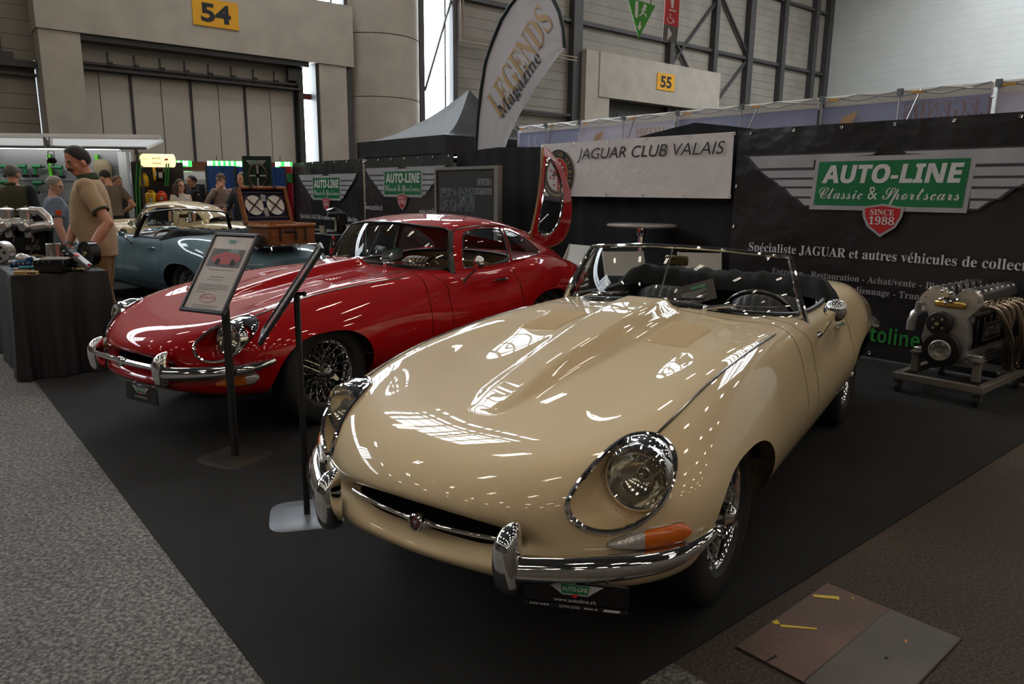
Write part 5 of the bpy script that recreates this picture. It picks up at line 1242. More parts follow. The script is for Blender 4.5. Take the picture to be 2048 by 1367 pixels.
MB().box((.055, .01, .055), (.15, .012, .055), rot=Matrix.Rotation(R(35), 3, 'Y')).box((.055, .035, .087), (.15, .05, .006), rot=Matrix.Rotation(R(35), 3, 'Y')).build('bracket', mat('zinc', (.42, .42, .43), .4, .7), o, smooth=False)
MB().box((.02, .02, .118), (.03, .03, .006), rot=Matrix.Rotation(R(35), 3, 'Y')).box((.118, .03, .045), (.012, .02, .02)).build('red_tag', mat('print_red'), o, smooth=False)
m = MB()
for k in range(9): m.ball((-.06+.02*k, -.01, .012+.006*(k % 2)), .011, 6)
m.build('brass_fittings', mat('brass', (.55, .44, .22), .3, 1), o)
o = item('pulley_wheel', 'round black pulley wheel standing by the hand of the man in the beige polo', 166, 532, R(-25))
MB().lathe([(.02,-.02),(.03,-.02),(.075,-.012),(.09,-.02),(.098,-.02),(.098,.05),(.09,.055),(.02,.05)], (0, .05, .098), 'Y', 36).build('rim', BLACK, o); MB().lathe([(0,-.03),(.018,-.03),(.022,-.02),(.022,.0)], (0, .05, .098), 'Y', 16).build('hub', mat('brass'), o)
o = item('cylinder_liner', 'plain steel cylinder standing behind the black box on the parts table', 110, 521)
MB().lathe([(.060,0),(.060,.145),(.056,.148),(.052,.145),(.052,0)], n=36, closed=True).build('sleeve', mat('ground_steel', (.50, .47, .42), .25, .95, noise=(6, .12)), o)
o = item('chrome_cap', 'low chrome cap on the parts table beside the steel cylinder', 82, 524); MB().lathe([(0,.035),(.03,.034),(.055,.026),(.075,.010),(.078,0)], n=28).build('cap', CHROME, o)
o = item('distributor', 'silver distributor lying at the left of the parts table', 44, 528, R(20)); MB().ball((0, 0, .045), .045, 12).tube([(.0, 0, .045), (.10, .01, .035)], [.035, .02], 12).tube([(-.0, 0, .03), (-.09, -.01, .02)], .016, 8).ball((.03, .03, .06), .02, 8).build('housing', ALUM, o)
m = MB(); m.tube([(.05, .02, .06), (.1, .05, .07), (.16, .05, .05)], .007, 6); m.build('lead', mat('brass'), o)
o = item('valve_block', 'blue anodised valve block behind the wooden block on the parts table', 46, 536, R(15)); MB().box((0, 0, .035), (.13, .06, .05), bev=.012).tube([(-.05, 0, .05), (-.08, .0, .01)], .015, 8).tube([(.03, 0, .06), (.07, .02, .07)], .02, 10).build('block', mat('blue_anodised', srgb(26, 74, 120), .25, .6), o)
m = MB()
for k in range(4): m.cyl((-.045+.03*k, -.034, .04), (-.045+.03*k, -.028, .04), .010, 10)
m.build('ports', CHROME, o)
o = item('wooden_block', 'pale wooden block with holes at the front corner of the parts table', 50, 550, R(6), 'block'); MB().box((0, .02, .014), (.15, .05, .028), bev=.003).build('block', mat('pale_wood', srgb(182, 150, 96), .6, noise=(14, .15)), o)
m = MB()
for x in (.03, .05, .066): m.cyl((x, -.008, .014), (x, -.002, .014), .007, 8)
m.build('holes', DARK, o)
o = item('cleaning_brush', 'turquoise-handled brush lying beside the wooden block', 54, 541, R(16), 'brush'); MB().box((0, .01, .022), (.12, .035, .022), bev=.008).build('handle', mat('turquoise', srgb(30, 130, 150), .4), o); MB().box((-.03, .01, .007), (.10, .03, .014)).build('bristles', mat('bristle', srgb(170, 140, 90), .8), o)
o = item('alternator', 'round finned alternator at the far left end of the parts table', 4, 526); MB().lathe([(0,-.03),(.05,-.03),(.085,-.02),(.09,0),(.09,.06),(.06,.08)], (0, 0, .09), 'Y', 28).build('body', ALUM, o)
m = MB()
for k in range(6): m.cyl((.05*cos(k), -.034, .09+.05*sin(k)), (.05*cos(k), -.028, .09+.05*sin(k)), .012, 8)
m.build('vents', BLACK, o)
# ---------------------------------------------------------------- picnic hamper on the boot rack of the blue car
def hamper(parent_pose, top_f):
    fx, fy, ang = parent_pose; c, s = cos(ang), sin(ang)
    def W(sv, y, z): return Vector((fx-c*sv-s*y, fy-s*sv+c*y, z))
    z0 = .835; h = thing('picnic_hamper', 'open wicker picnic hamper with plates strapped in its lid, on the boot rack', 'hamper', W(4.18, 0, z0), ang+pi)
    WICK = mat('wicker', srgb(150, 92, 42), .55); nt = WICK.node_tree; bs = nt.nodes['Principled BSDF']; tc = nt.nodes.new('ShaderNodeTexCoord'); mp = nt.nodes.new('ShaderNodeMapping'); mp.inputs['Rotation'].default_value = (R(90), 0, 0)
    ck = nt.nodes.new('ShaderNodeTexBrick'); ck.inputs['Scale'].default_value = 26; ck.inputs['Color1'].default_value = (*srgb(176, 112, 54), 1); ck.inputs['Color2'].default_value = (*srgb(132, 78, 34), 1); ck.inputs['Mortar'].default_value = (*srgb(58, 32, 14), 1); ck.inputs['Mortar Size'].default_value = .035; ck.inputs['Row Height'].default_value = .22
    nt.links.new(tc.outputs['Object'], mp.inputs[0]); nt.links.new(mp.outputs[0], ck.inputs['Vector']); nt.links.new(ck.outputs['Color'], bs.inputs['Base Color'])
    bp_ = nt.nodes.new('ShaderNodeBump'); bp_.inputs['Strength'].default_value = .9; bp_.inputs['Distance'].default_value = .006; nt.links.new(ck.outputs['Fac'], bp_.inputs['Height']); bp_.invert = True; nt.links.new(bp_.outputs[0], bs.inputs['Normal'])
    # local x = towards the tail, y across, z up
    Lx, Ly, Hh = .42, .60, .20
    m = MB(); rr = lambda x, y, r, k: [(np.sign(cos(a))*(x-r+r*abs(cos(a))**.9), np.sign(sin(a))*(y-r+r*abs(sin(a))**.9)) for a in np.linspace(0, 2*pi, k, endpoint=False)]
    o_, i_ = rr(Lx/2, Ly/2, .05, 48), rr(Lx/2-.018, Ly/2-.018, .04, 48)
    m.grid([[(a*.97, b, 0) for a, b in o_], [(a, b, Hh) for a, b in o_], [(a, b, Hh) for a, b in i_], [(a, b, .02) for a, b in i_]], cv=True); m.add([(a*.97, b, 0) for a, b in o_], [tuple(range(48))]); m.add([(a, b, .02) for a, b in i_], [tuple(range(48))])
    m.build('basket', WICK, h, angle=50)
    def braid(pts, r):
        k = MB(); P = resample([Vector(p) for p in pts], 150, True)
        for ph in (0, 2*pi/3, 4*pi/3): k.tube([p+Vector((cos(i*.55+ph)*r*.5, sin(i*.55+ph)*r*.5, sin(i*.55+ph)*r*.6)) for i, p in enumerate(P)], r*.62, 6, closed=True)
        return k
    braid([(a*1.0, b*1.0, Hh) for a, b in o_], .017).build('braided_rim', mat('wicker_rim', srgb(158, 98, 48), .55, noise=(60, .3)), h)
    NAVY = mat('navy_cloth', srgb(28, 30, 66), .8)
    m = MB().box((0, 0, .10), (Lx-.05, Ly-.05, .13)); m.build('lining', NAVY, h, smooth=False)
    m = MB().box((.02, -.14, .175), (Lx-.08, .012, .05)).box((-.06, .08, .175), (.20, .012, .05)); m.build('divider', mat('wicker_rim'), h, smooth=False)
    DKL = mat('dark_leather', srgb(48, 34, 26), .5)
    for y in (-.17, .15): MB().box((Lx/2+.006, y, .11), (.006, .022, .16)).build('leather_strap', DKL, h, smooth=False)
    m = MB().box((Lx/2+.006, .02, .11), (.006, .022, .16)); m.box((Lx/2+.012, -.05, .14), (.012, .16, .03), bev=.004); m.box((Lx/2+.016, .02, .10), (.01, .03, .08)); m.build('leather_handle', DKL, h, smooth=False)
    for y in (-.2, .2): MB().tube([(0, y+.0, Hh-.0), (0, y, Hh)], .01, 6)
    # lid, hinged on the side away from the tail, leaning back
    th = R(108); lid = lambda u, y, d: (-Lx/2-.005-cos(pi-th)*u*1+sin(th)*d*1.0, y, Hh+.01+sin(th)*u+cos(pi-th)*d*1.0)
    def lbox(mb, u0, u1, y0, y1, d0, d1):
        P = [lid(u, y, d) for d in (d0, d1) for u, y in ((u0, y0), (u1, y0), (u1, y1), (u0, y1))]
        mb.add(P, [(3, 2, 1, 0), (4, 5, 6, 7), (0, 1, 5, 4), (1, 2, 6, 5), (2, 3, 7, 6), (3, 0, 4, 7)])
    m = MB(); lbox(m, 0, .42, -.30, .30, -.06, -.05); lbox(m, 0, .42, -.30, -.28, -.06, .01); lbox(m, 0, .42, .28, .30, -.06, .01); lbox(m, .40, .42, -.3, .3, -.06, .01); lbox(m, 0, .02, -.3, .3, -.06, .01); ld = m.build('lid', WICK, h, smooth=False)
    braid([lid(u, y, .0) for u, y in [(0.01, -.29), (.41, -.29), (.41, .29), (.01, .29)]], .016).build('braided_rim', mat('wicker_rim'), ld)
    m = MB(); lbox(m, .02, .40, -.28, .28, -.05, -.042); m.build('lid_lining', NAVY, ld, smooth=False)
    WHT = mat('white_china', srgb(226, 222, 216), .15, coat=.6)
    for y in (-.135, .135):
        pl_ = Plane(lid(.215, y, -.030), (0, 1, 0), Vector(lid(1, 0, 0))-Vector(lid(0, 0, 0)), None); nn = Vector(lid(0, 0, 1))-Vector(lid(0, 0, 0)); pl_.n = nn.normalized()
        MB().lathe([(0,.002),(.07,.003),(.105,.012),(.112,.012),(.108,.004),(.07,-.004),(0,-.004)], pl_.o, m3=Matrix((pl_.r, pl_.u, pl_.n)).transposed(), n=40).build('plate', WHT, ld)
        m = MB()
        for sg in (1, -1): 
            w0 = Plane(pl_.o+pl_.n*.013, pl_.r*cos(.75*sg)+pl_.u*sin(.75*sg), pl_.u*cos(.75)-pl_.r*sin(.75)*sg, pl_.n); m.add([w0.p(a, b, 0) for a, b in ((-.13,-.009),(.13,-.009),(.13,.009),(-.13,.009))], [(0, 1, 2, 3)])
        m.build('plate_straps', DKL, ld, smooth=False)
    m = MB()
    for k in range(6):
        y = -.022+.009*k; lbox(m, .09, .19, y, y+.003, -.030, -.026); 
    for y in (-.02, .0, .02): lbox(m, .26, .34, y-.004, y+.004, -.03, -.022)
    m.build('cutlery', STEEL, ld, smooth=False)
    m = MB()
    for u in (.07, .355): m2_ = MB(); lbox(m2_, u, u+.014, -.26, .26, -.034, -.024); m2_.build('lid_strap', DKL, ld, smooth=False)
    lbox(m, .39, .43, -.17, -.13, -.03, .03); m.build('lid_buckle', DKL, ld, smooth=False); m = MB(); lbox(m, .39, .43, .13, .17, -.03, .03); m.build('lid_buckle', DKL, ld, smooth=False)
    # umbrella roll
    MB().tube([(-.02, .36, .06), (.08, .36, .06)], .055, 14)
    r = thing('luggage_rack', 'chrome luggage rack fixed on the boot lid under the wicker hamper', 'rack', W(4.16, 0, .74), ang+pi); m = MB()
    for y in (-.24, -.08, .08, .24): m.tube([(-.30, y, .075), (.22, y, .075)], .008, 8)
    m.tube([(.20, -.30, .075), (.225, -.30, .078), (.24, -.28, .085), (.24, .28, .085), (.225, .30, .078), (.20, .30, .075), (-.30, .30, .075), (-.30, -.30, .075), (.20, -.30, .075)], .009, 8); m.build('rails', CHROME, r)
    for sx, y in ((1, -.30), (1, .30), (-1, -.30), (-1, .30)):
        zz = top_f(4.16+sx*.18, y*1.0)[2]-.74; MB().tube([(sx*.24, y, .075), (sx*.25, y*1.0, .05), (sx*.20, y*1.0, zz+.02), (sx*.18, y, zz-.002)], .009, 8).build('leg', CHROME, r)
    k = thing('rolled_rug', 'dark rolled rug tucked against the side of the wicker hamper', 'rug', W(4.18, .375, .815), ang+pi)
    MB().lathe([(0,-.17),(.05,-.17),(.062,-.16),(.062,.16),(.05,.17),(0,.17)], (0, 0, .06), 'X', 20).build('roll', mat('rug_dark', srgb(30, 30, 34), .8, noise=(20, .3)), k); MB().lathe([(.064,-.1),(.066,-.1),(.066,-.08),(.064,-.08)], (0, 0, .06), 'X', 20).lathe([(.03,.171),(.046,.173),(.05,.171)], (0, 0, .06), 'X', 20).build('straps', DKL, k)
# ---------------------------------------------------------------- coffee table behind the red car
p = at(676, 470, 10.6); ct = thing('coffee_table', 'small black cloth-covered side table in front of the far winged banner', 'table', (p.x, p.y, 0), R(-50)); zt = .80
MB().box((0, 0, zt), (.72, .5, .02), bev=.004).build('top', BLACKM, ct)
for x in (-.33, .33):
    for y in (-.22, .22): MB().cyl((x, y, 0), (x, y, zt), .014, 8).build('leg', CHROME, ct)
cm = thing('coffee_machine', 'black coffee machine with a curved spout on the small side table', 'machine', (p.x-.02, p.y, zt+.01), R(-60))
MB().box((0, 0, .015), (.16, .3, .03), bev=.008).box((0, .07, .16), (.15, .16, .30), bev=.03).box((0, -.04, .27), (.13, .16, .07), bev=.02).build('body', BLACK, cm); MB().tube([(0, -.10, .30), (0, -.12, .33), (0, -.02, .36), (0, .08, .33)], .012, 8).build('lever', CHROME, cm)
CUP = mat('paper_cup', srgb(196, 184, 166), .6)
for k, (dx, dy, hh, lab) in enumerate(((-.22, -.02, .11, 'white paper cup left of the coffee machine'), (.17, -.06, .13, 'stack of paper cups right of the coffee machine'), (.27, .02, .10, 'pale paper bag at the end of the small side table'))):
    c = thing('paper_cup' if k < 2 else 'paper_bag', lab, 'cup' if k < 2 else 'bag', (p.x+dx, p.y+dy*1.0, zt+.01)); (MB().lathe([(.03,0),(.042,hh),(.038,hh),(.027,.005)], n=16) if k < 2 else MB().box((0, 0, hh/2), (.1, .07, hh), bev=.01)).build('wall', CUP, c)
for k, (px, py, Y, lab) in enumerate(((642, 520, 9.5, 'black armchair by the coffee table, left of the cola bottle'), (733, 520, 9.5, 'black armchair by the coffee table, behind the red car windscreen'))):
    a = at(px, py, Y); c = thing('armchair', lab, 'chair', (a.x, a.y, 0), R(-60)); MB().box((0, 0, .30), (.40, .46, .18), bev=.05).build('seat', LEATHER, c); MB().box((0, .20, .50), (.40, .10, .42), bev=.05).build('backrest', LEATHER, c)
    for x in (-.18, .18): MB().box((x, 0, .32), (.08, .46, .36), bev=.04).build('armrest', LEATHER, c)
    MB().box((0, 0, .11), (.38, .42, .21), bev=.02).build('base', BLACK, c)
a = at(667, 500, 9.2); st2 = thing('bottle_stand', 'low chrome side stand carrying the cola bottle', 'stand', (a.x, a.y, 0)); MB().lathe([(0,.54),(.14,.54),(.14,.555),(0,.555)], n=24).cyl((0, 0, 0), (0, 0, .54), .02, 10).lathe([(0,.02),(.13,.012),(.13,0)], n=24).build('pedestal', CHROME, st2)
bo = thing('cola_bottle', 'dark cola bottle with a red label standing in front of the coffee table', 'bottle', (a.x, a.y, .555)); MB().lathe([(0,0),(.042,0),(.045,.02),(.045,.16),(.04,.20),(.016,.27),(.016,.29),(0,.29)], n=20).build('glass', mat('cola', srgb(30, 16, 12), .08, coat=1), bo); MB().lathe([(.0456,.08),(.0458,.08),(.0458,.15),(.0456,.15)], n=20).build('label', mat('print_red'), bo); MB().lathe([(.018,.275),(.018,.30),(0,.302)], n=16).build('cap', mat('print_red'), bo)
# ---------------------------------------------------------------- behind the stand
TB = Plane(BW.p(0, 0, -5.0), E1, (0, 0, 1), -E2)
def bwx(px, py, off):
    """stand-wall coordinate (along, height) of a point the photograph shows, on the wall moved back by off"""
    q = BW.p(0, 0, -off); d = fw+rt*((px-1024)/1463.1045)-up*((py-683.5)/1463.1045); n = E2
    k = (q-Vector((0, 0, CAMZ))).dot(n)/d.dot(n); p = Vector((0, 0, CAMZ))+d*k; return (p-q).dot(E1), p.z
# black gazebo
GZ = mat('gazebo_cloth', (.013, .0125, .016), .55, noise=(3, .3), bump=(5, .5))
OFF = 3.0
a0, z_e = bwx(714.7, 285, OFF); a1, _ = bwx(888, 266, OFF); _, z_b = bwx(714.7, 315, OFF); ax_, zx = bwx(938, 179, OFF)
g = thing('gazebo', 'black pop-up gazebo rising behind the far winged banners', 'tent', BW.p(a0, 0, -OFF)); gp = BW.p(0, 0, -OFF)-g.location
ga1 = a1; wdt = a1-a0; wd2 = wdt*.8; crn = [gp+E1*a0, gp+E1*a1, gp+E1*a1+E2*wd2, gp+E1*a0+E2*wd2]; ca_, cz_ = bwx(938, 179, OFF+wd2/2); ctr = gp+E1*ca_+E2*(wd2/2); ztop = cz_
rows = []
N = 48
for k in range(15):
    t = k/14; zz = z_e+(ztop-z_e)*(t**1.75); row = []
    for i in range(N):
        u = 4*i/N; c = int(u) % 4; f = u-int(u); P = crn[c].lerp(crn[(c+1) % 4], f); dip = -.06*sin(pi*f)*(1-t)*t*4*.6
        p = P.lerp(ctr, t); row.append(p+Vector((0, 0, zz+dip)))
    rows.append(row)
MB().grid(rows, cv=True).build('roof_cloth', GZ, g, angle=25)
rows = [[crn[int(4*i/96) % 4].lerp(crn[(int(4*i/96)+1) % 4], 4*i/96-int(4*i/96))*1.0+Vector((0, 0, z))+(E1*sin(i*.9)+E2*cos(i*1.3))*.012*(z_e-z)/.3 for i in range(96)] for z in (z_e, z_e-.1, z_e-.2, z_b-.02)]
MB().grid(rows, cv=True).build('valance', GZ, g, angle=40)
m = MB()
for c in crn: m.cyl(c, c+Vector((0, 0, z_e)), .02, 8)
m.build('legs', DSTEEL, g)
# feather flag
OFF = 1.6
fl = thing('feather_flag', 'tall white feather flag with slanting gold and black lettering', 'flag', BW.p(bwx(965, 300, OFF)[0], 0, -OFF)); fp = Plane(BW.p(0, 0, -OFF), E1, (0, 0, 1), -E2)
edge = [bwx(x, y, OFF) for x, y in ((953,300),(957,235),(963,180),(972,125),(985,85),(1003,40),(1022,10),(1046,-18),(1078,-28),(1104,-8),(1120,25),(1128,60),(1130,95))]
free = [bwx(x, y, OFF) for x, y in ((1122,105),(1100,135),(1078,165),(1052,205),(1032,245),(1018,275),(1010,300))]
z0 = min(edge[0][1], .5)
E_ = resample([Vector((a, z, 0)) for a, z in edge], 40, False); F_ = resample([Vector((edge[-1][0]-.01, edge[-1][1]-.01, 0))]+[Vector((a, z, 0)) for a, z in free], 40, False)
rows = []
for i in range(40):
    A = E_[i]; B = F_[39-i]
    rows.append([fp.p(A.x+(B.x-A.x)*k/12, A.y+(B.y-A.y)*k/12, .007*sin(k*2.1+i*.22)*min(1, k/2)+.004*sin(i*.6)) for k in range(13)])
FLAGW = mat('flag_white', srgb(206, 202, 206), .7, noise=(1.5, .06), bump=(4, .35))
for r_ in rows: 
    for i, p in enumerate(r_): r_[i] = p-fl.location
MB().grid(rows).build('cloth', FLAGW, fl, angle=180)
m = MB().tube([fp.p(a, z, .01)-fl.location for a, z in [(edge[0][0]+.02, .05)]+edge], .03, 8); m.build('pole', mat('flag_sleeve', srgb(22, 40, 44), .6), fl)
m = MB().lathe([(0,.06),(.3,.05),(.32,0),(0,0)], fp.p(edge[0][0]+.02, 0, 0)-fl.location, n=24); m.build('base', DSTEEL, fl)
def flag_text(body, c, dirpx, h, width, m_, name, conv):
    a, z = bwx(*c, OFF); a2, z2 = bwx(c[0]+dirpx[0], c[1]+dirpx[1], OFF); v = (E1*(a2-a)+Vector((0, 0, z2-z))).normalized(); w_ = Vector((0, 0, 1))*v.dot(E1)-E1*v.z
    q = Plane(fp.p(a, z, .016)-fl.location, v, w_, fp.n); t = MB(); put_text(t, q, conv(body), 0, 0, h=h, width=width, d=0); t.build(name, m_, fl, smooth=False)
def span(p, q): a, z = bwx(*p, OFF); b_, y = bwx(*q, OFF); return math.hypot(a-b_, z-y)
flag_text('LEGENDS', (1037, 127), (105, -190), span((1037,127), (1058,139))*1.85, span((984,222), (1089,32)), GOLD, 'gold_lettering', SERIF)
flag_text('Magazine', (1040, 173), (77, -117), span((1040,173), (1054,183))*1.6, span((1001,232), (1078,116)), INK, 'black_lettering', SERIF)
# row of printed pop-up tents seen from behind
TP = [mat('tent_panel_%d' % k, srgb(*c), .55, noise=(1.2, .08), bump=(3, .2)) for k, c in enumerate(((172,176,208),(222,218,236),(168,172,204),(200,198,222)))]
def sheer(m, f=.5):
    """thin cloth that lets some light through"""
    nt = m.node_tree; b = nt.nodes['Principled BSDF']; o = [n for n in nt.nodes if n.type == 'OUTPUT_MATERIAL'][0]; t_ = nt.nodes.new('ShaderNodeBsdfTranslucent'); x = nt.nodes.new('ShaderNodeMixShader'); x.inputs[0].default_value = f
    nt.links.new(b.inputs['Base Color'].links[0].from_socket, t_.inputs[0]); nt.links.new(b.outputs[0], x.inputs[1]); nt.links.new(t_.outputs[0], x.inputs[2]); nt.links.new(x.outputs[0], o.inputs[0])
for k in (0,1,2,3): sheer(TP[k])
TROOF = mat('tent_roof_white', srgb(232, 228, 220), .6, noise=(2, .05)); sheer(TROOF)
OFF = 5.0
segs = [(1005,1156,(1005,262),(1156,241)), (1156,1352,(1156,241),(1352,214)), (1352,1640,(1352,214),(1640,189)), (1640,1992,(1640,187),(1992,152)), (1992,2300,(1992,150),(2300,118))]
labs = ['smallest printed pop-up tent panel beside the feather flag', 'lilac printed tent panel with a gold figure beside the black drape peak', 'blue-grey printed tent panel above the right end of the white banner', 'tent panel with reversed serif lettering above the large black banner', 'pale lilac tent panel at the right edge of the picture']
for i, (x0, x1, p0, p1) in enumerate(segs):
    a0, zt = bwx(*p0, OFF); a1, zt1 = bwx(*p1, OFF); zt = 2.95; a0 = max(a0, ga1+.1); t = thing('printed_tent', labs[i], 'tent', TB.p(a0, 0, 0)); o = t.location; q = Plane(TB.o-o, E1, (0, 0, 1), -E2); w_ = a1-a0-.08
    def strip_(zb, ztp, d, m_, name, aa0=a0+.04, aa1=a1-.04, amp=.012):
        mb = MB(); mb.grid([[q.p(aa0+(aa1-aa0)*j/24, z, d+amp*sin(j*1.3+z*5)*(zt-z)) for j in range(25)] for z in np.linspace(zb, ztp, 5)]); mb.build(name, m_, t, angle=180)
    strip_(2.05, zt-.16, -.05, TP[(1, 1, 0, 2, 1)[i] if i != 0 else 2], 'printed_panel'); strip_(zt-.18, zt-.02, -.10, TROOF, 'roof_edge', amp=0); 
    # side curtain
    m = MB(); m.grid([[q.p(a0+.03+.02*sin(k*3), z, -.02-2.6*k/10) for k in range(11)] for z in (2.0, zt-.02)]); m.build('side_panel', TP[1] if i != 3 else mat('tent_navy', srgb(64, 62, 100), .6), t, angle=180)
    m = MB(); m.grid([[q.p(a0+.03+w_*j/12, zt-.01+.10*s_, -2.9*s_/2) for j in range(13)] for s_ in (0, .5, 1)]); m.build('roof_cloth', TROOF, t, angle=180)
    m = MB(); nseg = 4
    for j in range(nseg):
        b0, b1 = a0+.05+w_*j/nseg, a0+.05+w_*(j+1)/nseg; m.tube([q.p(b0, zt-.02 if j % 2 == 0 else zt-.11, .02), q.p(b1, zt-.11 if j % 2 == 0 else zt-.02, .02)], .011, 6); m.tube([q.p(b0, zt-.11 if j % 2 == 0 else zt-.02, .03), q.p(b1, zt-.02 if j % 2 == 0 else zt-.11, .03)], .011, 6)
    for f in (0, .5): m.cyl(q.p(a0+.06+w_*f, 0 if f == 0 else 2.0, .02), q.p(a0+.06+w_*f, zt, .02), .016, 8)
    m.tube([q.p(a0+.06+w_*.5, 2.1, .05), q.p(a0+.06+w_*.62, zt-.03, .02)], .013, 6); m.build('folding_frame', mat('frame_silver', (.62, .63, .66), .3, .7), t)
    m = MB(); Rz = Matrix((E1, -E2, Vector((0, 0, 1)))).transposed()
    for f in (.0, .5): m.box(q.p(a0+.06+w_*f, zt-.04, .03), (.07, .06, .09), rot=Rz)
    m.build('corner_joint', mat('joint_grey', srgb(110, 116, 122), .5), t, smooth=False); m = MB(); m.box(q.p(a0+.06+w_*.08, zt-.075, .03), (.16, .02, .03), rot=Rz).box(q.p(a0+.06+w_*.60, zt-.06, .03), (.16, .02, .03), rot=Rz); m.build('orange_clip', mat('clip_orange', srgb(214, 150, 40), .5), t, smooth=False)
    if i in (1, 3):
        m = MB(); qm = Plane(q.p(a0+w_*.80, 2.62 if i == 3 else 2.60, .0), -E1, (0, 0, 1), -E2); put_text(m, qm, SERIF('LEGENDS'), 0, 0, h=.24 if i == 3 else .16, width=1.15 if i == 3 else .7, d=.02); m.build('reversed_lettering', mat('tent_print_brown', srgb(136, 112, 116), .6) if i == 3 else GOLD, t, smooth=False)
        m = MB(); b0 = a0+w_*(.24 if i == 1 else .2); put_poly(m, q, [(b0-.12, 2.2), (b0+.14, 2.2), (b0+.14, 2.3), (b0+.02, 2.32), (b0+.0, 2.45), (b0+.12, 2.55), (b0+.18, 2.7), (b0-.05, 2.62), (b0-.14, 2.45)], .02); m.build('gold_figure', mat('tent_print_gold', srgb(182, 146, 108), .6), t, smooth=False)
    if i in (0, 2):
        m = MB(); qm = Plane(q.p(a0+w_*.32, 2.55, .0), -E1, (0, 0, 1), -E2); put_text(m, qm, '46' if i == 2 else '21', 0, 0, h=.34, d=.02); m.build('reversed_number', mat('tent_print_pale', srgb(186, 182, 204), .6), t, smooth=False)
# hanging direction signs
p = at(1280, 33, 19); s = thing('exit_sign', 'green triangular emergency exit sign hanging from the roof', 'sign', p); GS = mat('exit_green', srgb(56, 150, 44), .45); WS = mat('sign_white', srgb(226, 226, 226), .5); TU = Plane((0, 0, 0), (cos(R(8)), sin(R(8)), 0), (0, 0, 1))
A_ = lambda x, y: (( x-1280)*19/1463*.98, (33-y)*19/1463*1.03)
m = MB(); tri = [A_(1253,2), A_(1309,14), A_(1279,70)]; m.prism([TU.p(*a, 0) for a in tri], TU.n*.03); m.build('panel', GS, s, smooth=False)
m = MB(); put_poly(m, TU, [A_(*a) for a in ((1269,8),(1275,9),(1275,36),(1269,35))], .034); put_poly(m, TU, [A_(*a) for a in ((1277,50),(1279,42),(1281,42),(1281,50),(1284,50),(1279,57),(1274,50))], .034)
c = A_(1288,16); put_poly(m, TU, [(c[0]+.045*cos(q), c[1]+.045*sin(q)) for q in np.linspace(0, 2*pi, 14)], .034)
for a, b_, c, d in (((1287,19),(1284,26),2.2,1.6), ((1286,20),(1291,23),1.2,1), ((1286,20),(1281,22),1.2,1), ((1284,26),(1290,30),1.6,1.1), ((1290,30),(1292,34),1.2,1), ((1284,26),(1281,31),1.6,1.1), ((1281,31),(1277,32),1.2,1)):
    a2, b2 = Vector(A_(*a)), Vector(A_(*b_)); n_ = Vector((-(b2-a2).y, (b2-a2).x)).normalized()*.013; put_poly(m, TU, [a2+n_*c, b2+n_*d, b2-n_*d, a2-n_*c], .034)
m.build('pictogram', WS, s, smooth=False)
m = MB().tube([TU.p(*A_(1262,4), .01), TU.p(-.23, 6.2, .01)], .01, 6).tube([TU.p(*A_(1300,12), .01), TU.p(.27, 6.2, .01)], .01, 6).box(TU.p(.0, .52, .015), (.30, .05, .22)); m.build('hanger', BLACK, s); m = MB(); put_text(m, TU, '76', 0, .52, h=.13, d=.05); m.build('bay_number', WS, s, smooth=False)
p = at(1343, 30, 19); s = thing('toilet_sign', 'red hanging sign with figure and wheelchair symbols above a grey arrow', 'sign', p); A_ = lambda x, y: ((x-1343)*19/1463*.98, (30-y)*19/1463*1.03)
m = MB(); m.prism([TU.p(*A_(*a), 0) for a in ((1329,-34),(1357,-28),(1357,51),(1328,46))], TU.n*.03); m.build('panel', mat('sign_red', srgb(196, 50, 54), .45), s, smooth=False)
m = MB(); m.prism([TU.p(*A_(*a), 0) for a in ((1328,46),(1357,51),(1355,79),(1327,73))], TU.n*.03); m.build('arrow_panel', mat('sign_grey', srgb(98, 96, 94), .5), s, smooth=False)
m = MB(); put_poly(m, TU, [A_(*a) for a in ((1337,51),(1345,63),(1336,74))], .034); put_poly(m, TU, [A_(*a) for a in ((1337,21),(1351,23),(1351,25),(1337,23))], .034)
put_poly(m, TU, [A_(*a) for a in ((1339,4),(1346,5),(1345,19),(1341,18))], .034); c = A_(1343,1); put_poly(m, TU, [(c[0]+.03*cos(q), c[1]+.03*sin(q)) for q in np.linspace(0, 2*pi, 12)], .034)
c = A_(1341,38); m.tube([TU.p(c[0]+.085*cos(q), c[1]+.085*sin(q), .034) for q in np.linspace(R(150), R(350), 12)], .010, 5); m.tube([TU.p(*A_(1340,28), .034), TU.p(*A_(1340,36), .034), TU.p(*A_(1345,37), .034), TU.p(*A_(1348,44), .034)], .012, 5)
m.build('symbols', WS, s, smooth=False); MB().tube([TU.p(-.15, .8, .01), TU.p(-.15, 6.1, .01)], .01, 6).tube([TU.p(.15, .75, .01), TU.p(.15, 6.1, .01)], .01, 6).build('hanger', BLACK, s)
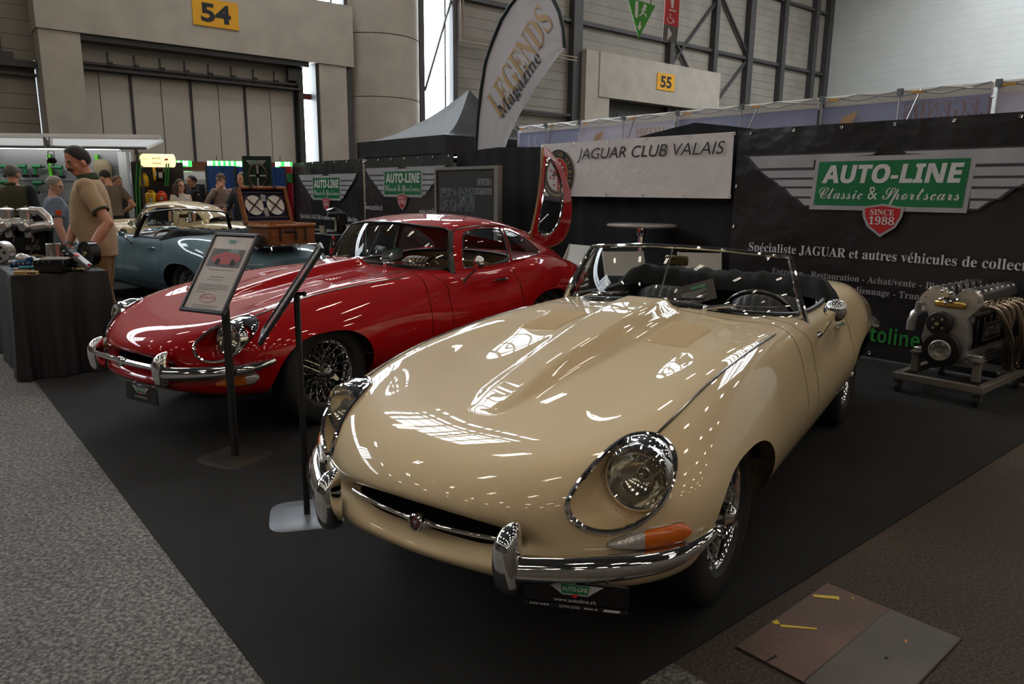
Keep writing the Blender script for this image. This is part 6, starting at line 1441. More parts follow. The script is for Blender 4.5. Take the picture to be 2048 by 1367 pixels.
# ---------------------------------------------------------------- tool stall on the left
p0, p1 = at(-160, 297, 13.2), at(293, 299, 13.2); AW = mat('awning_white', srgb(212, 212, 210), .4, noise=(2, .04))
s = thing('tool_stall', 'white-roofed tool trader stall with a pegboard back wall and green posts', 'stall', ((p0.x+p1.x)/2, 13.2, 0)); X0, X1 = p0.x-s.location.x, p1.x-s.location.x
zt = p1.z
m = MB(); m.prism([(X0, 0, zt), (X1, 0, zt), (X1-.25, 1.2, zt+.20), (X0, 1.2, zt+.20)], (0, 0, .05)); m.build('awning', AW, s, smooth=False)
MB().box(((X0+X1)/2-.15, 1.25, zt+.25), (X1-X0-.35, .06, .18)).build('fascia', AW, s, smooth=False)
MB().box(((X0+X1)/2, -.01, zt+.015), (X1-X0, .05, .03)).build('gutter', mat('gutter_grey', srgb(70, 78, 90), .4), s, smooth=False)
MB().box(((X0+X1)/2-.4, .75, zt+.055), (X1-X0-1.0, .10, .05)).build('strip_light', mat('strip_light', (1, 1, 1), .4, emit=((1.0, .97, .92), 6)), s, smooth=False)
m = MB(); xb = at(97, 283, 13.2).x-s.location.x; m.box((xb-.04, .0, zt+.10), (.05, .08, .18)).box((xb+.04, .0, zt+.10), (.02, .08, .18)).cyl((xb, -.05, zt+.1), (xb, .0, zt+.1), .05, 10); m.build('awning_bracket', STEEL, s, smooth=False)
PEG = mat('pegboard', srgb(132, 136, 140), .35, .3, noise=(1.5, .08)); xw = at(252, 400, 14.5).x-s.location.x
MB().box(((X0+xw)/2, 1.33, 1.15), (xw-X0, .06, 2.3)).build('back_wall', PEG, s, smooth=False)
m = MB()
for z in (1.55, 1.15, .8): m.box(((X0+xw)/2, 1.293, z), (xw-X0, .012, .012))
m.build('board_joints', mat('joint_dark', srgb(108, 110, 112), .5), s, smooth=False)
GRN = mat('lime_green', srgb(86, 178, 44), .4)
for x, y in ((93, 330), (188, 330)): xx = at(x+4, y, 14.4).x-s.location.x; MB().box((xx, 1.25, 1.05), (.06, .04, 2.0)).build('green_post', GRN, s, smooth=False)
MB().box((xw+.05, 1.25, 1.05), (.16, .10, 2.1)).build('end_post', mat('white_post', srgb(190, 194, 198), .4), s, smooth=False)
MB().box((xw+.22, 1.2, 1.05), (.03, .05, 2.1)).build('tent_leg', mat('white_post'), s, smooth=False)
MB().box(((X0+xw)/2, 1.0, .45), (xw-X0, .55, .9)).build('counter', mat('counter_grey', srgb(92, 94, 98), .5), s, smooth=False)
dgrp = 'cordless drills on the pegboard'
TGR = mat('tool_green', srgb(20, 104, 58), .4)
def drill(px, py, lab, flip=1):
    p = at(px, py, 14.38); d = thing('cordless_drill', lab, 'drill', p, 0, dgrp)
    MB().cyl((-.10*flip, 0, .05), (.07*flip, 0, .05), .04, 10).tube([(.02*flip, 0, .04), (.04*flip, 0, -.10)], .026, 8).build('body', TGR, d); m = MB().cyl((-.16*flip, 0, .05), (-.10*flip, 0, .05), .022, 8).box((.045*flip, 0, -.13), (.11, .07, .05)); m.build('chuck', BLACK, d)
    MB().tube([(-.02, .0, -.15), (-.06, .0, -.17), (.0, 0, -.19), (.07, 0, -.17), (.045, 0, -.15)], .006, 5).box((0, .05, 0), (.02, .08, .02)).build('hook', STEEL, d)
for px, py, lab, f in ((8, 338, 'green cordless drill at the left edge of the pegboard', 1), (73, 338, 'green cordless drill on the pegboard left of the tall green post', -1), (118, 340, 'dark drill on the pegboard between the green post and the polo man', 1), (8, 369, 'lower green drill behind the quilted waistcoat man', -1), (75, 371, 'lower green drill beside the shoulder of the quilted waistcoat man', -1), (46, 338, 'green drill half hidden by the head of the quilted waistcoat man', 1)): drill(px, py, lab, f)
p = at(103, 315, 13.5); h = thing('hanging_bag', 'small black bag hanging from the awning bracket', 'bag', (p.x, p.y, p.z-.05)); MB().box((0, 0, 0), (.16, .10, .10), bev=.03).build('body', BLACK, h); MB().tube([(-.07, 0, 0), (-.05, 0, .16), (.05, 0, .16), (.07, 0, 0)], .008, 6).tube([(-.06, -.04, -.03), (-.04, -.05, -.10), (.05, -.05, -.10), (.07, -.04, -.02)], .008, 6).build('strap', BLACK, h)
p = at(208, 340, 14.4); h = thing('jacket', 'beige jacket hanging at the end of the tool stall', 'jacket', p); m = MB(); m.grid([[(.17*cos(a)*k+.0, .07*sin(a)*k-.05, z) for a in np.linspace(0, 2*pi, 20)[:-1]] for z, k in ((.20,.35),(.16,.8),(.08,1.05),(-.15,1.0),(-.42,.98))], cv=True); m.build('cloth', mat('beige_cloth', srgb(122, 112, 88), .8), h)
# illuminated tube sign
p = at(318, 321, 13.5); LIT = mat('lit_sign', srgb(240, 226, 180), .5, emit=(srgb(255, 232, 176), .95)); s = thing('light_box_sign', 'glowing rounded light box sign with the word tools and green straps', 'sign', p, R(5))
MB().lathe([(0,-.30),(.09,-.30),(.115,-.27),(.115,.25),(.0,.25)], (0, 0, 0), 'X', 24).build('light_box', LIT, s); MB().lathe([(0,-.36),(.12,-.36),(.14,-.34),(.14,-.30),(.0,-.30)], (0, 0, 0), 'X', 24).build('end_cap', mat('olive_cap', srgb(52, 58, 34), .5), s)
q = Plane((0, -.118, 0), (1, 0, 0), (0, 0, 1), (0, -1, 0)); m = MB(); put_text(m, q, 'work', 0, .04, h=.05, width=.16, d=.0); put_text(m, q, 'tools', 0, -.045, h=.045, width=.15, d=.0); m.build('green_lettering', mat('sign_leaf', srgb(60, 100, 40), .5), s, smooth=False)
m = MB(); put_text(m, q, 'HITACHI', -.20, .02, h=.022, width=.10, d=.0); put_poly(m, q, [(.13,.0),(.19,.0),(.21,.03),(.15,.03)], .0); m.build('red_lettering', P_RED, s, smooth=False)
m = MB()
for x, y in ((-.33, -.12), (-.28, -.10)): m.tube([(x, y, .02), (x-.06, y, -.45), (x-.10, y, -1.2)], .012, 6)
for x in (.16, .20): m.tube([(x, -.10, -.05), (x-.05, -.10, -.45)], .012, 6)
m.build('green_straps', mat('strap_green', srgb(46, 140, 54), .5), s); MB().cyl((-.36, .1, 0), (-.36, .1, -p.z+.01), .02, 8).build('post', DSTEEL, s)
# display cabinet of yellow tool bags
p = at(312, 400, 13.9); s = thing('tool_rack', 'dark display rack of tool packs under the glowing light box sign', 'rack', (p.x, p.y, 0)); w_ = .95
MB().box((0, .15, .95), (w_, .06, 1.9)).build('back_panel', mat('rack_black', (.016, .016, .017), .6), s, smooth=False); m = MB()
for z in (.3, .75, 1.10): m.box((0, -.02, z), (w_, .34, .03))
m.build('shelf', mat('rack_black'), s, smooth=False)
YL = mat('tool_yellow', srgb(216, 170, 20), .45); ORG = mat('tool_orange', srgb(214, 72, 28), .45)
for k, (px, py, w2, h2, m_, lab) in enumerate(((288,362,.15,.21,YL,'yellow tool pack at the upper left of the dark rack'),(312,345,.09,.30,YL,'narrow yellow tool beside the black pack on the dark rack'),(322,348,.20,.28,BLACK,'black tool pack with a white tag on the dark rack'),(303,398,.19,.24,YL,'lower yellow tool pack behind the far cream hardtop car'),(324,394,.16,.16,ORG,'orange tool pack beside the man with tied-back hair'))):
    p2 = at(px, py, 13.72); o = thing('tool_pack', lab, 'tool pack', p2, 0, 'tool packs on the dark rack'); m = MB().box((0, 0, 0), (w2, .12, h2), bev=.03); m.tube([(-w2*.3, 0, h2*.45), (-w2*.2, 0, h2*.62), (w2*.2, 0, h2*.62), (w2*.3, 0, h2*.45)], .014, 6); m.build('shell', m_, o); MB().box((.02, -.062, -.02), (w2*.35, .006, h2*.35)).build('tag', P_GREY, o, smooth=False)
# wall of maroon panels, lit pictogram boxes
MAR = mat('maroon_panel', srgb(112, 26, 38), .5, noise=(1, .12)); a, b_ = at(150, 320, 18), at(640, 330, 18)
m = MB().box(((a.x+b_.x)/2, 18.2, (a.z)/2), (b_.x-a.x, .1, a.z)); tag(m.build('maroon_partition', MAR, None, smooth=False), 'dark red partition wall behind the blue screens', 'partition')
LED = mat('led_green', srgb(40, 200, 60), .4, emit=((.05, .85, .12), 1.3)); LEDW = mat('led_white', (.9, 1, .9), .4, emit=((.85, 1, .88), 1.5))
for k, (x0, x1, y0, y1, lab) in enumerate(((312, 380, 321, 332, 'green lit pictogram box partly behind the glowing light box sign'), (418, 487, 322, 333, 'green lit pictogram box above the blue screens'), (553, 583, 324, 334, 'green lit pictogram box beside the far winged banner'))):
    a, b_ = at(x0, (y0+y1)/2, 17.6), at(x1, (y0+y1)/2, 17.6); hz = (y1-y0)*17.6/1463; o = thing('pictogram_box', lab, 'sign', ((a.x+b_.x)/2, 17.6, a.z)); w2 = b_.x-a.x
    MB().box((0, 0, 0), (w2, .2, hz)).build('case', LED, o, smooth=False); m = MB(); n = int(w2/.13); 
    for j in range(n): MB().box((-w2/2+.10+(w2-.2)*j/max(1, n-1), -.105, -.0), (.05, .01, hz*.62)).ball((-w2/2+.10+(w2-.2)*j/max(1, n-1), -.105, hz*.22), .035, 5, (1, .2, 1)).build('pictogram', LEDW, o, smooth=False)
    for x in (-w2/2+.03, w2/2-.03): MB().box((x, -.105, 0), (.05, .01, hz*.9)).build('end_light', LEDW, o, smooth=False)
    MB().cyl((-w2*.3, .06, hz/2), (-w2*.3, .06, 0.2), .01, 6).cyl((0, .5, -hz*.2), (0, .1, -hz*.2), .03, 6).build('mount', DSTEEL, o)
# white van behind the visitors
a, b_ = at(335, 343, 15.6), at(418, 343, 15.6); o = thing('van', 'white van parked behind the visitors, its dark windows beside the blue screens', 'car', ((a.x+b_.x)/2-.45, 15.7, 0)); VW = mat('van_white', srgb(186, 184, 180), .3, coat=1)
m = MB(); rows = []
for x, kz in ((-1.6,.95),(-1.5,1.0),(0,1.0),(1.2,1.0),(1.55,.97),(1.62,.9)):
    rows.append([(x, .0+y*(1 if abs(x) < 1.55 else .93), z*kz) for y, z in ((.0,.30),(-.02,.95),(.03,1.0),(.10,1.62),(.25,1.78),(.8,1.82),(1.3,1.78),(1.5,1.62),(1.6,1.0),(1.6,.30))])
m.grid(rows); m.add(rows[0], [tuple(range(10))]); m.add(rows[-1], [tuple(range(10))]); m.build('body', VW, o, angle=35)
for x0, x1 in ((-1.35,-.35),(-.2,.75),(.9,1.4)): m = MB(); m.add([(x0, .02, 1.08), (x1, .02, 1.08), (x1-.05, .075, 1.52), (x0+.05, .075, 1.52)], [(0, 1, 2, 3)]); m.build('side_window', mat('van_glass', (.02, .02, .022), .08, coat=1), o, smooth=False)
for x in (-1.0, 1.0): MB().lathe([(0,-.06),(.17,-.06),(.2,-.05),(.30,-.05),(.31,0),(.31,.1),(0,.1)], (x, .06, .31), 'Y', 28).build('wheel', RUBBER, o)
# blue screens
BLU = mat('blue_screen', srgb(24, 72, 140), .55, noise=(1.5, .15), bump=(3, .2)); 
for k, (x0, x1, yt, Y, lab) in enumerate(((411, 468, 331, 15.0, 'blue fabric screen behind the man in the cap'), (470, 520, 333, 15.1, 'dark blue fabric screen behind the man in the navy blazer'), (540, 570, 334, 15.2, 'narrow blue fabric screen right of the green display board'))):
    a, b_ = at(x0, yt, Y), at(x1, yt, Y); o = thing('fabric_screen', lab, 'screen', ((a.x+b_.x)/2, Y, 0), R(2)); w2 = b_.x-a.x; m = MB(); m.grid([[(-w2/2+w2*j/20, .015*sin(j*1.1), z) for j in range(21)] for z in (.02, a.z*.5, a.z)]); m.grid([[(-w2/2+w2*j/20, .015*sin(j*1.1)+.03, z) for j in range(21)] for z in (.02, a.z*.5, a.z)]); m.build('fabric', BLU, o); MB().box((-w2/2, .02, a.z/2), (.03, .04, a.z)).box((w2/2, .02, a.z/2), (.03, .04, a.z)).build('post', DSTEEL, o, smooth=False)
a = at(576, 400, 15.6); o = thing('fire_cabinet', 'tall bright red cabinet between the blue screen and the far banner', 'cabinet', (a.x, 15.6, 0)); MB().box((0, 0, .95), (.24, .15, 1.9), bev=.01).build('case', mat('bright_red', srgb(190, 26, 34), .4), o); MB().box((.05, -.085, .95), (.07, .03, .12), bev=.01).build('handle_box', STEEL, o)
c = at(576, 356, 15.51); o = thing('running_man_sign', 'small green running-man sign on the front of the tall red cabinet', 'sign', c); MB().box((0, 0, 0), (.19, .02, .19)).build('panel', mat('exit_green'), o, smooth=False); m = MB().tube([(-.05, -.014, -.03), (0, -.014, .01), (.03, -.014, -.05)], .008, 5).ball((.0, -.014, .05), .014, 5).tube([(0, -.014, .01), (.005, -.014, .04)], .009, 5); m.build('figure', WS, o)
# green board with steering wheels
p = at(513, 312, 10.6); o = thing('steering_wheel_board', 'dark green board with a winged plate and wood-rimmed steering wheels, behind the hamper', 'board', (p.x, p.y, 0), R(-3)); w2 = (541-485)*10.6/1463; zt = p.z; DG = mat('board_green', srgb(20, 50, 34), .45, noise=(2, .1))
MB().box((0, 0, zt*.5), (w2, .04, zt)).build('board', DG, o, smooth=False); q = Plane((0, -.025, 0), (1, 0, 0), (0, 0, 1), (0, -1, 0)); logo(o, q, 0, zt-.10, .11, .16, False, False, .002)
m = MB()
for k in range(6): m.cyl((-.16+.06*k, -.03, zt-.2), (-.16+.06*k, -.02, zt-.2), .004, 6)
m.build('pegs', CHROME, o)
WOOD = mat('wood_rim', srgb(86, 56, 34), .3, coat=.6)
for k, (px, py, r_, lab) in enumerate(((515.5, 351, .135, 'upper wood-rimmed steering wheel with white spokes on the green board'), (516.5, 396, .12, 'lower steering wheel on the green board, half hidden by the hamper lid'))):
    c = at(px, py, 10.53); sw = thing('wood_rimmed_wheel', lab, 'steering wheel', c, 0, 'steering wheels on the green board'); m = MB(); m.tube([(r_*.93*cos(t), 0, r_*1.15*sin(t)) for t in np.linspace(0, 2*pi, 36)[:-1]], .011, 8, closed=True); m.build('rim', WOOD, sw)
    m = MB()
    for a in (0, pi/2, pi, 1.5*pi): m.box((r_*.5*cos(a), 0, r_*.6*sin(a)), (r_*.82 if abs(cos(a)) > .5 else .022, .008, r_*1.0 if abs(sin(a)) > .5 else .022))
    m.build('spokes', mat('spoke_white', srgb(196, 196, 190), .3, .3), sw); MB().cyl((0, -.012, 0), (0, .03, 0), .028, 16).build('boss', BLACK, sw)
# ---------------------------------------------------------------- people
SKIN = mat('skin', srgb(214, 164, 140), .5, noise=(9, .06)); SKIN2 = mat('skin_tanned', srgb(204, 146, 120), .5, noise=(9, .07))
def fuse(mb, vox, name, m, parent, it=3):
    me = bpy.data.meshes.new('t'); me.from_pydata([tuple(p) for p in mb.v], [], mb.f); o = bpy.data.objects.new('t', me); COL.objects.link(o)
    a = o.modifiers.new('r', 'REMESH'); a.mode = 'VOXEL'; a.voxel_size = vox; b_ = o.modifiers.new('s', 'SMOOTH'); b_.factor = .5; b_.iterations = it
    dg = bpy.context.evaluated_depsgraph_get(); r = bpy.data.meshes.new_from_object(o.evaluated_get(dg)); bpy.data.objects.remove(o); bpy.data.meshes.remove(me)
    return link_mesh(name, r, m, parent, True, 180, fix=False)
def ring_stack(mb, rows, n=28):
    """closed stack of ellipses: (z, half width, half depth, shift forward)"""
    R_ = [[(x0+d*np.sign(cos(a))*abs(cos(a))**.9, w_*np.sign(sin(a))*abs(sin(a))**.9, z) for a in np.linspace(0, 2*pi, n, endpoint=False)] for z, w_, d, x0 in rows]
    mb.grid(R_, cv=True); mb.add(R_[0], [tuple(range(n-1, -1, -1))]); mb.add(R_[-1], [tuple(range(n))]); return mb
def hand(mb, w_, d, side, curl=.5, palm=None):
    """palm, four bent fingers of unequal length and a thumb from the side of the palm"""
    d = Vector(d).normalized(); nrm = Vector(palm) if palm else Vector((0, -side, 0)); nrm = (nrm-d*nrm.dot(d)); nrm = nrm.normalized() if nrm.length > .01 else d.orthogonal().normalized(); lat = d.cross(nrm)
    w_ = Vector(w_); rows = []
    for t, wd, th in ((-.01, .024, .020), (.02, .030, .018), (.05, .038, .016), (.085, .040, .014), (.095, .036, .010)):
        rows.append([w_+d*t+lat*(wd*cos(a))+nrm*(th*sin(a)) for a in np.linspace(0, 2*pi, 14, endpoint=False)])
    mb.grid(rows, cv=True); mb.add(rows[0], [tuple(range(14))]); mb.add(rows[-1], [tuple(range(14))])
    for k, (o_, L) in enumerate(((.028, .072), (.010, .080), (-.009, .075), (-.027, .058))):
        p = w_+d*.088+lat*o_; a = curl*(.75+.1*k); P = [p]; ang = a*.5
        for f in (.45, .32, .23): P.append(P[-1]+(d*cos(ang)+nrm*sin(ang)+lat*o_*.4)*L*f); ang += a*.75
        mb.tube(P, [.0098, .0092, .0085, .0070], 8); mb.ball(P[-1], .0070, 5)
    p = w_+d*.022+lat*.030; q = p+(d*.55+lat*.62+nrm*.35)*.042; r_ = q+(d*.85+lat*.15+nrm*.4)*.034; s_ = r_+(d*.9-lat*.1+nrm*.35)*.024
    mb.tube([p-lat*.01, q, r_, s_], [.013, .012, .0105, .008], 8); mb.ball(s_, .008, 5)
def person(label, pos, yaw, H, top, legs, hair, skin=SKIN, arms=None, head=(0, 0), lean=0, belly=0, wide=1.0, vox=.014, sleeve='short', tuck=False, hairstyle='short', extras=(), world_arms=False, group=None, female=False):
    r = thing('person', label, 'person', (pos[0], pos[1], 0), yaw); k = H/1.75
    def W(p):
        x, y, z = p; 
        if z > .9: x = x+lean*((z-.9)/.75)**1.25
        return Vector((x*k, y*k, z*k))
    def Wm(mb): mb.v = [tuple(W(p)) for p in mb.v]; return mb
    inv = Matrix.Rotation(-yaw, 3, 'Z')
    def loc(p): q = inv @ (Vector(p)-Vector((pos[0], pos[1], 0))); return q
    sw_ = (.185 if not female else .160)*wide; sh = {1: (-.012, sw_-.015, 1.395), -1: (-.012, -sw_+.015, 1.395)}
    base = [(.80, .150, .105, 0), (.90, .170, .120, 0), (1.0, .162, .118+belly*.6, belly*.55), (1.09, .155, .112+belly, belly*.85), (1.18, .160, .115+belly*.7, belly*.6), (1.28, .176, .122+belly*.25, belly*.2), (1.36, .182, .112, -.004), (1.415, .150, .090, -.012), (1.455, .085, .070, -.014), (1.475, .060, .058, -.012)]
    base = [(z, a*wide, b_*(.5+.5*wide), c) for z, a, b_, c in base]
    # head
    yw, pt = head; piv = Vector((-.005, 0, 1.50)); HR = Matrix.Rotation(yw, 3, 'Z') @ Matrix.Rotation(pt, 3, 'Y')
    def Hd(p): return piv+HR @ (Vector(p)-piv)-Vector((0, 0, .020))
    hm = MB().ball((-.008, 0, 1.655), 1, 16, (.098, .077, .096)).ball((.022, 0, 1.590), 1, 14, (.070, .061, .072)).ball((.052, 0, 1.545), 1, 10, (.036, .040, .032)).ball((.066, 0, 1.530), 1, 8, (.020, .022, .018))
    hm.tube([(.088, 0, 1.640), (.101, 0, 1.618), (.113, 0, 1.598)], [.009, .011, .0145], 8).ball((.104, 0, 1.594), 1, 8, (.013, .018, .010)).tube([(.074, -.048, 1.640), (.087, -.02, 1.646), (.090, 0, 1.643), (.087, .02, 1.646), (.074, .048, 1.640)], .0095, 8).ball((.082, 0, 1.563), 1, 8, (.014, .024, .010)).ball((.082, 0, 1.551), 1, 8, (.013, .021, .009))
    for s in (1, -1): hm.ball((.055, s*.042, 1.598), 1, 8, (.026, .024, .024)).ball((-.008, s*.077, 1.608), 1, 8, (.021, .011, .033)).ball((-.004, s*.074, 1.585), 1, 6, (.010, .010, .012))
    hm.v = [tuple(Hd(p)) for p in hm.v]
    bd = MB(); bd.v = list(hm.v); bd.f = list(hm.f)
    bd.tube([(-.022, 0, 1.40), (-.018, 0, 1.47), tuple(Hd((-.012, 0, 1.56)))], [.072, .060, .056], 16)
    ring_stack(bd, [(z, a-.012, b_-.012, c) for z, a, b_, c in base])
    for s in (1, -1):
        bd.tube([(0, s*.085, .90), (.012, s*.095, .68), (.022, s*.10, .50), (.0, s*.10, .34), (-.02, s*.10, .10)], [.088, .080, .056, .055, .038], 14); bd.ball((.055, s*.105, .045), 1, 10, (.125, .045, .042))
    bd = Wm(bd)
    A = {}
    for s in (1, -1):
        a = (arms or {}).get(s); S_ = W(sh[s])
        if a is None: E_ = W((-.03, s*(sw_+.055), 1.10)); Wr = W((.03, s*(sw_+.06), .85)); cu, pn = .55, None
        else:
            cu = a[2] if len(a) > 2 else .55; pn = a[3] if len(a) > 3 else None
            if world_arms: E_, Wr = loc(a[0]), loc(a[1])
            else: E_, Wr = W(a[0]), W(a[1])
        A[s] = (S_, E_, Wr); m1 = S_.lerp(E_, .45); m2 = E_.lerp(Wr, .35); aw = (1.0 if not female else .78)*(.6+.4*wide)
        bd.tube([S_, m1, E_, m2, Wr], [.056*aw, .050*aw, .042*aw, .044*aw, .028*aw], 12); bd.ball(S_, .060*aw, 8); bd.ball(E_, .042*aw, 8)
        hand(bd, Wr+(Wr-E_).normalized()*.008, (Wr-E_), s, cu, pn)
    fuse(bd, vox*.72, 'body', skin, r, 2)
    # eyes, brows, mouth
    ey = MB(); pu = MB(); br = MB(); mo = MB()
    for s in (1, -1):
        ey.ball((.0795, s*.031, 1.622), 1, 8, (.009, .0125, .0075)); pu.ball((.0855, s*.0315, 1.622), 1, 6, (.0045, .0070, .0068)); br.tube([(.090, s*.014, 1.643), (.090, s*.033, 1.648), (.080, s*.050, 1.642)], [.004, .0055, .003], 6)
    mo.tube([(.089, -.024, 1.557), (.0965, -.008, 1.559), (.0975, 0, 1.558), (.0965, .008, 1.559), (.089, .024, 1.557)], [.003, .0055, .005, .0055, .003], 6)
    def hbuild(mb, nm, m): mb.v = [tuple(W(Hd(p))) for p in mb.v]; return mb.build(nm, m, r, angle=180)
    hbuild(ey, 'eyes', mat('eye_white', srgb(150, 144, 138), .3)); hbuild(pu, 'pupils', mat('eye_dark', (.012, .008, .006), .2)); hbuild(br, 'eyebrows', hair or mat('hair_dark'))
    hbuild(mo, 'lips', mat('lips', srgb(158, 92, 82), .5))
    # hair
    if hair:
        rnd = random.Random(hash(label) % 999 if False else len(label)); hb = MB(); rows = []
        for i in range(11):
            row = []
            for j in range(48):
                ph = 2*pi*j/48; f_ = cos(ph); lim = R(66) if f_ > .80 else R(66)+(R(126)-R(66))*min(1, (.80-f_)/1.3)**.60
                th = lim*i/10; ext = 1.030+.010*sin(j*5+i*2)*.6+(.03 if hairstyle in ('long', 'bun') else 0)
                if i == 10: ext = 1.0
                d_ = Vector((sin(th)*cos(ph), sin(th)*sin(ph), cos(th))); d_ = Matrix.Rotation(R(-12), 3, 'Y') @ d_
                row.append((-.008+.098*ext*d_.x+(.004 if d_.x > 0 else -.004), .077*ext*d_.y*1.04, 1.655+.096*ext*d_.z+.006))
            rows.append(row)
        hb.grid(rows, cv=True)
        if hairstyle == 'long':
            for s in (1, -1):
                for q in range(5): hb.tube([(.045-.03*q, s*.070, 1.67), (.035-.03*q, s*.088, 1.60), (.03-.03*q, s*.09, 1.52), (.045-.03*q, s*.085, 1.43), (.05-.03*q, s*.07, 1.385)], [.02, .025, .026, .024, .008], 8)
            hb.tube([(-.09, 0, 1.66), (-.105, 0, 1.56), (-.10, 0, 1.45), (-.09, 0, 1.38)], [.05, .07, .07, .03], 10)
        if hairstyle == 'bun': hb.ball((-.125, 0, 1.70), .036, 8).tube([(-.09, 0, 1.69), (-.12, 0, 1.70)], .022, 8)
        hbuild(hb, 'hair', hair)
    # top
    tp = MB(); grow = .014 if sleeve != 'none' else .008
    hem = .80 if not tuck else .93
    rows = [(hem, np.interp(hem, [b_[0] for b_ in base], [b_[1] for b_ in base])+grow+.006, np.interp(hem, [b_[0] for b_ in base], [b_[2] for b_ in base])+grow+.01, np.interp(hem, [b_[0] for b_ in base], [b_[3] for b_ in base]))]+[(z, a+grow, b_+grow, c) for z, a, b_, c in base if z > hem+.02 and z < 1.46]
    ring_stack(tp, rows, 40); tp = Wm(tp)
    for s in (1, -1):
        S_, E_, Wr = A[s]; aw = (.6+.4*wide)*(1 if not female else .8)
        if sleeve != 'none': tp.ball(S_+Vector((0, -s*.008, -.004)), .074*aw, 10)
        if sleeve == 'short':
            e_ = S_.lerp(E_, .68); tp.tube([S_+Vector((0, -s*.03, .01)), S_.lerp(E_, .2), e_], [.070*aw, .068*aw, .066*aw], 14)
        elif sleeve == 'long': tp.tube([S_+Vector((0, -s*.03, .01)), S_.lerp(E_, .5), E_, E_.lerp(Wr, .5), E_.lerp(Wr, .97)], [.070*aw, .062*aw, .056*aw, .050*aw, .040*aw], 14); tp.ball(E_, .056*aw, 8)
    to = fuse(tp, vox*.8, 'top' if sleeve != 'long' else 'jacket', top, r, 8)
    # trousers
    tr2 = MB(); ring_stack(tr2, [(.78, .158*wide, .118, 0), (.86, .170*wide, .128, 0), (.93, .172*wide, .128+belly*.3, belly*.2), (1.0, .166*wide, .12+belly*.5, belly*.4)])
    for s in (1, -1): tr2.tube([(0, s*.085, .88), (.012, s*.098, .66), (.022, s*.103, .48), (.0, s*.103, .30), (-.018, s*.10, .07)], [.100, .094, .076, .072, .066], 16)
    fuse(Wm(tr2), vox*.9, 'trousers', legs, r, 3)
    sh_ = MB()
    for s in (1, -1): sh_.ball((.06, s*.105, .048), 1, 12, (.138, .050, .046)); sh_.box((.055, s*.105, .012), (.27, .095, .024), bev=.01)
    Wm(sh_).build('shoes', mat('shoe_dark', srgb(40, 34, 30), .5), r)
    for ex in extras: ex(r, W, Hd, A)
    return r
def hairm(n, c): return mat('hair_'+n, srgb(*c), .6, noise=(60, .3), bump=(140, .5))
HDARK, HBROWN, HGREY, HRED, HSALT = hairm('dark', (34, 28, 26)), hairm('brown', (74, 50, 38)), hairm('grey', (150, 146, 140)), hairm('red', (110, 56, 36)), hairm('salt', (104, 98, 92))
def cl(n, c=(99, 99, 99), r_=.8, **k): return mat('cloth_'+n, srgb(*c), r_, noise=k.get('noise', (6, .08)), bump=k.get('bump', (16, .25)))
BEIGE, KHAKI, BLKTR = cl('beige_polo', (186, 160, 128)), cl('khaki_cord', (128, 98, 62), .85, bump=(60, .3)), cl('black_trousers', (28, 27, 28))
GRIM = mat('rib_green', srgb(44, 66, 40), .8)
def polo_extras(r, W, Hd, A):
    m = MB(); ring = lambda z, w_, d, x0: [W((x0+d*cos(a), w_*sin(a), z+.018*cos(a+pi)*1.0)) for a in np.linspace(0, 2*pi, 36)[:-1]]
    m.grid([ring(1.445, .088, .086, -.012), ring(1.485, .078, .078, -.010), ring(1.50, .075, .074, -.012), ring(1.49, .084, .084, -.012), ring(1.452, .100, .098, -.010)], cv=True); m.build('collar', GRIM, r, angle=180)
    m = MB()
    for s in (1, -1):
        S_, E_, Wr = A[s]; a = S_.lerp(E_, .655); b_ = S_.lerp(E_, .70); m.tube([a, b_], [.071, .071], 18, caps=False); m.tube([b_, a], [.065, .065], 18, caps=False)
    m.build('sleeve_bands', GRIM, r)
    m = MB(); m.tube([W((.092, -.040, 1.575)), W(Hd((.102, -.022, 1.578))), W(Hd((.109, 0, 1.581))), W(Hd((.102, .022, 1.578))), W(Hd((.088, .036, 1.566)))][1:], [.006, .0095, .009, .005], 8); m.tube([W(Hd((.102, -.022, 1.578))), W(Hd((.088, -.036, 1.566)))], [.009, .004], 8); m.build('moustache', HDARK, r)
    S_, E_, Wr = A[1]; d = (Wr-E_).normalized(); c = E_.lerp(Wr, .93); m = MB(); m.tube([c-d*.010, c+d*.010], [.034, .033], 18); m.build('watch_strap', LEATHER, r)
    n_ = d.orthogonal().normalized(); out = Vector((0, 1, 0)); out = (out-d*out.dot(d)).normalized(); m = MB(); m.cyl(c+out*.028, c+out*.041, .017, 18); m.build('watch_case', CHROME, r)
    S_, E_, Wr = A[-1]; c = E_.lerp(Wr, .95); d = (Wr-E_).normalized(); m = MB(); m.tube([c-d*.008, c+d*.008], [.034, .034], 16); m.build('bracelet', mat('bracelet_blue', srgb(120, 150, 170), .4, .4), r)
    m = MB(); q = W((.115, .07, 1.30)); m.ball(q, .016, 8, (.5, 1.1, .7)); m.build('chest_emblem', P_RED, r)
    m = MB(); m.tube([W((.088, 0.01, 1.43)), W((.118, .008, 1.36)), W((.126, .006, 1.28))], [.010, .010, .008], 6); m.build('placket', BEIGE, r)
bpos = at(203, 520, 6.6)
person('man in a beige polo with green collar, moustache and watch, bending over the parts table', (bpos.x, bpos.y), R(200), 1.785, BEIGE, KHAKI, HDARK, SKIN2, arms={1: (at(216, 446, 6.34), at(181, 496, 6.2), .5), -1: (at(152, 445, 6.66), at(137, 489, 6.55), .5)}, world_arms=True, head=(R(30), R(13)), lean=.08, belly=.035, wide=1.10, vox=.010, extras=(polo_extras,))
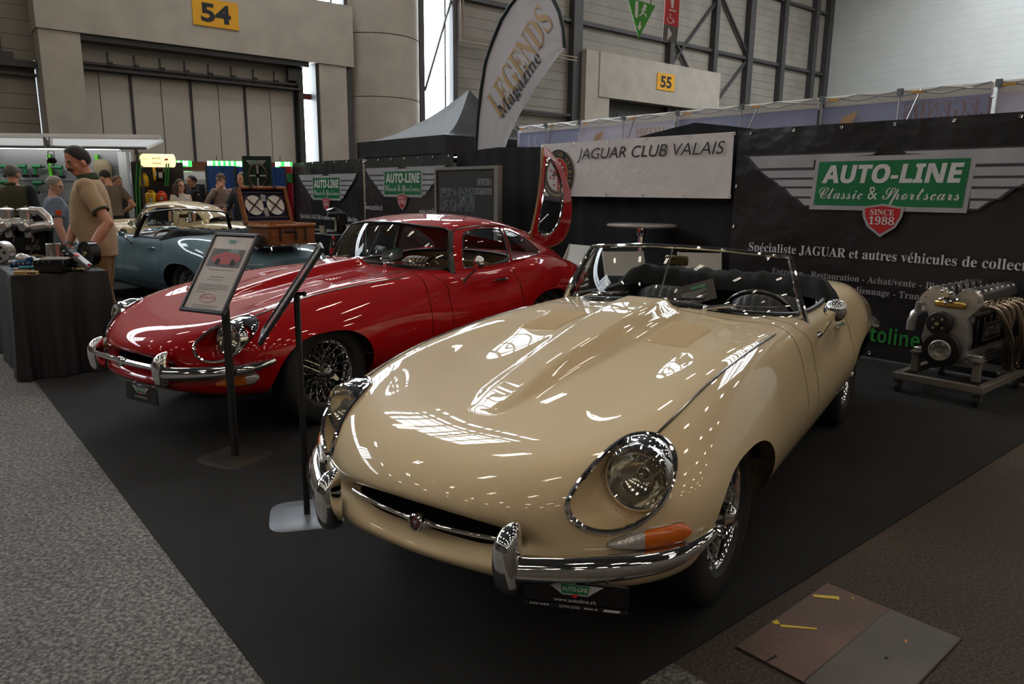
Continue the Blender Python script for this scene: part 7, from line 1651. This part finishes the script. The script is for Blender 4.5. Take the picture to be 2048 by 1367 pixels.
VEST = cl('olive_quilt', (70, 68, 42)); nt = VEST.node_tree; bs_ = nt.nodes['Principled BSDF']; tc = nt.nodes.new('ShaderNodeTexCoord'); mp = nt.nodes.new('ShaderNodeMapping'); mp.inputs['Rotation'].default_value = (0, R(45), 0); mp.inputs['Scale'].default_value = (1, 1, 1)
ck = nt.nodes.new('ShaderNodeTexBrick'); ck.offset = 0; ck.inputs['Scale'].default_value = 12; ck.inputs['Mortar Size'].default_value = .03; ck.inputs['Brick Width'].default_value = .5; ck.inputs['Row Height'].default_value = .5; mp2 = nt.nodes.new('ShaderNodeMapping'); mp2.inputs['Rotation'].default_value = (R(90), 0, R(45))
sx = nt.nodes.new('ShaderNodeSeparateXYZ'); cx_ = nt.nodes.new('ShaderNodeCombineXYZ'); nt.links.new(tc.outputs['Object'], sx.inputs[0]); ad = nt.nodes.new('ShaderNodeMath'); ad.operation = 'ADD'; sb = nt.nodes.new('ShaderNodeMath'); sb.operation = 'SUBTRACT'
nt.links.new(sx.outputs['Y'], ad.inputs[0]); nt.links.new(sx.outputs['Z'], ad.inputs[1]); nt.links.new(sx.outputs['Y'], sb.inputs[0]); nt.links.new(sx.outputs['Z'], sb.inputs[1]); nt.links.new(ad.outputs[0], cx_.inputs[0]); nt.links.new(sb.outputs[0], cx_.inputs[1]); nt.links.new(cx_.outputs[0], ck.inputs['Vector'])
b2 = nt.nodes.new('ShaderNodeBump'); b2.inputs['Strength'].default_value = .8; b2.inputs['Distance'].default_value = .012; b2.invert = True; nt.links.new(ck.outputs['Fac'], b2.inputs['Height']); nt.links.new(b2.outputs[0], bs_.inputs['Normal'])
NAVYC = cl('navy', (26, 30, 42))
def vest_sleeves(r, W, Hd, A):
    m = MB()
    for s in (1, -1): S_, E_, Wr = A[s]; m.tube([S_+Vector((0, s*.012, 0)), S_.lerp(E_, .5), E_, E_.lerp(Wr, .5), E_.lerp(Wr, .97)], [.074, .066, .058, .052, .042], 14); m.ball(S_+Vector((0, s*.012, 0)), .074, 8)
    fuse(m, .012, 'sleeves', NAVYC, r); m = MB(); m.tube([W((-.07, -.06, 1.47)), W((-.085, 0, 1.475)), W((-.07, .06, 1.47)), W((0, .075, 1.46))], .022, 8); m.build('collar', VEST, r)
p = at(34, 420, 10.1); person('man seen from behind in an olive quilted waistcoat with navy sleeves at the tool stall', (p.x, p.y), R(95), 1.73, VEST, BLKTR, HSALT, SKIN2, head=(R(-8), 0), wide=1.12, sleeve='vest', extras=(vest_sleeves,), arms={1: ((.02, .27, 1.10), (.14, .22, .92)), -1: ((.02, -.27, 1.10), (.14, -.22, .92))})
def glasses(r, W, Hd, A):
    m = MB()
    for s in (1, -1): m.tube([W(Hd((.094, s*.032+.020*cos(a), 1.622+.015*sin(a)))) for a in np.linspace(0, 2*pi, 16)[:-1]], .002, 5, closed=True); m.tube([W(Hd((.090, s*.052, 1.626))), W(Hd((.0, s*.080, 1.628)))], .002, 5)
    m.tube([W(Hd((.096, -.012, 1.626))), W(Hd((.096, .012, 1.626)))], .002, 5); m.build('glasses', BLACK, r)
def sleeve_logo(r, W, Hd, A): S_, E_, Wr = A[-1]; c = S_.lerp(E_, .45); m = MB(); m.box(c+Vector((0, -.070, 0)), (.06, .012, .06), bev=.004); m.build('sleeve_print', ORG, r)
p = at(119, 480, 8.8); person('grey-haired man with glasses in a grey-blue T-shirt with an orange sleeve print', (p.x, p.y), R(40), 1.56, cl('grey_blue', (112, 124, 144)), cl('slate_trousers', (62, 70, 86)), HGREY, SKIN, head=(R(-35), R(8)), belly=.05, wide=1.12, extras=(glasses, sleeve_logo))
p = at(228, 450, 13.1); person('man in a brown T-shirt with bowed head and bent elbow at the tool stall', (p.x, p.y), R(140), 1.76, cl('brown_tee', (106, 92, 80)), BLKTR, HDARK, SKIN2, head=(R(15), R(26)), lean=.08, tuck=True, arms={1: ((.12, .25, 1.12), (.30, .10, 1.05)), -1: ((-.10, -.33, 1.12), (.10, -.22, .98))})
p = at(243, 450, 13.9); person('red-haired woman partly hidden behind the man in the brown T-shirt', (p.x, p.y), R(-10), 1.66, cl('grey_top', (92, 90, 90)), BLKTR, HRED, SKIN, female=True, hairstyle='short', head=(R(-15), 0))
p = at(339, 440, 14.4); person('man with tied-back dark hair in black, in profile beside the orange tool pack', (p.x, p.y), R(195), 1.66, cl('black_shirt', (24, 24, 26)), BLKTR, HDARK, SKIN, hairstyle='bun', head=(R(8), R(14)), sleeve='long')
p = at(365, 440, 13.3); person('woman with long brown hair and glasses in a white sleeveless top', (p.x, p.y), R(-75), 1.60, cl('white_top', (206, 200, 196)), BLKTR, HBROWN, SKIN, female=True, sleeve='none', hairstyle='long', head=(R(38), 0), extras=(glasses,))
def hoodx(r, W, Hd, A): m = MB(); m.tube([W((.05, -.075, 1.46)), W((-.04, -.095, 1.49)), W((-.10, 0, 1.48)), W((-.04, .095, 1.49)), W((.05, .075, 1.46))], [.02, .035, .045, .035, .02], 10); m.build('hood', cl('black_jacket', (26, 26, 28)), r)
p = at(389, 440, 14.9); person('dark-haired man with stubble in a black hooded jacket beside the white van', (p.x, p.y), R(228), 1.70, cl('black_jacket', (26, 26, 28)), BLKTR, HDARK, SKIN2, sleeve='long', head=(R(10), 0), extras=(hoodx,))
CHK = cl('check_shirt', (150, 132, 124)); nt = CHK.node_tree; bs_ = nt.nodes['Principled BSDF']; tc = nt.nodes.new('ShaderNodeTexCoord'); ck = nt.nodes.new('ShaderNodeTexChecker'); ck.inputs['Scale'].default_value = 64; ck.inputs['Color1'].default_value = (*srgb(176, 160, 150), 1); ck.inputs['Color2'].default_value = (*srgb(92, 72, 72), 1)
nt.links.new(tc.outputs['Object'], ck.inputs['Vector']); nt.links.new(ck.outputs['Color'], bs_.inputs['Base Color'])
def capx(r, W, Hd, A):
    m = MB(); rows = []
    for i in range(8): th = R(78)*i/7; rows.append([(-.008+.103*sin(th)*cos(a), .082*sin(th)*sin(a), 1.668+.100*cos(th)) for a in np.linspace(0, 2*pi, 36)[:-1]])
    m.grid(rows, cv=True); m.grid([[(.08+.075*t*cos(a), .070*sin(a)*(1-.1*t), 1.690-.012*t-.008*abs(sin(a))) for a in np.linspace(-1.3, 1.3, 15)] for t in np.linspace(0, 1, 5)]); m.v = [tuple(W(Hd(p))) for p in m.v]; m.build('cap', cl('cap_brown', (92, 70, 60)), r, angle=60)
p = at(449, 460, 14.0); person('man in a brown cap and checked shirt holding his chin, before the blue screen', (p.x, p.y), R(-92), 1.72, CHK, cl('grey_trousers', (60, 60, 62)), HBROWN, SKIN, sleeve='long', head=(0, R(6)), arms={-1: ((.16, -.26, 1.15), (.16, -.03, 1.44), .9, (-1, 0, 0)), 1: ((.12, .27, 1.12), (.20, -.10, 1.13), .6)}, extras=(capx,))
def lapel(r, W, Hd, A): m = MB(); m.prism([W((.118, -.028, 1.30)), W((.085, -.065, 1.455)), W((.085, .065, 1.455)), W((.118, .028, 1.30))], Vector((.02, 0, 0))); m.build('shirt_front', cl('light_blue', (116, 140, 178)), r); m = MB(); m.tube([W((.06, -.07, 1.465)), W((-.05, -.07, 1.475)), W((-.07, 0, 1.478)), W((-.05, .07, 1.475)), W((.06, .07, 1.465))], .015, 8); m.build('shirt_collar', cl('light_blue'), r)
p = at(490, 460, 13.6); person('grey-haired man in a navy blazer and light blue shirt, behind the hamper lid', (p.x, p.y), R(-105), 1.74, cl('navy_blazer', (28, 31, 46)), cl('grey_trousers', (60, 60, 62)), HSALT, SKIN2, sleeve='long', head=(R(-2), 0), arms={-1: ((.06, -.27, 1.12), (.26, -.20, 1.08), .5), 1: ((.02, .27, 1.12), (.15, .2, .95))}, extras=(lapel,))
# ---------------------------------------------------------------- the cars
def paint(name, col, flake=0):
    return mat(name, col, .5, coat=1, coat_rough=.012, noise=(.8, .02), spec=.08)
CREAM = paint('cream_paint', srgb(230, 208, 168)); RED = paint('red_paint', srgb(178, 8, 17)); BLUE = paint('blue_grey_paint', srgb(96, 128, 142)); CREAM2 = paint('pale_cream_paint', srgb(206, 186, 146))
POSE_C = (-.29882746, 2.00635192, R(-123.1135977)); POSE_R = (-2.16998636, 4.00154174, R(-124.8355527)); POSE_B = (-5.84270492, 10.7488209, R(141.8823666)); POSE_D = (-7.95, 12.15, R(180))
cream, ctop, cnear = make_car('sports_car', 'cream open two-seater sports car with folded black hood, in the foreground', 'car', POSE_C, CREAM)
TAN = mat('tan_leather', srgb(150, 108, 66), .5)
red, rtop, rnear = make_car('sports_car', 'red coupe sports car with raised tailgate between the info stands and the drape', 'car', POSE_R, RED, style='closed', later=True, trim=TAN, frame_black=True, top_pts=[(2.035,0,1.176),(2.06,.20,1.170),(2.125,.385,1.152),(2.205,.533,1.118)])
gate, _ = add_roof(red, RED, GH, [DOORWIN, QUARTER], TAILGATE); open_tailgate(red, gate, RED)
blue, btop, bnear = make_car('sports_car', 'blue-grey open sports car carrying a wicker hamper on its boot', 'car', POSE_B, BLUE, louvre=False, frame_black=True, wood=mat('wood_rim'))
hamper(POSE_B, btop)
far, ftop, fnear = make_car('sports_car', 'pale cream sports car with a hardtop behind the blue-grey open car', 'car', POSE_D, CREAM2, style='closed', louvre=False, frame_black=False, top_pts=[(2.035,0,1.176),(2.06,.20,1.170),(2.125,.385,1.152),(2.205,.533,1.118)])
add_roof(far, CREAM2, HARDTOP, [[(2.235,.86),(2.25,.95),(2.30,1.06),(2.38,1.112),(2.50,1.124),(2.60,1.12),(2.64,1.09),(2.65,1.0),(2.65,.88),(2.63,.862),(2.5,.852),(2.3,.849)], [(2.86,.93),(2.84,1.0),(2.87,1.05),(2.93,1.06),(3.0,1.03),(3.06,.97),(3.08,.94),(3.02,.92),(2.93,.915)]])
# show plates under the bumpers
def show_plate(root, a, b_, z0, z1, label, third):
    A = Vector(lx((a[0], a[1], (z0+z1)/2))); B = Vector(lx((b_[0], b_[1], (z0+z1)/2))); r_ = (B-A).normalized(); q = Plane((A+B)/2, r_, (0, 0, 1)); w_ = (B-A).length; h = z1-z0
    Rm = Matrix((r_, Vector((0, 0, 1)).cross(r_), Vector((0, 0, 1)))).transposed(); o = MB().box(q.o-q.n*.004, (w_, .006, h), rot=Rm, bev=.003).build('show_plate', BLACK, root, label=label)
    lg = MB(); 
    logo_root = o
    wing = MB(); f = lambda x, y: (x*w_, y*h)
    put_poly(wing, q, [f(-.27, .42), f(.27, .42), f(.12, .02), f(-.12, .02)], .002); wing.build('wing_emblem', P_SILV, o, smooth=False); g = MB(); put_poly(g, q, [f(-.135, .40), f(.135, .40), f(.125, .08), f(-.125, .08)], .003); g.build('green_emblem', P_GREEN, o, smooth=False)
    t = MB(); put_text(t, q, 'AUTO-LINE', 0, .26*h, h=.17*h, width=.24*w_, d=.004, bold=.02); put_text(t, q, 'www.autoline.ch', 0, -.16*h, h=.14*h, width=.40*w_, d=.004)
    if third: put_text(t, q, SERIF('AUTO-LINE'), -.05*w_, -.41*h, h=.10*h, width=.2*w_, d=.004); [put_poly(t, q, [f(x, -.435), f(x+.022, -.435), f(x+.027, -.385), f(x+.005, -.385)], .004) for x in (-.43, -.40, -.37, -.33, -.30, -.27, .09, .12, .15, .19)]; put_poly(t, q, [f(.27, -.45), f(.42, -.45), f(.43, -.36), f(.28, -.36)], .004)
    t.build('lettering', P_WHITE, o, smooth=False); s = MB(); put_poly(s, q, [f(-.03, .08), f(.03, .08), f(.025, -.02), f(0, -.07), f(-.025, -.02)], .004); s.build('shield_emblem', P_RED, o, smooth=False)
    if third: e_ = MB(); put_poly(e_, q, [f(-.5, -.5), f(.5, -.5), f(.5, -.33), f(-.5, -.33)], .002); e_.build('lower_band', mat('plate_band', srgb(30, 30, 36), .4), o, smooth=False)
    MB().tube([q.p(-w_*.3, h*.4, -.01), q.p(-w_*.3, h*.9, -.10)], .006, 6).tube([q.p(w_*.3, h*.4, -.01), q.p(w_*.3, h*.9, -.10)], .006, 6).build('plate_bracket', STEEL, o)
    return o
show_plate(cream, (.045, .372), (.155, .638), .293, .373, 'black advertising plate with three lines of lettering', True)
show_plate(red, (.0, -.03), (.02, .265), .235, .335, 'black advertising plate with a winged emblem', False)
# cards on the dashboards
def dash_card(pose, s, y, z, rz, label):
    fx, fy, a = pose; c, n = cos(a), sin(a); o = thing('info_card', label, 'card', (fx-c*s-n*y, fy-n*s+c*y, z), a+rz)
    Rm = Matrix.Rotation(R(-42), 3, 'Y') @ Matrix.Rotation(R(24), 3, 'X'); q = Plane((0, 0, .06), Rm @ Vector((0, 1, 0)), Rm @ Vector((0, 0, 1)), Rm @ Vector((1, 0, 0)))
    MB().box(q.p(0, 0, -.001), (.002, .20, .13), rot=Rm).build('card', mat('card_brown', srgb(70, 60, 52), .4, coat=.5), o, smooth=False)
    m = MB(); put_poly(m, q, [(-.02,.045),(.06,.045),(.06,.02),(-.02,.02)], .002); m.build('green_emblem', P_GREEN, o, smooth=False); m = MB(); put_text(m, q, 'AUTO-LINE', .02, .033, h=.013, width=.07, d=.003)
    for k in range(6): put_poly(m, q, [(-.07, .005-.011*k), (.06-.02*(k % 3), .005-.011*k), (.06-.02*(k % 3), .009-.011*k), (-.07, .009-.011*k)], .003)
    m.build('lettering', P_GREY, o, smooth=False)
dash_card(POSE_C, 2.10, .10, .855, 0, 'brown information card leaning on the dashboard of the cream open car')
dash_card(POSE_R, 2.16, -.02, .86, 0, 'brown information card leaning behind the windscreen of the red coupe')
